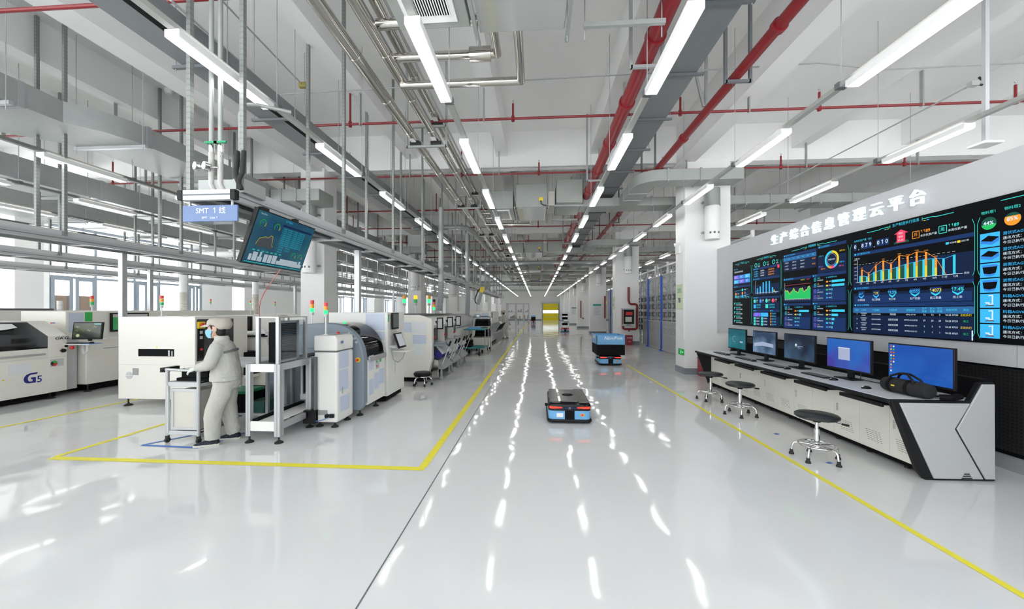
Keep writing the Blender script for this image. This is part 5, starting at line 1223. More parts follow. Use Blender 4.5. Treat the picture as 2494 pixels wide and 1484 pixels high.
# ================================================================ FIRST MACHINE LINE
def foot(b, x, y, z1, r=.05): b.cyl((x, y, .03), (x, y, z1), .012, 8); b.lathe((x, y, 0), [(r, 0), (r, .012), (r * .6, .028), (.014, .04)], 14)
def tower(x, y, z, h, lb, lit=2, r=.028, cols=None, stack=3):
    """signal tower: stalk plus red, amber, green lenses from the top"""
    t = thing('signal_tower', lb, 'signal light', (x, y, z), 'signal towers')
    seg = r * 2.1; zt = z + h
    b = M(); b.cyl((x, y, z), (x, y, zt - seg * (stack + .6)), r * .38, 8); b.cyl((x, y, z), (x, y, z + .01), r * 1.1, 12); b.put('stalk', PURE, t)
    b = M(); b.cyl((x, y, zt - seg * (stack + .7)), (x, y, zt - seg * stack), r * .9, 12); b.put('collar', LGREY, t)
    cl = cols or [('red_lens', L_RED, G_RED), ('amber_lens', L_AMB, G_AMB), ('green_lens', L_GRN, G_GRN)]
    for i in range(stack):
        b = M(); b.cyl((x, y, zt - seg * (i + .97)), (x, y, zt - seg * i), r, 14); b.put(cl[i][0], cl[i][2] if i == lit else cl[i][1], t)
    return t
# ---- magazine loader frame
XA, XB, YA, YB = -3.62, -3.18, 4.40, 5.08
t = thing('loader_frame', 'aluminium loader table with an open cage, right of the worker', 'machine frame', ((XA + XB) / 2, (YA + YB) / 2, 0))
for x, y in ((XA + .025, YA + .025), (XB - .03, YA + .025), (XA + .025, YB - .025), (XB - .03, YB - .025)):
    w = .03 if x < -3.4 else .038
    b = M(); b.box(x - w, x + w, y - w, y + w, .085, .985); lg = b.put('leg', ALU, t, bev=.003)
    b = M(); b.box(x - .006, x + .006, y - w - .001, y - w + .001, .09, .98); b.box(x + w - .001, x + w + .001, y - .006, y + .006, .09, .98); b.put('groove', MGREY, lg)
    b = M(); b.cyl((x, y, .03), (x, y, .09), .011, 8); b.lathe((x, y, 0), [(.05, 0), (.05, .012), (.03, .025), (.014, .035)], 16); b.parts('levelling_foot', RUBBER, lg)
b = M(); b.box(XA + .05, XB - .06, YA, YA + .02, .885, .985); b.box(XA + .05, XB - .06, YA, YA + .02, .15, .27); b.parts('front_plate', WHITE, t, bev=.003)
b = M(); b.box(XB - .06, XB - .01, YA + .05, YB + .35, .90, .985); b.box(XB - .06, XB - .01, YA + .05, YB + .30, .16, .24); b.box(XA, XA + .04, YA + .05, YB, .90, .985); b.box(XA, XA + .04, YA + .05, YB, .16, .24); b.parts('side_rail', ALU, t, bev=.003)
b = M(); b.box(XA + .05, XB - .06, YA + .02, YB + .3, .25, .262); b.put('lower_shelf', WHITE, t)
b = M(); b.box(XA + .06, XA + .12, YA + .03, YB + .3, .262, .29); b.put('belt_rail', MBLACK, t)
b = M(); b.box(XA + .05, XB - .06, YA + .02, YB, .97, .985); b.put('table_plate', DGREY, t)
b = M(); b.box(XB - .3, XB - .1, YB + .05, YB + .45, .985, 1.0); b.put('conveyor_belt', BLACK, t)
b = M()
for x, y in ((XA + .13, YA + .04), (XB - .05, YA + .04), (XA + .13, YB - .1), (XB - .05, YB - .1)): b.box(x - .02, x + .02, y - .02, y + .02, .985, 1.56)
b.box(XA + .108, XB - .028, YA + .018, YB - .078, 1.5605, 1.572); b.parts('cage', ALU, t)
b = M(); b.box(XB - .045, XB - .03, YA + .08, YB - .14, 1.01, 1.53); b.put('cage_door', ACRYL, t)
mz = thing('board_magazine', 'black circuit board magazine standing in the loader cage', 'magazine', (-3.4, 4.6, .985))
b = M(); b.box(-3.40, -3.27, 4.50, 4.86, .99, 1.50); b.put('body', MBLACK, mz)
b = M()
for y in (4.50, 4.86): b.box(-3.265, -3.25, y - .02, y + .02, .99, 1.52)
b.box(-3.265, -3.25, 4.5, 4.86, .99, 1.02); b.box(-3.265, -3.25, 4.5, 4.86, 1.49, 1.52); b.parts('end_frame', ALU, mz)
b = M()
for i in range(20): b.box(-3.27, -3.262, 4.53, 4.83, 1.03 + i * .023, 1.035 + i * .023)
b.parts('slot_rib', DGREY, mz)
b = M(); b.box(-3.249, -3.247, 4.485, 4.515, 1.06, 1.16); b.put('warning_label', YELP, mz)
mz = thing('board_magazine', 'black circuit board magazine hanging under the loader table on its lift', 'magazine', (-3.25, 5.25, .45))
b = M(); b.box(-3.36, -3.12, 5.14, 5.42, .47, .88); b.put('body', MBLACK, mz)
b = M()
for x in (-3.37, -3.13): b.box(x - .01, x + .02, 5.11, 5.14, .45, .90)
b.box(-3.38, -3.10, 5.10, 5.14, .38, .46); b.put('lift_frame', ALU, mz)
b = M(); b.box(-3.12, -3.08, 5.0, 5.03, .1, 1.0); b.put('chain_guide', DGREY, mz)
b = M(); b.box(-3.25, -3.08, 4.96, 5.06, .08, .26); b.cyl((-3.2, 4.95, .14), (-3.2, 4.95, .24), .02, 8); tag(b.put('air_regulator', BLACK), 'small black air regulator at the foot of the loader lift', 'regulator')
pipe('air_hose', [(-3.12, 4.97, .1), (-3.0, 5.0, .12), (-2.9, 5.02, .16), (-2.95, 5.03, .2)], .006, BLUT, 'thin blue air hose by the white cabinet foot', 'hose', 6)
# ---- white unloader cabinet with sloping head
x0, x1, y0, y1 = -3.14, -2.80, 5.04, 5.50
t = thing('conveyor_cabinet', 'slim white cabinet with sloping control head and signal light beside the loader', 'machine', ((x0 + x1) / 2, y0, 0))
b = M(); b.box(x0, x1, y0, y1, .07, 1.07); b.put('body', WHITE, t, bev=.03, seg=3)
b = M(); b.prism([(x0 - .0, y0 - .005, 1.08), (x1 + .0, y0 - .005, 1.08), (x1 + .0, y0 - .005, 1.24), (x1 - .03, y0 - .005, 1.30), (x0 + .0, y0 - .005, 1.30)], (0, y1 - y0 + .01, 0)); hd = b.put('control_head', WHITE, t, bev=.02, seg=3)
b = M(); b.box(x0 + .14, x1 - .06, y0 + .1, y0 + .33, 1.298, 1.303); b.put('touch_panel', MGREY, hd)
b = M(); b.cyl((x0 + .12, y0 + .42, 1.30), (x0 + .12, y0 + .42, 1.33), .022, 12); b.parts('emergency_button', REDP, hd)
b = M(); b.box(x0 + .01, x1 - .01, y0 + .002, y1, 1.068, 1.082); b.put('seam', DGREY, t)
b = M()
for ya, yb, za, zb in ((5.09, 5.36, .82, 1.07), (5.09, 5.34, .50, .80), (5.12, 5.38, .20, .42)): b.box(x1 + .001, x1 + .003, ya, yb, za, zb)
b.parts('instruction_sheet', PAPERB, t)
b = M(); b.box(x1 + .001, x1 + .006, 5.16, 5.19, .46, .55); b.put('door_handle', CHROME, t)
b = M(); fr = (V(x1, 5.16, 1.2), V(0, 1, 0), V(0, 0, 1)); rect(b, fr, -.03, .03, -.02, .02, .012); b.put('badge', SIGNB, t)
b = M(); b.box(x0 + .06, x0 + .2, y0 - .002, y0, .18, .25); b.put('rating_plate', MGREY, t)
b = M(); b.cyl((x0 + .2, y0 - .03, .17), (x0 + .2, y0, .17), .03, 10); b.box(x0 + .24, x0 + .30, y0 - .03, y0, .15, .2); b.put('power_socket', BLACK, t)
b = M()
for x, y in ((x0 + .05, y0 + .06), (x1 - .06, y0 + .05), (x1 - .06, y1 - .06)): foot(b, x, y, .08)
b.parts('levelling_foot', RUBBER, t)
tower(-3.06, 5.20, 1.30, .47, 'signal tower lit green on the slim white cabinet beside the loader', 2, .027)
# ---- grey stencil printer with arched hood
yP0, yP1 = 5.56, 6.36
O = [atY(a_, c_, yP0) for a_, c_ in ((655, 992), (655, 870), (660, 812), (690, 797), (740, 790), (795, 787), (828, 792), (852, 804), (870, 824), (881, 848), (886, 876), (886, 985), (876, 1001))]
for p in O[:3]: p.x = O[0].x
for p in O[-3:-1]: p.x = O[-3].x
O = O[:2] + smooth_path(O[2:11], 4) + O[11:]; ZT = max(p.z for p in O); XT = (O[0].x + O[-2].x) / 2 - .1
XR_ = O[-2].x; print('printer', [tuple(round(c, 2) for c in p) for p in O])
t = thing('solder_printer', 'blue grey stencil printer with arched glossy black hood', 'machine', ((O[0].x + XR_) / 2, yP0, 0))
b = M(); b.prism(O, (0, .14, 0)); b.put('end_shell', BLUEGREY, t, bev=.02, seg=3)
Bk = [p + V(0, .14, 0) for p in O]
lo = [p for p in Bk]; zl = O[-3].z - .03
body = [V(O[0].x + .05, yP0 + .13, .16), V(O[0].x + .05, yP0 + .13, zl), V(XR_ + .0, yP0 + .13, zl), V(XR_ + .0, yP0 + .13, .16)]
b = M(); b.prism(body, (0, yP1 - yP0 - .13, 0)); b.put('lower_body', WHITE, t, bev=.01)
hood = [V(O[0].x + .04, yP0 + .135, zl)] + [p + V(0, .135, 0) - V(.006 if i > 1 else -.03, 0, .006) for i, p in enumerate(O[2:-2])] + [V(XR_ - .004, yP0 + .135, zl)]
b = M(); b.prism([p for p in hood], (0, yP1 - yP0 - .16, 0)); b.put('hood', GLOSSB, t)
b = M(); b.box(XR_ - .03, XR_ + .03, yP0 + .15, yP1, zl - .03, zl + .05); b.put('ledge', ALU, t, bev=.015)
b = M()
for ya, yb, za, zb in ((5.74, 5.90, .70, .93), (5.74, 5.90, .30, .55), (5.93, 6.10, .35, .62), (6.12, 6.32, .40, .66)): b.box(XR_ + .001, XR_ + .003, ya, yb, za, zb)
b.parts('instruction_sheet', PAPERB, t)
b = M(); b.box(XR_ + .001, XR_ + .006, 5.98, 6.12, .68, .86); b.put('switch_panel', LGREY, t)
b = M(); b.cyl((XR_ + .006, 6.01, .73), (XR_ + .02, 6.01, .73), .014, 10); b.put('stop_button', REDP, t); b = M(); b.cyl((XR_ + .006, 6.01, .80), (XR_ + .02, 6.01, .80), .012, 10); b.put('start_button', GREENL, t)
b = M(); b.box(XR_ + .001, XR_ + .004, 6.14, 6.2, .78, .84); b.put('green_label', GREENL, t)
p = atY(872, 877, yP0); b = M(); b.cyl(p + V(0, -.012, 0), p, .038, 18); eb = b.put('emergency_button', YELP, t); b = M(); b.cyl(p + V(0, -.04, 0), p + V(0, -.01, 0), .02, 14); b.put('red_knob', REDP, eb)
b = M()
for a_, c_ in ((851, 812), (857, 817), (864, 825), (868, 834)): p = atY(a_, c_, yP0); b.cyl(p + V(0, -.012, 0), p, .017, 12)
b.parts('indicator', LGREY, t)
b = M(); b.box(O[2].x + .1, XR_ - .32, yP0 - .004, yP0, zl + .19, zl + .20); b.box(O[2].x + .3, XR_ - .3, yP0 - .004, yP0, zl - .02, zl); b.put('panel_seam', DGREY, t)
b = M()
for x in (O[0].x + .12, XR_ - .12):
    for y in (yP0 + .12, yP1 - .1): foot(b, x, y, .18)
b.parts('levelling_foot', RUBBER, t)
b = M(); b.cyl((XT + .35, yP0 + .4, ZT - .03), (XT + .35, yP0 + .4, ZT + .01), .02, 10); b.put('status_lamp', G_GRN, t)
tower(atY(760, 788, 5.64).x, 5.64, ZT - .025, .38, 'signal tower lit green on the grey printer with the black hood', 2, .030)
# ---- tall white inspection machine
x0, x1, y0, y1 = -3.75, -2.66, 6.46, 7.30
t = thing('inspection_machine', 'tall white inspection machine with two dark screens behind the grey printer', 'machine', ((x0 + x1) / 2, y0, 0))
b = M(); b.box(x0, x1, y0, y1, .12, 1.62); b.put('body', WHITE, t, bev=.015)
b = M(); b.box(x0 + .05, x1 - .05, y0 + .05, y1 - .05, .03, .12); b.put('plinth', MBLACK, t)
b = M(); b.box(x1, x1 + .004, y0 + .34, y0 + .36, .50, .70); b.put('door_handle', CHROME, t)
b = M(); b.box(x1 - .40, x1 - .05, y0 - .003, y0, 1.3, 1.60); b.box(x1 - .36, x1 - .05, y0 - .003, y0, 1.12, 1.28); b.parts('instruction_sheet', PAPERB, t)
b = M(); b.box(x1, x1 + .004, y0 + .02, y0 + .06, 1.45, 1.58); b.put('green_label', GREENL, t)
b = M(); b.box(x1 + .02, x1 + .05, y0 + .12, y0 + .42, 1.31, 1.61); m_ = b.put('upper_screen', BLACK, t, bev=.006)
b = M(); b.box(x1 + .05, x1 + .052, y0 + .14, y0 + .40, 1.34, 1.59); b.put('screen_glass', DGREY, m_)
R_ = Matrix.Rotation(-.35, 3, 'Y') @ Matrix.Rotation(.0, 3, 'Z')
c_ = V(x1 + .12, y0 + .28, 1.10); b = M(); b.cb(c_, .035, .34, .29, R_); m_ = b.put('lower_screen', BLACK, t, bev=.006)
b = M(); b.cb(c_ + R_ @ V(.019, 0, .005), .002, .29, .23, R_); b.put('screen_glass', glow('pale_lit_screen', (.55, .58, .62), .7), m_)
b = M(); b.box(x1 + .05, x1 + .32, y0 + .12, y0 + .52, .90, .92); b.put('keyboard_shelf', WHITE, t, bev=.004)
b = M(); b.bar((x1 - .02, y0 + .1, 1.0), (x1 + .12, y0 + .22, .98), .05); b.put('bracket_arm', LGREY, t)
b = M(); b.tube([(x1 + .02, y0 + .1, .98), (x1 + .06, y0 + .12, .76), (x1 + .12, y0 + .2, .70), (x1 + .18, y0 + .28, .78), (x1 + .2, y0 + .34, .9)], .008, 6); b.put('cable', MGREY, t)
tower(-3.45, 6.9, 1.62, .24, 'signal tower lit green on the tall white inspection machine', 2, .026)
# ---- pick and place mounters
y0, y1 = 8.42, 11.7; x1 = -2.42; x0 = -4.1
t = thing('placement_machine', 'long white placement machine with three small monitors and component feeders', 'machine', (-3.2, y0, 0))
prof = [V(x0, y0, .10), V(x0, y0, 1.55), V(x1 - .30, y0, 1.55), V(x1, y0, 1.46), V(x1, y0, .52), V(x1 - .10, y0, .10)]
b = M(); b.prism(prof, (0, .18, 0)); b.put('end_cover', IVORY, t, bev=.02, seg=3)
b = M(); b.box(x0, x1 - .35, y0 + .18, y1, .12, 1.53); b.put('chassis', WHITE, t, bev=.01)
b = M(); b.box(x0, x1 - .15, y0 + .02, y1, .03, .12); b.put('plinth', MBLACK, t)
b = M(); b.box(x0, x1 - .28, y0 + .03, y1, 1.545, 1.56); b.put('top_edge', DGREY, t)
for k in range(3):
    ya = y0 + .22 + k * 1.06; yb = ya + .98
    b = M(); b.prism([V(x1 - .36, ya, 1.52), V(x1 - .16, ya, 1.46), V(x1 - .05, ya, 1.30), V(x1 - .10, ya, 1.22), V(x1 - .36, ya, 1.22)], (0, yb - ya, 0)); b.put('module_cover', WHITE, t, bev=.01)
    b = M(); b.box(x1 - .2, x1 - .04, ya, ya + .06, .45, 1.25); b.put('module_pillar', WHITE, t)
    b = M(); b.box(x1 - .36, x1 - .30, ya + .06, yb, .45, 1.22); b.put('feeder_recess', DGREY, t)
    b = M(); b.box(x1 - .3, x1 + .02, ya + .08, yb - .04, .80, .86); b.put('feeder_table', ALU, t)
    b = M()
    for i in range(8): y = ya + .12 + i * .1; b.bar((x1 - .02, y, .86), (x1 + .18, y, .62), .02, .05)
    b.parts('feeder', LGREY, t)
    b = M()
    for i in range(6): y = ya + .14 + i * .13; b.cyl((x1 + .06, y, .60), (x1 + .06, y + .02, .60), .10, 16)
    b.parts('component_reel', PURE if k % 2 else TXTB, t)
    b = M(); b.prism([V(x1 - .34, ya + .04, .45), V(x1 + .05, ya + .04, .45), V(x1 + .22, ya + .04, .30), V(x1 + .22, ya + .04, .26), V(x1 - .34, ya + .04, .26)], (0, .9, 0)); b.put('reel_holder', MGREY, t)
    b = M()
    for y in (ya + .1, yb - .1): b.cyl((x1 + .14, y, .06), (x1 + .14, y, .30), .025, 8); b.cyl((x1 + .14, y - .02, .045), (x1 + .14, y + .02, .045), .045, 12)
    b.parts('caster', MGREY, t)
    b = M()
    for y in (ya + .15, yb - .15): b.tube([(x1 + .12, y, .3), (x1 + .2, y, .5), (x1 + .34, y, .86)], .014, 6)
    hh_ = b.put('trolley_handle', CHROME, t); b = M()
    for y in (ya + .15, yb - .15): b.tube([(x1 + .31, y, .8), (x1 + .36, y, .92)], .024, 8)
    b.parts('handle_grip', BLACK, hh_)
    b = M(); b.box(x1 - .06, x1 + .10, ya + .42, ya + .46, 1.19, 1.48); m_ = b.put('monitor', BLACK, t, bev=.005) ; b = M(); b.box(x1 - .035, x1 + .075, ya + .417, ya + .42, 1.22, 1.45); b.put('screen_glass', glow('mounter_screen', (.5, .53, .52), .6), m_)
    b = M(); b.bar((x1 - .2, ya + .5, 1.36), (x1 - .02, ya + .45, 1.36), .06); b.put('monitor_arm', BLACK, t)
    b = M(); b.cyl((x1 - .03, ya + .02, 1.02), (x1 + .01, ya + .02, 1.02), .03, 10); b.put('stop_button', REDP, t)
for a_, c_, m_ in (((-3.22, -2.9), (1.15, 1.38), PAPERB), ((-2.88, -2.55), (1.12, 1.40), PAPER), ((-2.87, -2.55), (.88, 1.09), PAPERB), ((-2.88, -2.56), (.64, .87), CARDW)):
    b = M(); b.box(a_[0], a_[1], y0 - .003, y0, *c_); b.parts('instruction_sheet', m_, t)
b = M(); b.prism([V(x1 - .02, y0 + .02, .1), V(x1 + .14, y0 + .02, .1), V(x1 + .14, y0 + .02, .5), V(x1 + .05, y0 + .02, .52)], (0, .05, 0)); b.put('steel_guard', STEEL, t)
b = M(); b.prism([V(x1 - .2, y0 + .1, .83), V(x1 + .2, y0 + .1, .82), V(x1 + .2, y0 + .1, .86), V(x1 - .2, y0 + .1, .87)], (0, .5, 0)); b.put('front_shelf', BLUEGREY, t)
for i, (px, lb, lit) in enumerate(((985, 'green lit signal tower, leftmost behind the placement machine', 1), (1012, 'amber lit signal tower behind the placement machine', 0), (1045, 'green lit signal tower over the middle of the placement machine', 1))):
    p = atY(px, 733, 12.2); tower(p.x, 12.2, 1.5, p.z - 1.5 + .18, lb, lit, .06, [('amber_lens', L_AMB, G_AMB), ('green_lens', L_GRN, G_GRN)], 2)
b = M(); b.box(-4.9, -3.95, 11.9, 13.2, 0, 1.5); tag(b.put('buffer_conveyor', WHITE, bev=.02), 'plain white buffer unit behind the placement machine', 'machine')
p = atY(1057, 747, 10.2); tower(p.x, 10.2, 1.53, p.z - 1.53 + .2, 'signal tower with dark cap and lit green base on the placement machine', 3, .035, [('cap', BLACK, BLACK), ('red_lens', L_RED, G_RED), ('amber_lens', L_AMB, G_AMB), ('green_lens', L_GRN, G_GRN)], 4)
# flexible extract hoses
for k, (px, yy_) in enumerate(((1074, 11.2), (1138, 15.0))):
    p0_ = atY(px, 600, yy_); p1_ = atY(px, 686, yy_); p2_ = atY(px + (-4 if k == 0 else 0), 757 if k == 0 else 767, yy_)
    t = thing('extract_hose', 'round extract pipe with ribbed grey hose over the %s' % ('placement machine' if k == 0 else 'reflow oven'), 'hose', tuple(p2_))
    b = M(); b.cyl(p1_, V(p1_.x, yy_, 4.8), .08, 14); b.put('rigid_pipe', GALV, t)
    b = M(); n = 44; P = []; R = []
    for i in range(n): f = i / (n - 1); P.append(p1_.lerp(p2_, f) + V(.02 * math.sin(f * 3), 0, 0)); R.append(.085 + (.012 if i % 2 else 0))
    b.tube(P, R, 12); b.put('ribbed_hose', MGREY, t)
# ---- reflow oven and what stands before it
y0, y1, x1 = 12.0, 17.5, -2.80
t = thing('reflow_oven', 'long ivory reflow oven with pale sloping lid beyond the placement machine', 'machine', (-3.1, y0, 0))
b = M(); b.box(-4.2, x1, y0, y1, .22, 1.05); b.put('lower_body', IVORY, t, bev=.01)
b = M(); b.prism([V(-4.2, y0 + .1, 1.05), V(x1, y0 + .1, 1.05), V(x1 - .05, y0 + .1, 1.28), V(-3.3, y0 + .1, 1.5), V(-4.2, y0 + .1, 1.5)], (0, y1 - y0 - .1, 0)); b.put('upper_lid', LGREY, t, bev=.02)
b = M(); b.prism([V(x1 - .045, y0 + .8, 1.29), V(-3.28, y0 + .8, 1.515), V(-3.3, y0 + .8, 1.50), V(x1 - .06, y0 + .8, 1.275)], (0, 3.5, 0)); b.put('lid_glass', PURE, t)
b = M(); b.box(-4.1, x1 - .1, y0 + .1, y1, .0, .22); b.put('plinth', MBLACK, t)
b = M(); b.box(x1 - .002, x1 + .012, y0, y1, 1.03, 1.06); b.put('trim_line', ALU, t)
b = M(); b.prism([V(x1 + .004, y0 + .2, .92), V(x1 + .004, y0 + .6, .92), V(x1 + .004, y0 + .6, 1.2), V(x1 + .004, y0 + .3, 1.1)], (.01, 0, 0)); b.put('side_screen', DGREY, t)
t = thing('second_placement_machine', 'farther ivory placement machine with steel guard rail beside the second worker', 'machine', (-2.7, 17.6, 0))
b = M(); b.box(-3.9, -2.2, 17.6, 21.2, .12, 1.62); b.put('body', IVORY, t, bev=.02)
b = M(); b.box(-3.9, -2.3, 17.6, 21.2, .02, .12); b.put('plinth', MBLACK, t)
b = M(); b.box(-3.0, -2.7, 17.595, 17.6, 1.2, 1.5); b.box(-2.62, -2.3, 17.595, 17.6, 1.25, 1.55); b.parts('instruction_sheet', PAPERB, t)
b = M(); b.box(-2.25, -2.19, 17.9, 18.2, 1.3, 1.55); b.put('control_screen', BLACK, t)
b = M()
for i in range(9): y = 17.9 + i * .34; b.cyl((-2.1, y, .72), (-2.1, y + .05, .72), .16, 14); b.cyl((-1.98, y, .42), (-1.98, y + .05, .42), .13, 14)
b.parts('component_reel', MGREY, t)
b = M()
for i in range(9): y = 17.95 + i * .34; b.bar((-2.2, y, 1.0), (-1.95, y, .8), .04, .1); b.cyl((-1.95, y, .04), (-1.95, y, .35), .02, 6)
b.parts('feeder', MGREY, t)
b = M()
for i in range(5): y = 18.1 + i * .6; b.tube([(-2.0, y, .6), (-1.85, y, .85), (-1.75, y, 1.0)], .02, 6)
b.parts('trolley_handle', BLACK, t)
t = thing('steel_cart', 'steel framed cart with teal shelves and black trays before the reflow oven', 'trolley', (-2.37, 13.9, 0))
for z, m_ in ((.93, TEALM), (.26, TEALM)): b = M(); b.box(-2.70, -1.92, 13.5, 14.4, z, z + .04); b.parts('shelf', m_, t)
for x, y in ((-2.67, 13.53), (-1.90, 13.53), (-2.67, 14.37), (-1.90, 14.37)): b = M(); b.bar((x, y, .1), (x, y, .95), .03); b.parts('post', CHROME, t)
b = M()
for x, y in ((-2.62, 13.55), (-2.12, 13.55), (-2.62, 14.3), (-2.12, 14.3)): b.cyl((x - .03, y, .07), (x + .03, y, .07), .07, 12)
b.parts('caster', RUBBER, t)
b = M(); b.box(-2.77, -2.427, 13.55, 14.0, .30, .45); b.box(-2.77, -2.42, 13.6, 14.0, .45, .55); tag(b.put('black_tray', MBLACK), 'black stepped trays on the lower teal shelf of the steel cart', 'tray')
b = M(); b.box(-2.52, -2.12, 13.6, 14.1, .97, 1.04); tag(b.put('blue_board', LBLUE), 'flat pale blue board on the upper teal shelf of the steel cart', 'board')
t = thing('guard_rail', 'curved steel tube rail above the steel cart', 'rail', (-2.0, 15.2, 0))
for z in (1.0, 1.42): b = M(); b.tube([(-2.62, 14.9, 0), (-2.62, 14.9, z - .1), (-2.58, 14.9, z - .03), (-2.48, 14.9, z), (-1.98, 14.9, z), (-1.89, 14.9, z - .03), (-1.85, 14.9, z - .1), (-1.85, 14.9, 0)] , .025, 8); b.put('tube', CHROME, t)
t = thing('feeder_trolley', 'dark feeder trolley full of black reels under the curved steel rail', 'trolley', (-1.75, 15.4, 0))
b = M(); b.box(-2.6, -1.95, 15.1, 15.9, .15, .55); b.put('base', IVORY, t)
b = M()
for i in range(6): b.prism([V(-2.56 + i * .10, 15.1, 1.0), V(-2.51 + i * .10, 15.1, 1.3), V(-2.46 + i * .10, 15.1, 1.0)], (0, .7, 0)); b.prism([V(-2.56 + i * .10, 15.1, .6), V(-2.51 + i * .10, 15.1, .9), V(-2.46 + i * .10, 15.1, .6)], (0, .7, 0))
b.parts('feeder', MBLACK, t)
b = M(); b.box(-2.62, -1.93, 15.1, 15.8, .95, 1.0); b.box(-2.62, -1.93, 15.1, 15.8, .55, .6); b.parts('shelf', STEEL, t)
b = M()
for x in (-2.5, -2.05): b.cyl((x, 15.2, .07), (x + .05, 15.2, .07), .07, 12); b.cyl((x, 15.8, .07), (x + .05, 15.8, .07), .07, 12)
b.parts('caster', RUBBER, t)
# low rolling stool
t = thing('rolling_stool', 'low black rolling stool on chrome caster legs before the placement machine', 'stool', (-2.52, 8.05, 0))
px, py = -2.52, 8.05
b = M(); b.lathe((px, py, 0), [(.0, .215), (.17, .215), (.195, .235), (.195, .275), (.17, .30), (0, .305)], 28); b.put('seat', BLACK, t)
b = M(); b.lathe((px, py, 0), [(.0, .195), (.18, .20), (.18, .215), (0, .217)], 28); b.put('seat_rim', CHROME, t)
for i in range(5):
    a = 2 * PI * i / 5 + .2; c_, s_ = math.cos(a), math.sin(a)
    b = M(); b.tube([(px + r * c_, py + r * s_, z) for r, z in ((.05, .19), (.15, .18), (.19, .14), (.2, .07))], .012, 8); lg = b.put('leg', CHROME, t)
    b = M(); b.cyl((px + .2 * c_ - .012 * s_, py + .2 * s_ + .012 * c_, .03), (px + .2 * c_ + .012 * s_, py + .2 * s_ - .012 * c_, .03), .03, 12); b.parts('caster', RUBBER, lg)
# white caged rack in the distance
t = thing('cage_rack', 'white tubular cage rack standing far down the aisle', 'rack', (-2, 39, 0))
b = M()
for x in (-3.1, -2.2, -1.4, -.85):
    for y in (37.5, 38.7, 39.9): b.bar((x, y, 0), (x, y, 2.4), .06)
for z in (.15, .8, 1.5, 2.37):
    for y in (37.5, 39.9): b.bar((-3.1, y, z), (-.85, y, z), .05)
    for x in (-3.1, -.85): b.bar((x, 37.5, z), (x, 39.9, z), .05)
b.put('frame', LGREY, t)
b = M(); rnd2 = random.Random(5)
for i in range(26): x = rnd2.uniform(-3.0, -.9); z = rnd2.choice((.17, .82, 1.52)); y = rnd2.uniform(37.7, 39.6); b.box(x, x + .12, y, y + .2, z, z + rnd2.uniform(.1, .4))
b.parts('stored_part', MGREY, t)

p0_ = atY(1176, 700, 18.5); p1_ = atY(1164, 742, 18.5)
t = thing('hanging_tool', 'grey hanging tool arm with yellow top under the far part of the first gantry', 'tool', tuple(p1_))
b = M(); b.bar(p0_.lerp(p1_, .25), p1_, .14); b.put('arm', MGREY, t); b = M(); b.bar(p0_, p0_.lerp(p1_, .3), .2); b.put('yellow_cap', YELP, t); b = M(); b.bar(p0_, V(p0_.x, 18.5, GZ), .05); b.put('hanger', DGREY, t)
b = M(); b.tube(smooth_path([V(p0_.x - .1, 18.5, GZ), p0_ + V(-.25, 0, -.2), p1_ + V(-.15, 0, .2), p1_]), .03, 6); b.put('cable', RUBBER, t)
# ================================================================ SECOND AND THIRD LINES (left)
yF3 = 5.95
xa, xb = atY(288, 900, yF3).x, atY(475, 900, yF3).x
t = thing('board_loader', 'big white box shaped machine with a black slot, behind the worker', 'machine', ((xa + xb) / 2, yF3, 0))
zt_ = atY(380, 772, yF3).z; zb_ = atY(380, 973, yF3).z
b = M(); b.box(xa, xb, yF3, yF3 + 1.15, zb_, zt_); b.put('body', IVORY, t, bev=.008)
q0, q1 = atY(337, 868, yF3), atY(424, 851, yF3)
b = M(); b.box(q0.x, q1.x, yF3 - .002, yF3 + .002, q0.z, q1.z); sl = b.put('board_slot', MBLACK, t)
b = M(); b.box(q1.x - .1, q1.x - .07, yF3 - .01, yF3, q0.z + .01, q1.z - .02); b.box(q1.x - .04, q1.x - .02, yF3 - .01, yF3, q0.z + .01, q1.z - .03); b.put('clamp', ALU, sl)
c_ = atY(315, 915, yF3); b = M(); b.cyl(c_ - V(0, .004, 0), c_, .062, 24); f_ = b.put('fan_grille', LGREY, t)
b = M()
for i in range(4): b.cyl(c_ - V(0, .006, 0), c_ - V(0, .0045, 0), .055 - i * .014, 20) if 0 else None
b.box(c_.x - .06, c_.x + .06, yF3 - .006, yF3 - .004, c_.z - .003, c_.z + .003); b.box(c_.x - .003, c_.x + .003, yF3 - .006, yF3 - .004, c_.z - .06, c_.z + .06); b.put('guard_wire', WHITE, f_)
c_ = atY(330.5, 905.5, yF3); b = M(); b.cb(c_, .108, .008, .118); f_ = b.put('square_fan', MGREY, t); b = M(); b.cyl(c_ - V(0, .006, 0), c_, .03, 14); b.put('fan_hub', GALV, f_)
zs = atY(380, 889, yF3).z; b = M(); b.box(xa + .002, xb - .002, yF3 - .0015, yF3 + .001, zs - .002, zs + .002); b.put('panel_seam', LGREY, t)
fr = (V(0, yF3, 0), V(1, 0, 0), V(0, 0, 1)); c_ = atY(382, 846, yF3)
b = M(); polyg(b, fr, [(c_.x - .02, c_.z - .012), (c_.x + .02, c_.z - .012), (c_.x, c_.z + .02)], .002); b.put('warning_triangle', YELP, t); b = M(); rect(b, fr, c_.x + .025, c_.x + .07, c_.z - .006, c_.z + .014, .002); b.put('caution_label', CARDW, t)
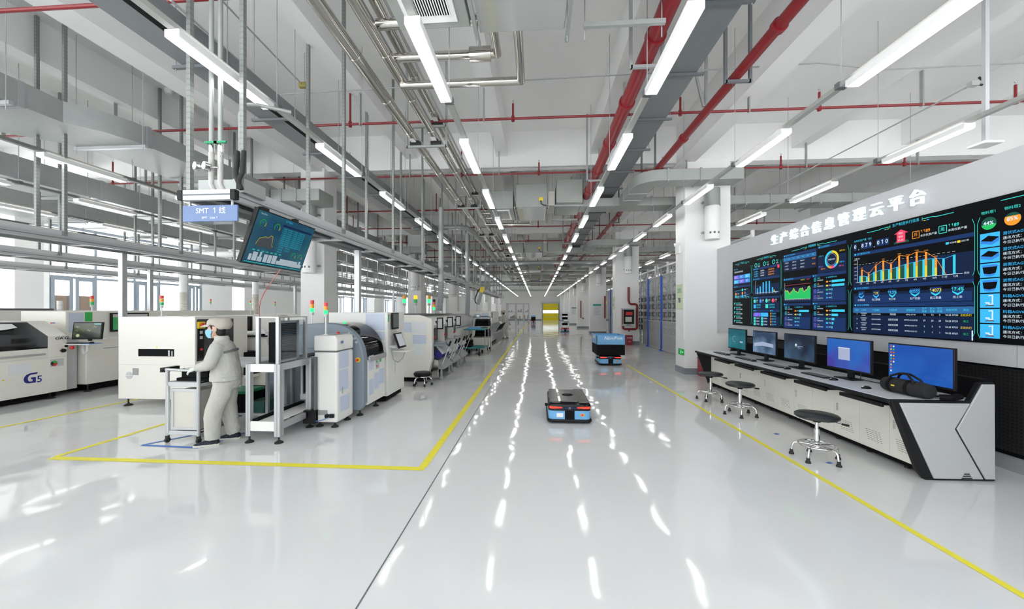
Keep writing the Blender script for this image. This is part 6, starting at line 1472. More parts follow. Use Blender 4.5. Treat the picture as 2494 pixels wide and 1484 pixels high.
# right face: dark glazed control panel
b = M(); b.box(xb, xb + .006, yF3 + .03, yF3 + .80, .78, 1.50); wn = b.put('control_panel', mat('dark_tinted_panel', (.05, .055, .06), .15), t, bev=.01)
b = M(); b.box(xb + .006, xb + .010, yF3 + .05, yF3 + .16, .82, 1.40); b.put('switch_strip', BLACK, wn)
b = M(); b.box(xb + .006, xb + .03, yF3 + .03, yF3 + .17, 1.34, 1.46); eb = b.put('emergency_button', YELP, t, bev=.01); b = M(); b.cyl((xb + .03, yF3 + .1, 1.40), (xb + .07, yF3 + .1, 1.40), .035, 14); b.put('red_knob', REDP, eb)
b = M()
for z in (1.25, 1.16): b.box(xb + .010, xb + .016, yF3 + .08, yF3 + .13, z, z + .05)
b.parts('rocker_switch', LGREY, wn); b = M(); b.cyl((xb + .01, yF3 + .1, .98), (xb + .03, yF3 + .1, .98), .02, 10); b.put('key_switch', REDP, wn)
b = M(); b.box(xb + .006, xb + .008, yF3 + .3, yF3 + .5, 1.45, 1.48); b.put('yellow_label', YELP, wn)
b = M()
for x in (xa + .12, xb - .12):
    for y in (yF3 + .06, yF3 + 1.05): foot(b, x, y, zb_ + .01, .062)
b.parts('levelling_foot', RUBBER, t)
c_ = atY(394, 772, 6.5); tower(c_.x, 6.5, zt_, .39, 'unlit signal tower on the big white machine behind the worker', 9, .03)
# ---- workstation with the black monitor behind the worker
t = thing('workbench', 'long white workbench behind the worker with black edged top', 'workbench', (-5.4, 8, 0))
b = M(); b.box(-7.2, -4.75, 7.35, 9.8, .1, 1.14); b.put('cabinet', IVORY, t, bev=.01)
b = M(); b.box(-6.2, -4.62, 7.30, 9.8, 1.14, 1.17); b.put('worktop', LTOP, t); b = M(); b.box(-6.2, -4.60, 7.28, 9.8, 1.11, 1.14); b.put('black_edge', BLACK, t)
b = M()
for x in (-6.0, -4.8): foot(b, x, 7.5, .12)
b.parts('levelling_foot', RUBBER, t)
c_ = atY(592, 789, 7.45)
t = thing('monitor', 'black monitor seen from behind the worker on the white workbench', 'monitor', (c_.x, 7.45, 1.17))
b = M(); b.box(c_.x - .23, c_.x + .19, 7.44, 7.48, c_.z - .15, c_.z + .16); b.put('case', BLACK, t, bev=.006); b = M(); b.box(c_.x - .21, c_.x + .17, 7.438, 7.44, c_.z - .13, c_.z + .14); b.put('screen', mat('dark_screen', (.012, .012, .014), .15), t)
b = M(); b.box(c_.x - .04, c_.x, 7.48, 7.52, 1.17, c_.z); b.put('stand', BLACK, t)
q0, q1 = atY(578, 910, 7.2), atY(622, 856, 7.2)
b = M(); b.box(q0.x, q1.x, 7.0, 7.34, q0.z, q1.z); t = tag(b.put('black_crate', MBLACK, bev=.01), 'black crate hanging on the front of the workbench behind the worker', 'crate')
b = M(); b.box(q0.x + .02, q1.x - .02, 7.02, 7.34, .3, q0.z); tag(b.put('crate_stand', IVORY), 'short ivory stand under the black crate behind the worker', 'stand')
p = atY(665, 660, 6.9); P = [atY(665, 655, 6.9), atY(659, 690, 6.9), atY(643, 715, 6.95), atY(633, 742, 7.0), atY(632, 775, 7.1), atY(633, 800, 7.3)]
pipe('red_hose', smooth_path([V(-3.2, 4.75, GZ), V(-3.25, 4.75, 2.45)] + P[1:]), .006, REDP, 'thin red air hose hanging in a curve below the overhead screen', 'hose', 6)
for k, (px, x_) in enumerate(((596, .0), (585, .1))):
    p = atY(px, 808, 7.3); pipe('spiral_wire', [p + V(0, 0, .08), p + V(-.02, -.01, .02), p + V(.0, -.02, -.05), p + V(-.03, 0, -.12)], .012, glow('self_lit_red_cord_%d' % k, (.8, .05, .04), .3), 'bright red cord %s the black monitor\'s stand' % ('right of' if k == 0 else 'left of'), 'cord', 6)  # the cords are given a faint glow, though they are no lamps
c_ = atY(635, 812, 7.3)
t = thing('cable_reel', 'small white reel with navy hub on the workbench', 'reel', (c_.x, 7.3, 1.17)); b = M(); b.cyl((c_.x, 7.3, c_.z), (c_.x, 7.36, c_.z), .10, 20); b.put('reel_flange', PURE, t); b = M(); b.cyl((c_.x - .05, 7.29, c_.z), (c_.x - .05, 7.3, c_.z), .05, 14); b.put('hub', TXTB, t)
# ---- the screen printer with the lettered front
GX = -9.05; ga, gb = 3.6, atX(164, 900, GX).y
P_ = lambda px, py: atX(px, py, GX)
t = thing('screen_printer', 'ivory screen printer with big navy lettering on its front and a glazed hood', 'machine', (GX - .8, (ga + gb) / 2, 0))
zb_, zm, zc, ztp = P_(164, 950).z, .775, P_(164.6, 817).z, 1.45
Gp = [V(GX, 0, zb_), V(GX, 0, zc), V(GX - .45, 0, ztp), V(GX - 1.6, 0, ztp), V(GX - 1.6, 0, zb_)]
w0, w1 = ga + .25, P_(117, 800).y
for nm, y0_, y1_ in (('end_cover', w1, gb), ('end_cover', ga, w0)):
    b = M(); b.prism([p + V(0, y0_, 0) for p in Gp], (0, y1_ - y0_, 0)); b.put(nm, IVORY, t, bev=.012)
b = M(); b.box(GX - 1.6, GX, w0, w1, zb_, .95); b.put('lower_body', IVORY, t)
b = M(); b.box(GX - 1.58, GX - .7, w0, w1, .95, ztp - .02); b.put('back_body', DGREY, t)
b = M(); b.box(GX - .7, GX - .02, w0, w1, .95, .97); b.put('work_bed', BLACK, t)
b = M(); b.box(GX - .5, GX - .35, w0, w1, 1.14, 1.2); b.box(GX - .3, GX - .24, w0 + .2, w1, 1.02, 1.06); b.box(GX - .6, GX - .2, w1 - .5, w1 - .36, 1.05, 1.22); b.put('printing_carriage', ALU, t)
b = M(); b.add([(GX - .003, w0, .95), (GX - .003, w1, .95), (GX - .003, w1, zc), (GX - .003, w0, zc)], [(0, 1, 2, 3)]); b.add([(GX - .003, w0, zc), (GX - .003, w1, zc), (GX - .45, w1, ztp), (GX - .45, w0, ztp)], [(0, 1, 2, 3)]); b.put('hood_glass', SMOKE, t)
b = M(); b.box(GX - .9, GX - .43, w0, w1, ztp - .03, ztp + .005); b.box(GX - .01, GX + .002, w0, w1, .93, .955); b.put('hood_frame', IVORY, t)
b = M(); b.box(GX, GX + .035, w0 + .9, w1 - .05, .835, .865); b.put('hood_handle', ALU, t, bev=.008)
b = M(); b.box(GX - .0, GX + .002, ga, gb - .01, .775, .780); b.put('panel_seam', LGREY, t)
p0_, p1_ = P_(21, 916), P_(75, 884); b = M(); b.box(GX + .001, GX + .004, p0_.y, p1_.y, p0_.z, p1_.z); b.put('paper_sheet', PAPER, t)
fr = (V(GX, 0, 0), V(0, 1, 0), V(0, 0, 1))
p = P_(71, 922); b = M(); write(b, '5', .17, fr, P_(96, 922).y, P_(96, 924).z, .003, 'CENTER', .01)
gy0, gy1, gz0, gz1 = P_(57, 933).y, P_(92, 908).y, P_(75, 933.5).z, P_(75, 908.5).z
gw, gh = gy1 - gy0, gz1 - gz0
G2 = lambda u, v: (gy0 + u * gw, gz0 + v * gh)
pts = [(1, 1), (.45, .97), (.2, .86), (.05, .65), (0, .4), (.06, .16), (.2, .04), (.38, 0), (.86, 0), (.86, .55), (.5, .55), (.54, .36), (.62, .36), (.62, .16), (.42, .16), (.33, .24), (.29, .42), (.31, .62), (.42, .77), (.56, .82), (.93, .82)]
polyg(b, fr, [G2(*q) for q in pts], .003); b.put('navy_lettering', TXTB, t, smooth=False)
p = P_(150, 824); b = M(); write(b, 'GKG', .075, fr, p.y, p.z, .003, 'CENTER', .02, 0, 1.3, .2); b.put('maker_lettering', TXTD, t, smooth=False)
p = P_(151, 854); b = M(); b.cyl((GX, p.y, p.z), (GX + .02, p.y, p.z), .04, 4); k_ = b.put('switch_plate', DGREY, t); b = M(); b.cyl((GX + .02, p.y, p.z), (GX + .05, p.y, p.z), .033, 14); b.put('knob', BLACK, k_)
p = P_(161, 843); b = M(); b.cyl((GX, p.y, p.z), (GX + .01, p.y, p.z), .025, 12); b.put('socket', BLACK, t)
q0, q1 = P_(122, 894), P_(155, 873); b = M(); b.box(GX + .001, GX + .003, q0.y, q1.y, q0.z, q1.z); st_ = b.put('status_card', LGREY, t)
c_ = (q0.y + (q1.y - q0.y) * .28, (q0.z + q1.z) / 2 - .01); b = M(); ring(b, fr, c_[0], c_[1], 0, .05, 0.2, 2.2, .005); b.put('green_sector', GREENL, st_); b = M(); ring(b, fr, c_[0], c_[1], 0, .05, 2.2, 4.2, .005); b.put('black_sector', TXTD, st_); b = M(); ring(b, fr, c_[0], c_[1], 0, .05, 4.2, 6.48, .005); b.put('red_sector', REDP, st_)
b = M()
for i, m_ in enumerate((0, 1, 2)):
    b.mat(m_); y_ = atX(126 + i * 6, 793, GX - .38).y; f_ = .86; xx = GX - .45 * f_; zz = zc + (ztp - zc) * f_
    b.add([(xx + .02, y_ - .025, zz - .012), (xx + .02, y_ + .025, zz - .012), (xx - .0, y_ + .025, zz + .006), (xx - .0, y_ - .025, zz + .006)], [(0, 1, 2, 3)])
b.put('push_button', [REDP, BLUT, PURE], t)
fr_ = fr; c_ = P_(7, 927); b = M(); polyg(b, fr_, [(c_.y - .02, c_.z - .015), (c_.y + .02, c_.z - .015), (c_.y, c_.z + .02)], .003); b.put('warning_triangle', YELP, t)
b = M(); b.box(GX - 1.5, GX - .1, ga, gb - .1, .02, zb_); b.put('plinth', MBLACK, t)
b = M()
for x in (GX - .08, GX - .5): foot(b, x, gb - .2, zb_ + .01, .075)
b.parts('levelling_foot', RUBBER, t)
t = thing('paper_sheet', 'curled white sheet lying over the glazed hood of the screen printer', 'paper', (GX - .4, 5.4, 1.3))  # white surface shaped as the light reflected in the hood glass
b = M(); rg = []
for i in range(12):
    f = i / 11; y_ = w0 + .2 + f * (w1 - w0 - .45); dip = .16 * math.sin(PI * f) ** .7
    s0_, s1_ = .82, .82 - .25 - dip * 1.6
    rg.append([V(GX - .45 * max(0, s) + .012, y_, zc + (ztp - zc) * s + .014) for s in (s0_, (s0_ + s1_) / 2, max(.02, s1_))])
vsn = [p for r in rg for p in r]; b.add(vsn, [(i * 3 + j, i * 3 + j + 1, i * 3 + j + 4, i * 3 + j + 3) for i in range(11) for j in range(2)])
o = b.put('sheet', PURE, t); sm = o.modifiers.new('thickness', 'SOLIDIFY'); sm.thickness = .002
# ---- grey cabinet, monitor on arm, next machine
b = M(); b.box(-9.75, -9.2, gb + .02, 6.85, .1, 1.12); t = tag(b.put('grey_cabinet', LGREY, bev=.01), 'narrow pale grey cabinet beside the screen printer', 'cabinet')
b = M(); fr = (V(0, gb + .02, 0), V(1, 0, 0), V(0, 0, 1)); write(b, 'PWR', .08, fr, -9.34, .80, .004, 'CENTER', .01); tag(b.put('cabinet_lettering', TXTG, smooth=False), 'teal lettering on the narrow grey cabinet', 'lettering')
t = thing('monitor_arm_station', 'monitor with dark yellowish chart, keyboard and mouse on a swing arm by the screen printer', 'monitor', (-8.5, 6.75, .9))
c_ = atY(215, 806, 6.75); R_ = Matrix.Rotation(.22, 3, 'Z') @ Matrix.Rotation(-.12, 3, 'X')
b = M(); b.cb(c_, .50, .04, .34, R_); b.put('case', BLACK, t, bev=.005)
CHART = scr('chart', (.012, .02, .02), (.05, .065, .03), .9)
b = M(); b.cb(c_ + R_ @ V(0, -.021, .005), .46, .002, .29, R_); b.put('screen', CHART, t)
fr = (c_ + R_ @ V(0, -.0225, .005), R_ @ V(1, 0, 0), R_ @ V(0, 0, 1)); g = M()
for r_ in range(2):
    for q in range(4): g.mat(0 if (q + r_) % 3 else 1); stroke(g, fr, [(-.20 + q * .1, .06 - r_ * .07), (-.18 + q * .1, .09 - r_ * .07), (-.165 + q * .1, .05 - r_ * .07), (-.14 + q * .1, .085 - r_ * .07)], .006, .001)
g.mat(2); rect(g, fr, .11, .225, .115, .138, .001); g.mat(1); disc(g, fr, -.15, -.10, .03, .001)
g.put('screen_content', [glow('chart_olive', (.25, .28, .06), .8), glow('chart_pale', (.55, .58, .35), .8), glow('chart_mint', (.35, .75, .68), .8)], t, smooth=False)
b = M(); b.cyl(c_ + V(0, .03, -.2), c_ + V(0, .03, -.02), .03, 10); b.put('stand', BLACK, t)
kp = atY(200, 838, 6.65); b = M(); b.cb(kp, .62, .26, .02); b.parts('shelf', PURE, t, bev=.006)
b = M(); b.cb(kp + V(-.08, -.02, .018), .40, .13, .016); b.put('keyboard', BLACK, t); b = M(); b.cb(kp + V(.24, -.03, .014), .20, .2, .006); b.put('mouse_pad', BLUT, t); b = M(); b.sph(kp + V(.24, -.03, .02), .03, 1, 1.5, .9); b.put('mouse', BLACK, t)
b = M(); b.tube([kp + V(.05, .05, -.01), kp + V(.04, .05, -.14), kp + V(-.04, .06, -.2), kp + V(-.12, .1, -.12), kp + V(-.14, .12, -.02)], .02, 8); b.put('arm', PURE, t)
b = M(); b.cyl(kp + V(-.03, -.12, -.06), kp + V(-.03, -.15, -.06), .035, 12); b.parts('emergency_button', REDP, t)
t = thing('dispensing_machine', 'ivory machine with a green lit screen behind the swing arm monitor', 'machine', (-9.6, 8, 0))
b = M(); b.box(-10.3, -9.05, 6.88, 10.4, .16, 1.06); b.put('lower_body', IVORY, t, bev=.015)
b = M(); b.box(-10.5, -9.5, 6.88, 10.4, 1.06, 1.64); b.put('upper_body', IVORY, t, bev=.015)
b = M(); b.box(-9.06, -9.03, 7.23, 10.4, 1.04, 1.10); b.put('front_rail', WHITE, t); b = M(); b.box(-9.05, -9.045, 7.18, 10.2, .86, .868); b.put('seam', DGREY, t)
b = M(); b.box(-10.2, -9.2, 7.03, 10.3, .03, .16); b.put('plinth', MBLACK, t); b = M(); foot(b, -9.15, 6.98, .17, .06); foot(b, -9.7, 6.98, .17, .06); b.parts('levelling_foot', RUBBER, t)
b = M(); b.box(-9.044, -9.042, 7.48, 7.59, .52, .72); b.put('warning_label', YELP, t)
c_ = atY(279, 781, 8.1); b = M(); b.box(-9.49, -9.45, c_.y - .45, c_.y + .35, 1.18, 1.60); s_ = b.put('screen_case', BLACK, t)
b = M(); b.box(-9.45, -9.447, c_.y - .42, c_.y + .32, 1.22, 1.50); b.put('screen', scr('green', (.01, .16, .03), (.03, .32, .08), .9), s_)
b = M(); b.box(-9.45, -9.447, c_.y - .42, c_.y + .32, 1.50, 1.57); b.put('title_bar', LGREY, s_)
b = M(); b.box(-9.499, -9.497, 6.93, 7.18, 1.2, 1.6); b.parts('instruction_sheet', PAPERB, t); b = M(); b.box(-9.499, -9.496, 7.20, 7.33, 1.42, 1.62); b.put('green_label', GREENL, t)
t = thing('long_white_machine', 'long white machine at the far left behind the screen printer', 'machine', (-11.5, 8, 0))
b = M(); b.box(-13.2, -11.2, 5.5, 14, .1, 1.66); b.put('body', WHITE, t, bev=.02); b = M(); b.box(-13.0, -11.4, 5.6, 13.9, .02, .1); b.put('plinth', MBLACK, t)
b = M(); b.box(-11.6, -11.2, 7.0, 7.9, 1.66, 1.70); b.put('tool_on_top', DGREY, t)
b = M(); b.box(-10.4, -6.2, 10.8, 14.5, 0, 1.5); tag(b.put('white_machine', WHITE, bev=.02), 'plain white machine in the second line behind the big white box machine', 'machine')
b = M(); b.box(-8.4, -6.7, 15.0, 26, .1, 1.45); tag(b.put('white_machine', WHITE, bev=.02), 'long white machine in the second line beyond the first left column', 'machine')
b = M(); b.box(-12.8, -10.2, 15.0, 26, .1, 1.5); tag(b.put('white_machine', WHITE, bev=.02), 'long white machine in the third line far to the left', 'machine')
for px, py0, py1, y_, zb2, lb, lit in ((224, 721, 763, 8.4, 1.64, 'signal tower on the ivory machine left of the green screen', 9), (513, 729, 748, 12.5, 1.5, 'small far signal tower left of the worker\'s cap', 9), (610, 733, 748, 12.8, 1.5, 'small far signal tower above the black monitor', 2), (670, 735, 752, 13.0, 1.5, 'small far signal tower behind the loader cage', 9)):
    p = atY(px, py0, y_); h_ = p.z - zb2; tower(p.x, y_, zb2, max(h_, .2), lb, lit, (py1 - py0) / 11 * y_ / 905)
p = atY(146, 733, 8.0); tower(p.x, 8.0, 1.66, p.z - 1.66, 'white unlit signal lamp on the long white machine at far left', 9, .05, [('white_lens', PURE, PURE)] * 3)
# white ribbed columns of ducting by the left windows
for k, (px, yy_) in enumerate(((446, 13.5), (622, 15.5))):
    c_ = atY(px, 700, yy_)
    t = thing('white_duct', 'white vertical extract duct with ribbed lower end, %s of two behind the left gantries' % ('left' if k == 0 else 'right'), 'air duct', (c_.x, yy_, 1.5))
    b = M(); b.cyl((c_.x, yy_, 2.35), (c_.x, yy_, 3.6), .12, 14); b.tube([(c_.x, yy_, 3.55), (c_.x + .05, yy_, 3.72), (c_.x + .2, yy_, 3.8), (c_.x + 3, yy_, 3.82)], .12, 12); b.put('duct', PLASTER, t)
    b = M(); n = 30; b.tube([(c_.x - .0, yy_, 2.38 - .9 * i / (n - 1)) for i in range(n)], [.11 + (.015 if i % 2 else 0) for i in range(n)], 12); b.put('ribbed_hose', FROST, t)

# ================================================================ TROLLEYS BY THE WORKER
xa, xb, ya, yb = -4.635, -4.175, 4.33, 4.85
t = thing('tool_trolley', 'grey tube trolley on black casters with a frosted bin, left of the worker', 'trolley', ((xa + xb) / 2, (ya + yb) / 2, 0))
for x in (xa + .02, xb - .025):
    for y in (ya + .02, yb - .02):
        b = M(); b.cyl((x, y, .09), (x, y, .93 if x < -4.4 else .90), .021, 12); pl = b.put('post', ALU, t)
        b = M(); b.cyl((x - .012, y, .032), (x + .012, y, .032), .032, 14); b.box(x - .02, x + .02, y - .012, y + .012, .03, .09); b.parts('caster', RUBBER, pl)
b = M(); b.box(xa + .03, xb - .04, ya + .01, ya + .03, .70, .76); b.box(xa + .03, xb - .04, ya + .01, ya + .03, .10, .15); b.box(xa + .01, xa + .03, ya, yb, .70, .76); b.box(xb - .04, xb - .02, ya, yb, .70, .76); b.box(xb - .04, xb - .02, ya, yb, .10, .15); b.box(xa + .03, xa + .05, ya + .0, ya + .03, .12, .72); b.parts('rail', LGREY, t, bev=.004)
b = M(); b.box(xa + .02, xb - .02, ya + .02, yb - .02, .74, .76); b.box(xa + .02, xb - .02, ya + .02, yb - .02, .12, .135); b.parts('shelf', LGREY, t)
b = M(); b.cyl((xa - .03, ya + .02, .915), (xb - .06, ya + .02, .90), .018, 12); hb = b.put('push_bar', ALU, t)
b = M()
for x in (xa - .03, xb - .06): b.sph((x, ya + .02, .91), .03); b.box(x - .03, x + .03, ya, ya + .2, .88, .935)
b.parts('corner_joint', BLACK, hb)
b = M(); b.box(xa + .08, xb - .08, ya + .035, ya + .06, .17, .66); bn = b.put('bin_front', FROST, t, bev=.01)
b = M()
for q in ((xa + .06, xb - .06, .64, .67), (xa + .06, xb - .06, .16, .19)): b.box(q[0], q[1], ya + .025, ya + .05, q[2], q[3])
for x in (xa + .06, xb - .09): b.box(x, x + .03, ya + .0265, ya + .0485, .19, .64)
b.parts('bin_rim', LGREY, bn); b = M(); b.box(xa + .07, xb - .07, ya + .06, yb - .05, .15, .64); b.put('bin_body', FROST, t)
t = thing('parts_tray', 'black parts tray on top of the trolley under the worker\'s hands', 'tray', (-4.33, 4.55, .76))
b = M(); b.box(-4.55, -4.12, 4.40, 4.80, .762, .80); b.box(-4.50, -4.14, 4.42, 4.78, .80, .90); b.put('body', MBLACK, t, bev=.006)
b = M(); b.box(-4.56, -4.11, 4.39, 4.81, .895, .905); b.put('rim', BLACK, t)
t = thing('circuit_board', 'green circuit board on a pale tray in the worker\'s hands', 'circuit board', (-4.3, 4.55, .906))
b = M(); b.box(-4.48, -4.10, 4.45, 4.74, .906, .92); b.put('carrier', CREAM, t); b = M(); b.box(-4.36, -4.14, 4.48, 4.70, .92, .926); b.put('board', GRNP, t)
b = M()
for i in range(9): b.box(-4.34 + (i % 3) * .065, -4.31 + (i % 3) * .065, 4.5 + (i // 3) * .06, 4.53 + (i // 3) * .06, .926, .934)
b.put('component', MBLACK, t)
t = thing('second_trolley', 'pale frame trolley behind the worker\'s legs carrying crates', 'trolley', (-4.0, 5.2, 0))
xa, xb, ya, yb = -4.62, -3.78, 4.98, 5.5
b = M()
for x in (xa, xb):
    for y in (ya, yb): b.box(x - .018, x + .018, y - .018, y + .018, .08, .92)
b.parts('post', ALU, t); b = M(); b.box(xa, xb, ya - .02, yb, .85, .93); b.put('top_tray', LGREY, t); b = M(); b.box(xa, xb, ya, yb, .17, .20); b.put('lower_shelf', LGREY, t)
b = M()
for x in (xa, xb):
    for y in (ya, yb): b.cyl((x - .015, y, .04), (x + .015, y, .04), .04, 12)
b.parts('caster', RUBBER, t)
b = M(); b.box(-4.08, -3.86, 5.02, 5.4, .202, .36); tag(b.put('green_crate', mat('dark_green_crate', (.02, .10, .075), .5, bump=.6, bscale=60)), 'dark green crate on the lower shelf behind the worker', 'crate')
b = M(); b.box(-4.55, -4.12, 5.0, 5.42, .202, .46); tag(b.put('black_crate', MBLACK), 'black crate on the lower shelf left of the worker\'s legs', 'crate')
b = M(); b.box(-4.5, -4.15, 5.02, 5.4, .461, .50); tag(b.put('crate_cover', GRNP), 'green lid on the black crate left of the worker\'s legs', 'lid')
# ---- hanging overhead screen
A_ = atX(632, 510, -2.87); TVL, TVH, TL = .96, .575, math.radians(20)
A_ = V(-2.87, atX(632, 510, -2.87).y, atX(632, 510, -2.87).z)
r_ = V(0, 1, 0); u_ = V(math.sin(TL), 0, math.cos(TL)); n_ = r_.cross(u_)
t = thing('overhead_screen', 'flat screen with blue production charts hanging tilted from the first gantry', 'display', (A_.x, A_.y + .5, A_.z - TVH))
o0 = A_ - u_ * TVH; fr = (o0, r_, u_)
def slab(m, u0, u1, v0, v1, d0, d1): m.prism([o0 + r_ * u + u_ * v + n_ * d0 for u, v in ((u0, v0), (u1, v0), (u1, v1), (u0, v1))], n_ * (d1 - d0))
b = M(); slab(b, -.012, TVL + .012, -.012, TVH + .012, -.05, -.001); b.put('case', BLACK, t, bev=.004)
TVM = scr('dash', (.004, .07, .13), (.012, .13, .19), .8)
b = M(); rect(b, fr, 0, TVL, 0, TVH, .0005); b.put('screen', TVM, t)
g = D(fr, None); K = lambda u, v: (u * TVL, v * TVH)
g.t('wht', 'NewPwr', .026, K(.04, .95), 'LEFT', .002); g.t('cyan', '生产看板', .03, K(.5, .95), off=.002)
for u, v, r0 in ((.11, .78, .045), (.335, .78, .045), (.76, .30, .04), (.89, .30, .04)):
    g.c('dgry'); ring(g, fr, u * TVL, v * TVH, r0 * .78, r0 * 1.05, -.7, PI + .7, .002); g.c('grn'); ring(g, fr, u * TVL, v * TVH, r0 * .8, r0, .3, PI + .7, .003); g.c('yel'); ring(g, fr, u * TVL, v * TVH, r0 * .8, r0, -.7, .3, .003); g.l('cyan', [K(u, v), (u * TVL - .015, v * TVH + .02)], .004, .003)
for i in range(4): g.R('bar', *(x * TVL for x in (.18, .26)), *(y * TVH for y in (.70 + i * .05, .725 + i * .05)), .002)
pts = [(.10, .38), (.13, .50), (.17, .52), (.21, .55), (.25, .54), (.29, .60), (.32, .58), (.34, .42), (.36, .38)]; g.p('dgry', [K(u, v) for u, v in [(.10, .34)] + pts + [(.36, .34)]], .002); g.l('yel', [K(u, v) for u, v in pts], .006, .003)
g.R('mid', .42 * TVL, .97 * TVL, .84 * TVH, .88 * TVH, .002)
for i in range(9): g.t('cyan', '工单数据 物料编码 计划数量 完成数量 状态', .021, K(.43, .80 - i * .042), 'LEFT', .003)
for i in range(5): g.t('cyan', '异常信息', .02, K(.45 + (i % 2) * .12, .42 - (i // 2) * .05), 'LEFT', .003)
g.R('teal', .02 * TVL, .98 * TVL, .02 * TVH, .035 * TVH, .003); g.R('mid', .02 * TVL, .98 * TVL, .035 * TVH, .05 * TVH, .003)
for u0, u1, h in ((.06, .10, .12), (.11, .18, .17), (.19, .26, .09), (.21, .24, .19), (.28, .34, .16), (.35, .41, .16), (.42, .49, .17), (.50, .55, .08), (.55, .88, .13), (.9, .94, .15), (.88, .97, .08)): g.R('wht', u0 * TVL, u1 * TVL, .06 * TVH, (.06 + h) * TVH, .003)
for i in range(7): g.R('teal', (.08 + i * .07) * TVL, (.12 + i * .07) * TVL, .255 * TVH, .28 * TVH, .003)
g.put('screen_content', [glow('overhead_' + k, C[k], .42) for k in CK], t, smooth=False)
b = M(); c_ = A_ + V(-.03, .22, 0); b.box(c_.x - .14, c_.x - .065, c_.y - .05, c_.y + .05, c_.z - .10, GZ + .02); b.box(c_.x - .14, c_.x - .065, c_.y + .5, c_.y + .56, c_.z - .10, GZ + .02); b.parts('ceiling_bracket', BLACK, t)
# ================================================================ PEOPLE
def ell(c, rx, ry, n=16, ax=(1, 0, 0), ay=(0, 1, 0), sq=1.0):
    c = Vector(c); ax, ay = Vector(ax), Vector(ay); P = []
    for i in range(n):
        a = 2 * PI * i / n; ca, sa = math.cos(a), math.sin(a)
        P.append(c + ax * rx * math.copysign(abs(ca) ** sq, ca) + ay * ry * math.copysign(abs(sa) ** sq, sa))
    return P
def limb(m, P, R, n=12, flat=1.0):
    """tapered limb through joints: P points, R radii"""
    P = [Vector(p) for p in P]; rings = []; x = None
    Q, S_ = [], []
    for i in range(len(P) - 1):
        for k in range(4): f = k / 4; Q.append(P[i].lerp(P[i + 1], f)); S_.append(R[i] + (R[i + 1] - R[i]) * f)
    Q.append(P[-1]); S_.append(R[-1])
    for _ in range(3):
        Q2 = [q.copy() for q in Q]
        for i in range(1, len(Q) - 1): Q2[i] = (Q[i - 1] + Q[i] * 2 + Q[i + 1]) / 4
        Q = Q2
    for i, p in enumerate(Q):
        d = (Q[min(i + 1, len(Q) - 1)] - Q[max(i - 1, 0)]).normalized()
        if x is None: x = d.cross(V(0, 1, 0)); x = (x if x.length > .1 else d.cross(V(1, 0, 0))).normalized()
        else: x = (x - d * x.dot(d)).normalized()
        rings.append(ell(p, S_[i], S_[i] * flat, n, x, d.cross(x)))
    m.loft(rings); return m
def fuse(o, vox, sm=6, dec=None, wr=0, wscale=.12):
    r = o.modifiers.new('fuse', 'REMESH'); r.mode = 'VOXEL'; r.voxel_size = vox; r.use_smooth_shade = True
    s = o.modifiers.new('soften', 'SMOOTH'); s.factor = .5; s.iterations = sm
    if wr:
        tx = bpy.data.textures.new('cloth_folds', 'CLOUDS'); tx.noise_scale = wscale; tx.noise_depth = 2
        dsp = o.modifiers.new('folds', 'DISPLACE'); dsp.texture = tx; dsp.strength = wr; dsp.mid_level = .5; dsp.texture_coords = 'LOCAL'
    return o
SHOE = mat('navy_canvas_shoe', (.012, .014, .03), .8, bump=.2, bscale=80); SOLE = mat('white_shoe_sole', (.62, .60, .55), .6)
STRIPE = mat('grey_reflective_stripe', (.16, .16, .16), .5); SHIRT = mat('cuff_green', (.10, .38, .22), .8); EYE_W = mat('eye_white', (.75, .74, .72), .2); EYE_D = mat('dark_iris', (.02, .012, .01), .2); LIP = mat('lips', (.45, .17, .15), .5)
def hand(t, w, dirn, up, s=1, m=None, lb=None):
    """gloved right/left hand: wrist w, pointing along dirn, back of hand along up; thumb on side s"""
    d = Vector(dirn).normalized(); up = Vector(up); up = (up - d * up.dot(d)).normalized(); sd = d.cross(up) * s
    b = M(); rings = []
    for f, hw, ht in ((-.03, .026, .024), (.0, .027, .022), (.03, .036, .02), (.06, .040, .018), (.085, .038, .015), (.092, .030, .010)): rings.append(ell(w + d * f, hw, ht, 12, sd, up))
    b.loft(rings)
    for k, (off, ln) in enumerate(((-.030, .062), (-.010, .072), (.010, .068), (.029, .054))):
        p0_ = w + d * .082 + sd * (-off); a = .25 + .06 * k
        p1_ = p0_ + (d * math.cos(a) - up * math.sin(a)) * ln * .45; p2_ = p1_ + (d * math.cos(a + .5) - up * math.sin(a + .5)) * ln * .32; p3_ = p2_ + (d * math.cos(a + .9) - up * math.sin(a + .9)) * ln * .25
        limb(b, [p0_ - d * .015, p1_, p2_, p3_], [.0095, .0088, .0082, .0062], 8)
    t0 = w + d * .022 + sd * .026
    limb(b, [t0, t0 + d * .03 + sd * .022 - up * .008, t0 + d * .058 + sd * .024 - up * .018, t0 + d * .075 + sd * .016 - up * .024], [.013, .0115, .0095, .007], 8)
    return fuse(b.put('glove', m or GLOVE, t), .0035, 3)
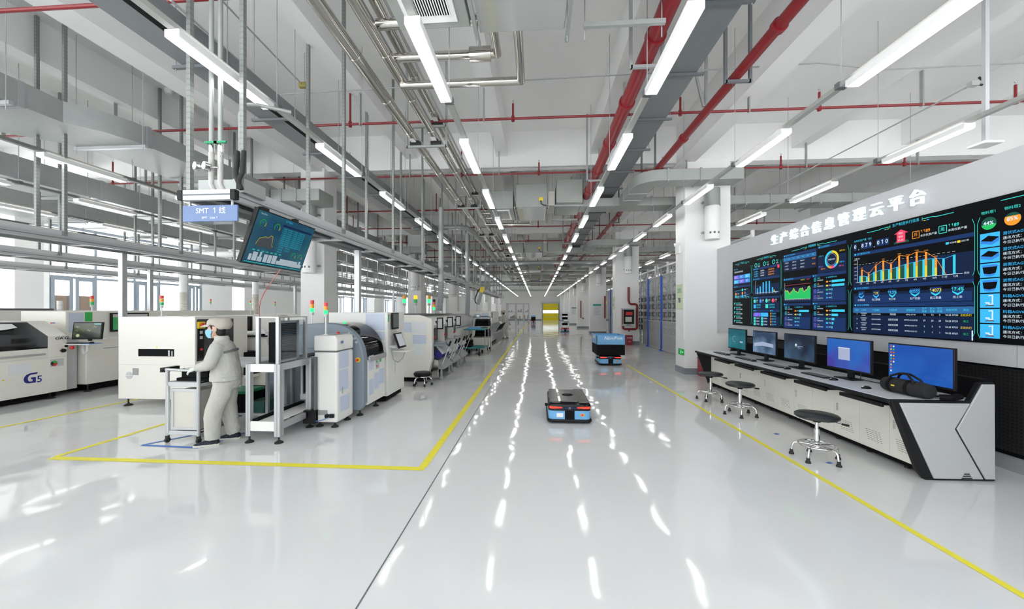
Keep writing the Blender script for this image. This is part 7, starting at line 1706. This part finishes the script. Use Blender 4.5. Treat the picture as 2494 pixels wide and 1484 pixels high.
def person(name, label, loc, rz, pose, cap=CAPM, mask=True, detail=True):
    """local frame: faces +Y, right hand +X, feet on z = 0, about 1.57 m with the cap"""
    t = thing(name, label, 'person', (0, 0, 0))
    h = .89 if True else 1
    ft = pose['feet']; hipw = .085; hz = .80; lean = pose.get('lean', .05)
    sh = V(0, lean, 1.245); pel = V(0, -.02, hz)
    neck = V(0, lean + .015, 1.30); hd = V(0, lean + pose.get('hf', .06), 1.43)
    kn, an = [], []
    for s, (fx, fy, fa) in zip((-1, 1), ft):
        an.append(V(fx, fy, .075)); kn.append(V((fx + s * hipw) / 2 + s * .01, fy * .5 + .035, .43))
    arms = pose['arms']
    # body: one continuous skin
    b = M()
    b.loft([ell((0, -.01, .74), .13, .10), ell((0, -.015, .84), .14, .105), ell((0, 0, 1.0), .125, .09), ell((0, lean * .7, 1.14), .15, .10), ell((0, lean, 1.24), .155, .085), ell((0, lean + .005, 1.285), .07, .06), ell((0, lean + .02, 1.34), .05, .052), ell(hd - V(0, .02, .055), .05, .055)])
    hr = []
    for z, rx, ry, dy in ((-.125, .02, .02, .055), (-.115, .038, .04, .045), (-.09, .052, .062, .028), (-.05, .062, .078, .014), (0, .070, .088, .004), (.045, .072, .092, -.004), (.09, .062, .080, -.008), (.115, .036, .05, -.01), (.125, .01, .012, -.01)):
        hr.append(ell(hd + V(0, dy, z), rx, ry))
    b.loft(hr)
    b.loft([ell(hd + V(0, .085, -.005), .010, .012, 8), ell(hd + V(0, .098, -.022), .013, .014, 8), ell(hd + V(0, .108, -.038), .017, .014, 8), ell(hd + V(0, .09, -.048), .014, .012, 8)])     # nose
    for s in (-1, 1): b.sph(hd + V(s * .073, -.008, -.012), .03, .35, .75, 1.05, 10, 6)                     # ears
    for i, s in enumerate((-1, 1)):
        limb(b, [V(s * .16, lean, 1.215), arms[i][0], arms[i][1]], [.045, .038, .026]); limb(b, [V(s * hipw, -.01, .80), kn[i], an[i]], [.075, .05, .035])
        b.loft([ell(an[i] + V(0, -.03, 0), .033, .035), ell(an[i] + V(0, .03, -.02), .036, .04), ell(an[i] + V(0, .12, -.045), .035, .02)])
    fuse(b.put('body', SKIN, t), .011, 4)
    for s in (-1, 1):
        b = M(); b.sph(hd + V(s * .031, .076, .008), .0125, 1.2, .7, .8, 10, 6); e = b.put('eye', EYE_W, t); b = M(); b.sph(hd + V(s * .031, .085, .006), .0065, 1, .5, 1, 8, 6); b.put('iris', EYE_D, e)
        b = M(); b.tube([hd + V(s * .012, .091, .027), hd + V(s * .032, .087, .032), hd + V(s * .05, .074, .026)], .004, 6); b.put('eyebrow', HAIR, t)
    if not mask: b = M(); b.sph(hd + V(0, .088, -.075), .017, 1.2, .5, .45, 10, 6); b.put('mouth', LIP, t)
    if mask:
        b = M(); rg = []
        for z, rx, ry, dy in ((-.118, .045, .050, .036), (-.095, .058, .070, .034), (-.065, .066, .086, .028), (-.035, .069, .100, .016), (-.018, .066, .098, .010)): rg.append([hd + V(rx * math.cos(a), dy + ry * math.sin(a), z) for a in [.12 + (PI - .24) * i / 14 for i in range(15)]])
        n = 15; b.add([p for r in rg for p in r], [(j * n + i, j * n + i + 1, (j + 1) * n + i + 1, (j + 1) * n + i) for j in range(4) for i in range(n - 1)])
        mk = b.put('face_mask', MASK, t); s_ = mk.modifiers.new('thickness', 'SOLIDIFY'); s_.thickness = .004; s_.offset = 1
        b = M()
        for s in (-1, 1): b.tube([hd + V(s * .066, .03, -.03), hd + V(s * .076, .0, .012), hd + V(s * .079, -.02, -.005)], .0015, 5); b.tube([hd + V(s * .058, .035, -.09), hd + V(s * .074, .005, -.05), hd + V(s * .079, -.02, -.02)], .0015, 5)
        b.put('ear_loop', PURE, mk)
    # hair
    b = M(); b.loft([ell(hd + V(0, -.045, -.105), .045, .04), ell(hd + V(0, -.042, -.07), .064, .055), ell(hd + V(0, -.03, -.02), .076, .070), ell(hd + V(0, -.018, .04), .078, .083), ell(hd + V(0, -.012, .09), .066, .084)])
    for s in (-1, 1): limb(b, [hd + V(s * .070, .045, .045), hd + V(s * .072, .035, .01), hd + V(s * .070, .028, -.02)], [.009, .008, .005], 8)
    fuse(b.put('hair', HAIR, t), .008, 3)
    # cap: puffed crown, band, peak
    b = M(); b.loft([ell(hd + V(0, .0, .04), .083, .100, 20), ell(hd + V(0, -.008, .062), .094, .113, 20), ell(hd + V(0, -.022, .085), .100, .124, 20), ell(hd + V(0, -.034, .108), .096, .120, 20), ell(hd + V(0, -.042, .126), .076, .098, 20), ell(hd + V(0, -.046, .136), .04, .055, 20), ell(hd + V(0, -.046, .138), .008, .01, 20)])
    b.loft([ell(hd + V(0, -.062, -.012), .072, .070, 20), ell(hd + V(0, -.062, .012), .092, .090, 20), ell(hd + V(0, -.058, .05), .102, .108, 20), ell(hd + V(0, -.05, .09), .092, .105, 20)])
    cp = fuse(b.put('cap', cap, t), .007, 4, wr=.008, wscale=.05)
    b = M(); rg = []
    for f in (0, .5, 1.0): rg.append([hd + V((.082 - .02 * f) * math.cos(a), .0 + (.094 + .080 * f) * math.sin(a), .048 - .030 * f * f + .002) for a in [.45 + (PI - .9) * i / 12 for i in range(13)]])
    b.add([p for r in rg for p in r], [(j * 13 + i, j * 13 + i + 1, (j + 1) * 13 + i + 1, (j + 1) * 13 + i) for j in range(2) for i in range(12)])
    pk = b.put('cap_peak', cap, cp); s_ = pk.modifiers.new('thickness', 'SOLIDIFY'); s_.thickness = .008
    # jacket
    b = M(); jl = pose.get('jl', .775)
    b.loft([ell((0, -.012, jl), .185, .155, 20, sq=.9), ell((0, -.014, jl + .03), .188, .158, 20, sq=.9), ell((0, -.012, .90), .183, .155, 20, sq=.9), ell((0, 0, 1.02), .178, .148, 20, sq=.9), ell((0, lean * .7, 1.13), .184, .142, 20, sq=.9), ell((0, lean - .005, 1.21), .178, .122, 20), ell((0, lean - .005, 1.255), .135, .10, 20), ell((0, lean + .0, 1.285), .078, .075, 20), ell((0, lean + .006, 1.305), .068, .07, 20)])
    for i, s in enumerate((-1, 1)):
        e_, w_ = arms[i]; wq = e_ + (w_ - e_) * .92
        limb(b, [V(s * .125, lean, 1.205), V(s * .185, lean + (e_.y - lean) * .25, 1.15), e_, e_.lerp(wq, .5), wq], [.08, .078, .067, .062, .051], 14)
    jk = fuse(b.put('jacket', CLOTH, t), .010, 4, wr=.018, wscale=.09)
    b = M()
    rg = [ell((0, lean + .0, 1.29), .078, .080, 20), ell((0, lean + .012, 1.335), .070, .076, 20), ell((0, lean + .008, 1.335), .064, .070, 20), ell((0, lean + .0, 1.29), .07, .072, 20)]; b.loft(rg); b.put('collar', CLOTH, jk)
    b = M(); b.loft([ell((0, -.012, jl - .006), .191, .161, 20, sq=.9), ell((0, -.013, jl + .045), .192, .163, 20, sq=.9), ell((0, -.013, jl + .045), .18, .152, 20, sq=.9), ell((0, -.012, jl - .006), .18, .152, 20, sq=.9)]); b.put('hem_band', CLOTH, jk, bev=.006)
    b = M()
    for s in (-1, 1):
        for y_ in (-.06, .0): p_ = V(s * .192, y_, jl + .02); b.cyl(p_ - V(s * .008, 0, 0), p_ + V(s * .004, 0, 0), .009, 10)
    b.put('hem_button', LGREY, jk)
    if detail:
        b = M(); rg = []
        for z_, k_ in ((1.150, 1.0), (1.178, .985)): rg.append([V(.186 * k_ * math.cos(a), lean * .8 - .004 + .150 * k_ * math.sin(a), z_ + .03 * abs(math.sin(a)) ** 2 - .03) for a in [PI * 1.14 + PI * .72 * i / 16 for i in range(17)]])
        b.add(rg[0] + rg[1], [(i, i + 1, 17 + i + 1, 17 + i) for i in range(16)]); st_ = b.put('reflective_stripe', STRIPE, jk); sm_ = st_.modifiers.new('thickness', 'SOLIDIFY'); sm_.thickness = .012; sm_.offset = 0
    # trousers
    b = M(); b.loft([ell((0, -.012, .90), .15, .125, 18), ell((0, -.02, .82), .165, .145, 18), ell((0, -.025, .74), .168, .15, 18), ell((0, -.02, .68), .15, .13, 18)])
    for i, s in enumerate((-1, 1)): limb(b, [V(s * hipw, -.02, .77), V(s * hipw * 1.02, .0, .62), kn[i], (kn[i] + an[i]) / 2, an[i] + V(0, -.005, .0)], [.112, .108, .092, .086, .078], 16)
    fuse(b.put('trousers', CLOTH, t), .010, 4, wr=.016, wscale=.08)
    # shoes
    for i, (fx, fy, fa) in enumerate(ft):
        R_ = Matrix.Rotation(fa, 3, 'Z'); c_ = V(fx, fy, 0); b = M(); rg = []
        for y_, hw, zt in ((-.075, .02, .05), (-.065, .034, .075), (-.02, .038, .092), (.04, .040, .078), (.10, .046, .058), (.145, .044, .046), (.172, .030, .036), (.180, .012, .03)):
            rg.append([c_ + R_ @ V(x, y_, z) for x, z in ((-hw, .022), (-hw, zt * .55), (-hw * .6, zt * .92), (0, zt), (hw * .6, zt * .92), (hw, zt * .55), (hw, .022))])
        b.loft(rg); sh_ = b.put('shoe', SHOE, t, bev=.004); b = M()
        P = [c_ + R_ @ V(x, y_, 0) for x, y_ in ((-.022, -.08), (.022, -.08), (.038, -.05), (.040, .04), (.05, .10), (.046, .15), (.03, .18), (0, .19), (-.03, .18), (-.046, .15), (-.05, .10), (-.040, .04), (-.038, -.05))]
        b.prism(P, (0, 0, .026)); b.put('sole', SOLE, sh_, bev=.004)
    for i, s in enumerate((-1, 1)):
        e_, w_ = arms[i]; hdv = pose['hands'][i]
        if detail:
            gl = hand(t, w_, hdv, pose.get('back', V(s * .5, .2, .85)), -s)
            d_ = (w_ - e_).normalized(); b = M(); b.cyl(w_ - d_ * .035, w_ - d_ * .022, .031, 14); b.put('cuff_band', SHIRT, gl)
        else: hand(t, w_, hdv, V(s * .5, .2, .85), -s)
    t.location = loc; t.rotation_euler = (0, 0, rz); ORG[t] = Vector(loc)
    return t
# the worker at the trolley: faces left and slightly away
W1 = person('person', 'worker in beige overall, cap and blue mask, standing at the trolley with gloved hands', (-3.915, 4.42, 0), math.radians(112),
            dict(feet=((-.10, .10, .05), (.10, -.06, -.10)), lean=.03, hf=.055, jl=.79,
                 arms=[(V(-.235, .07, 1.0), V(-.15, .235, .96)), (V(.235, .09, 1.0), V(.12, .26, .96))], hands=[V(.25, .9, -.32), V(-.3, .9, -.32)]))
W2 = person('person', 'distant worker in beige overall and cap reaching to a machine beside the aisle', (-1.88, 21.6, 0), math.radians(70),
            dict(feet=((-.10, .05, 0), (.12, -.10, 0)), lean=.05, arms=[(V(-.22, .28, 1.12), V(-.2, .52, 1.22)), (V(.24, .22, 1.10), V(.2, .45, 1.2))], hands=[V(0, 1, .1), V(0, 1, .1)]), detail=False)
W3 = person('person', 'worker in cap half hidden behind the loader cage', (-5.05, 7.02, 0), math.radians(20),
            dict(feet=((-.1, .05, 0), (.1, -.05, 0)), lean=.08, hf=.08, arms=[(V(-.23, .16, 1.0), V(-.16, .38, 1.08)), (V(.23, .16, 1.0), V(.16, .38, 1.08))], hands=[V(0, 1, 0), V(0, 1, 0)]), detail=False)
for b_ in (W2,): b_.scale = (1.07, 1.07, 1.07)
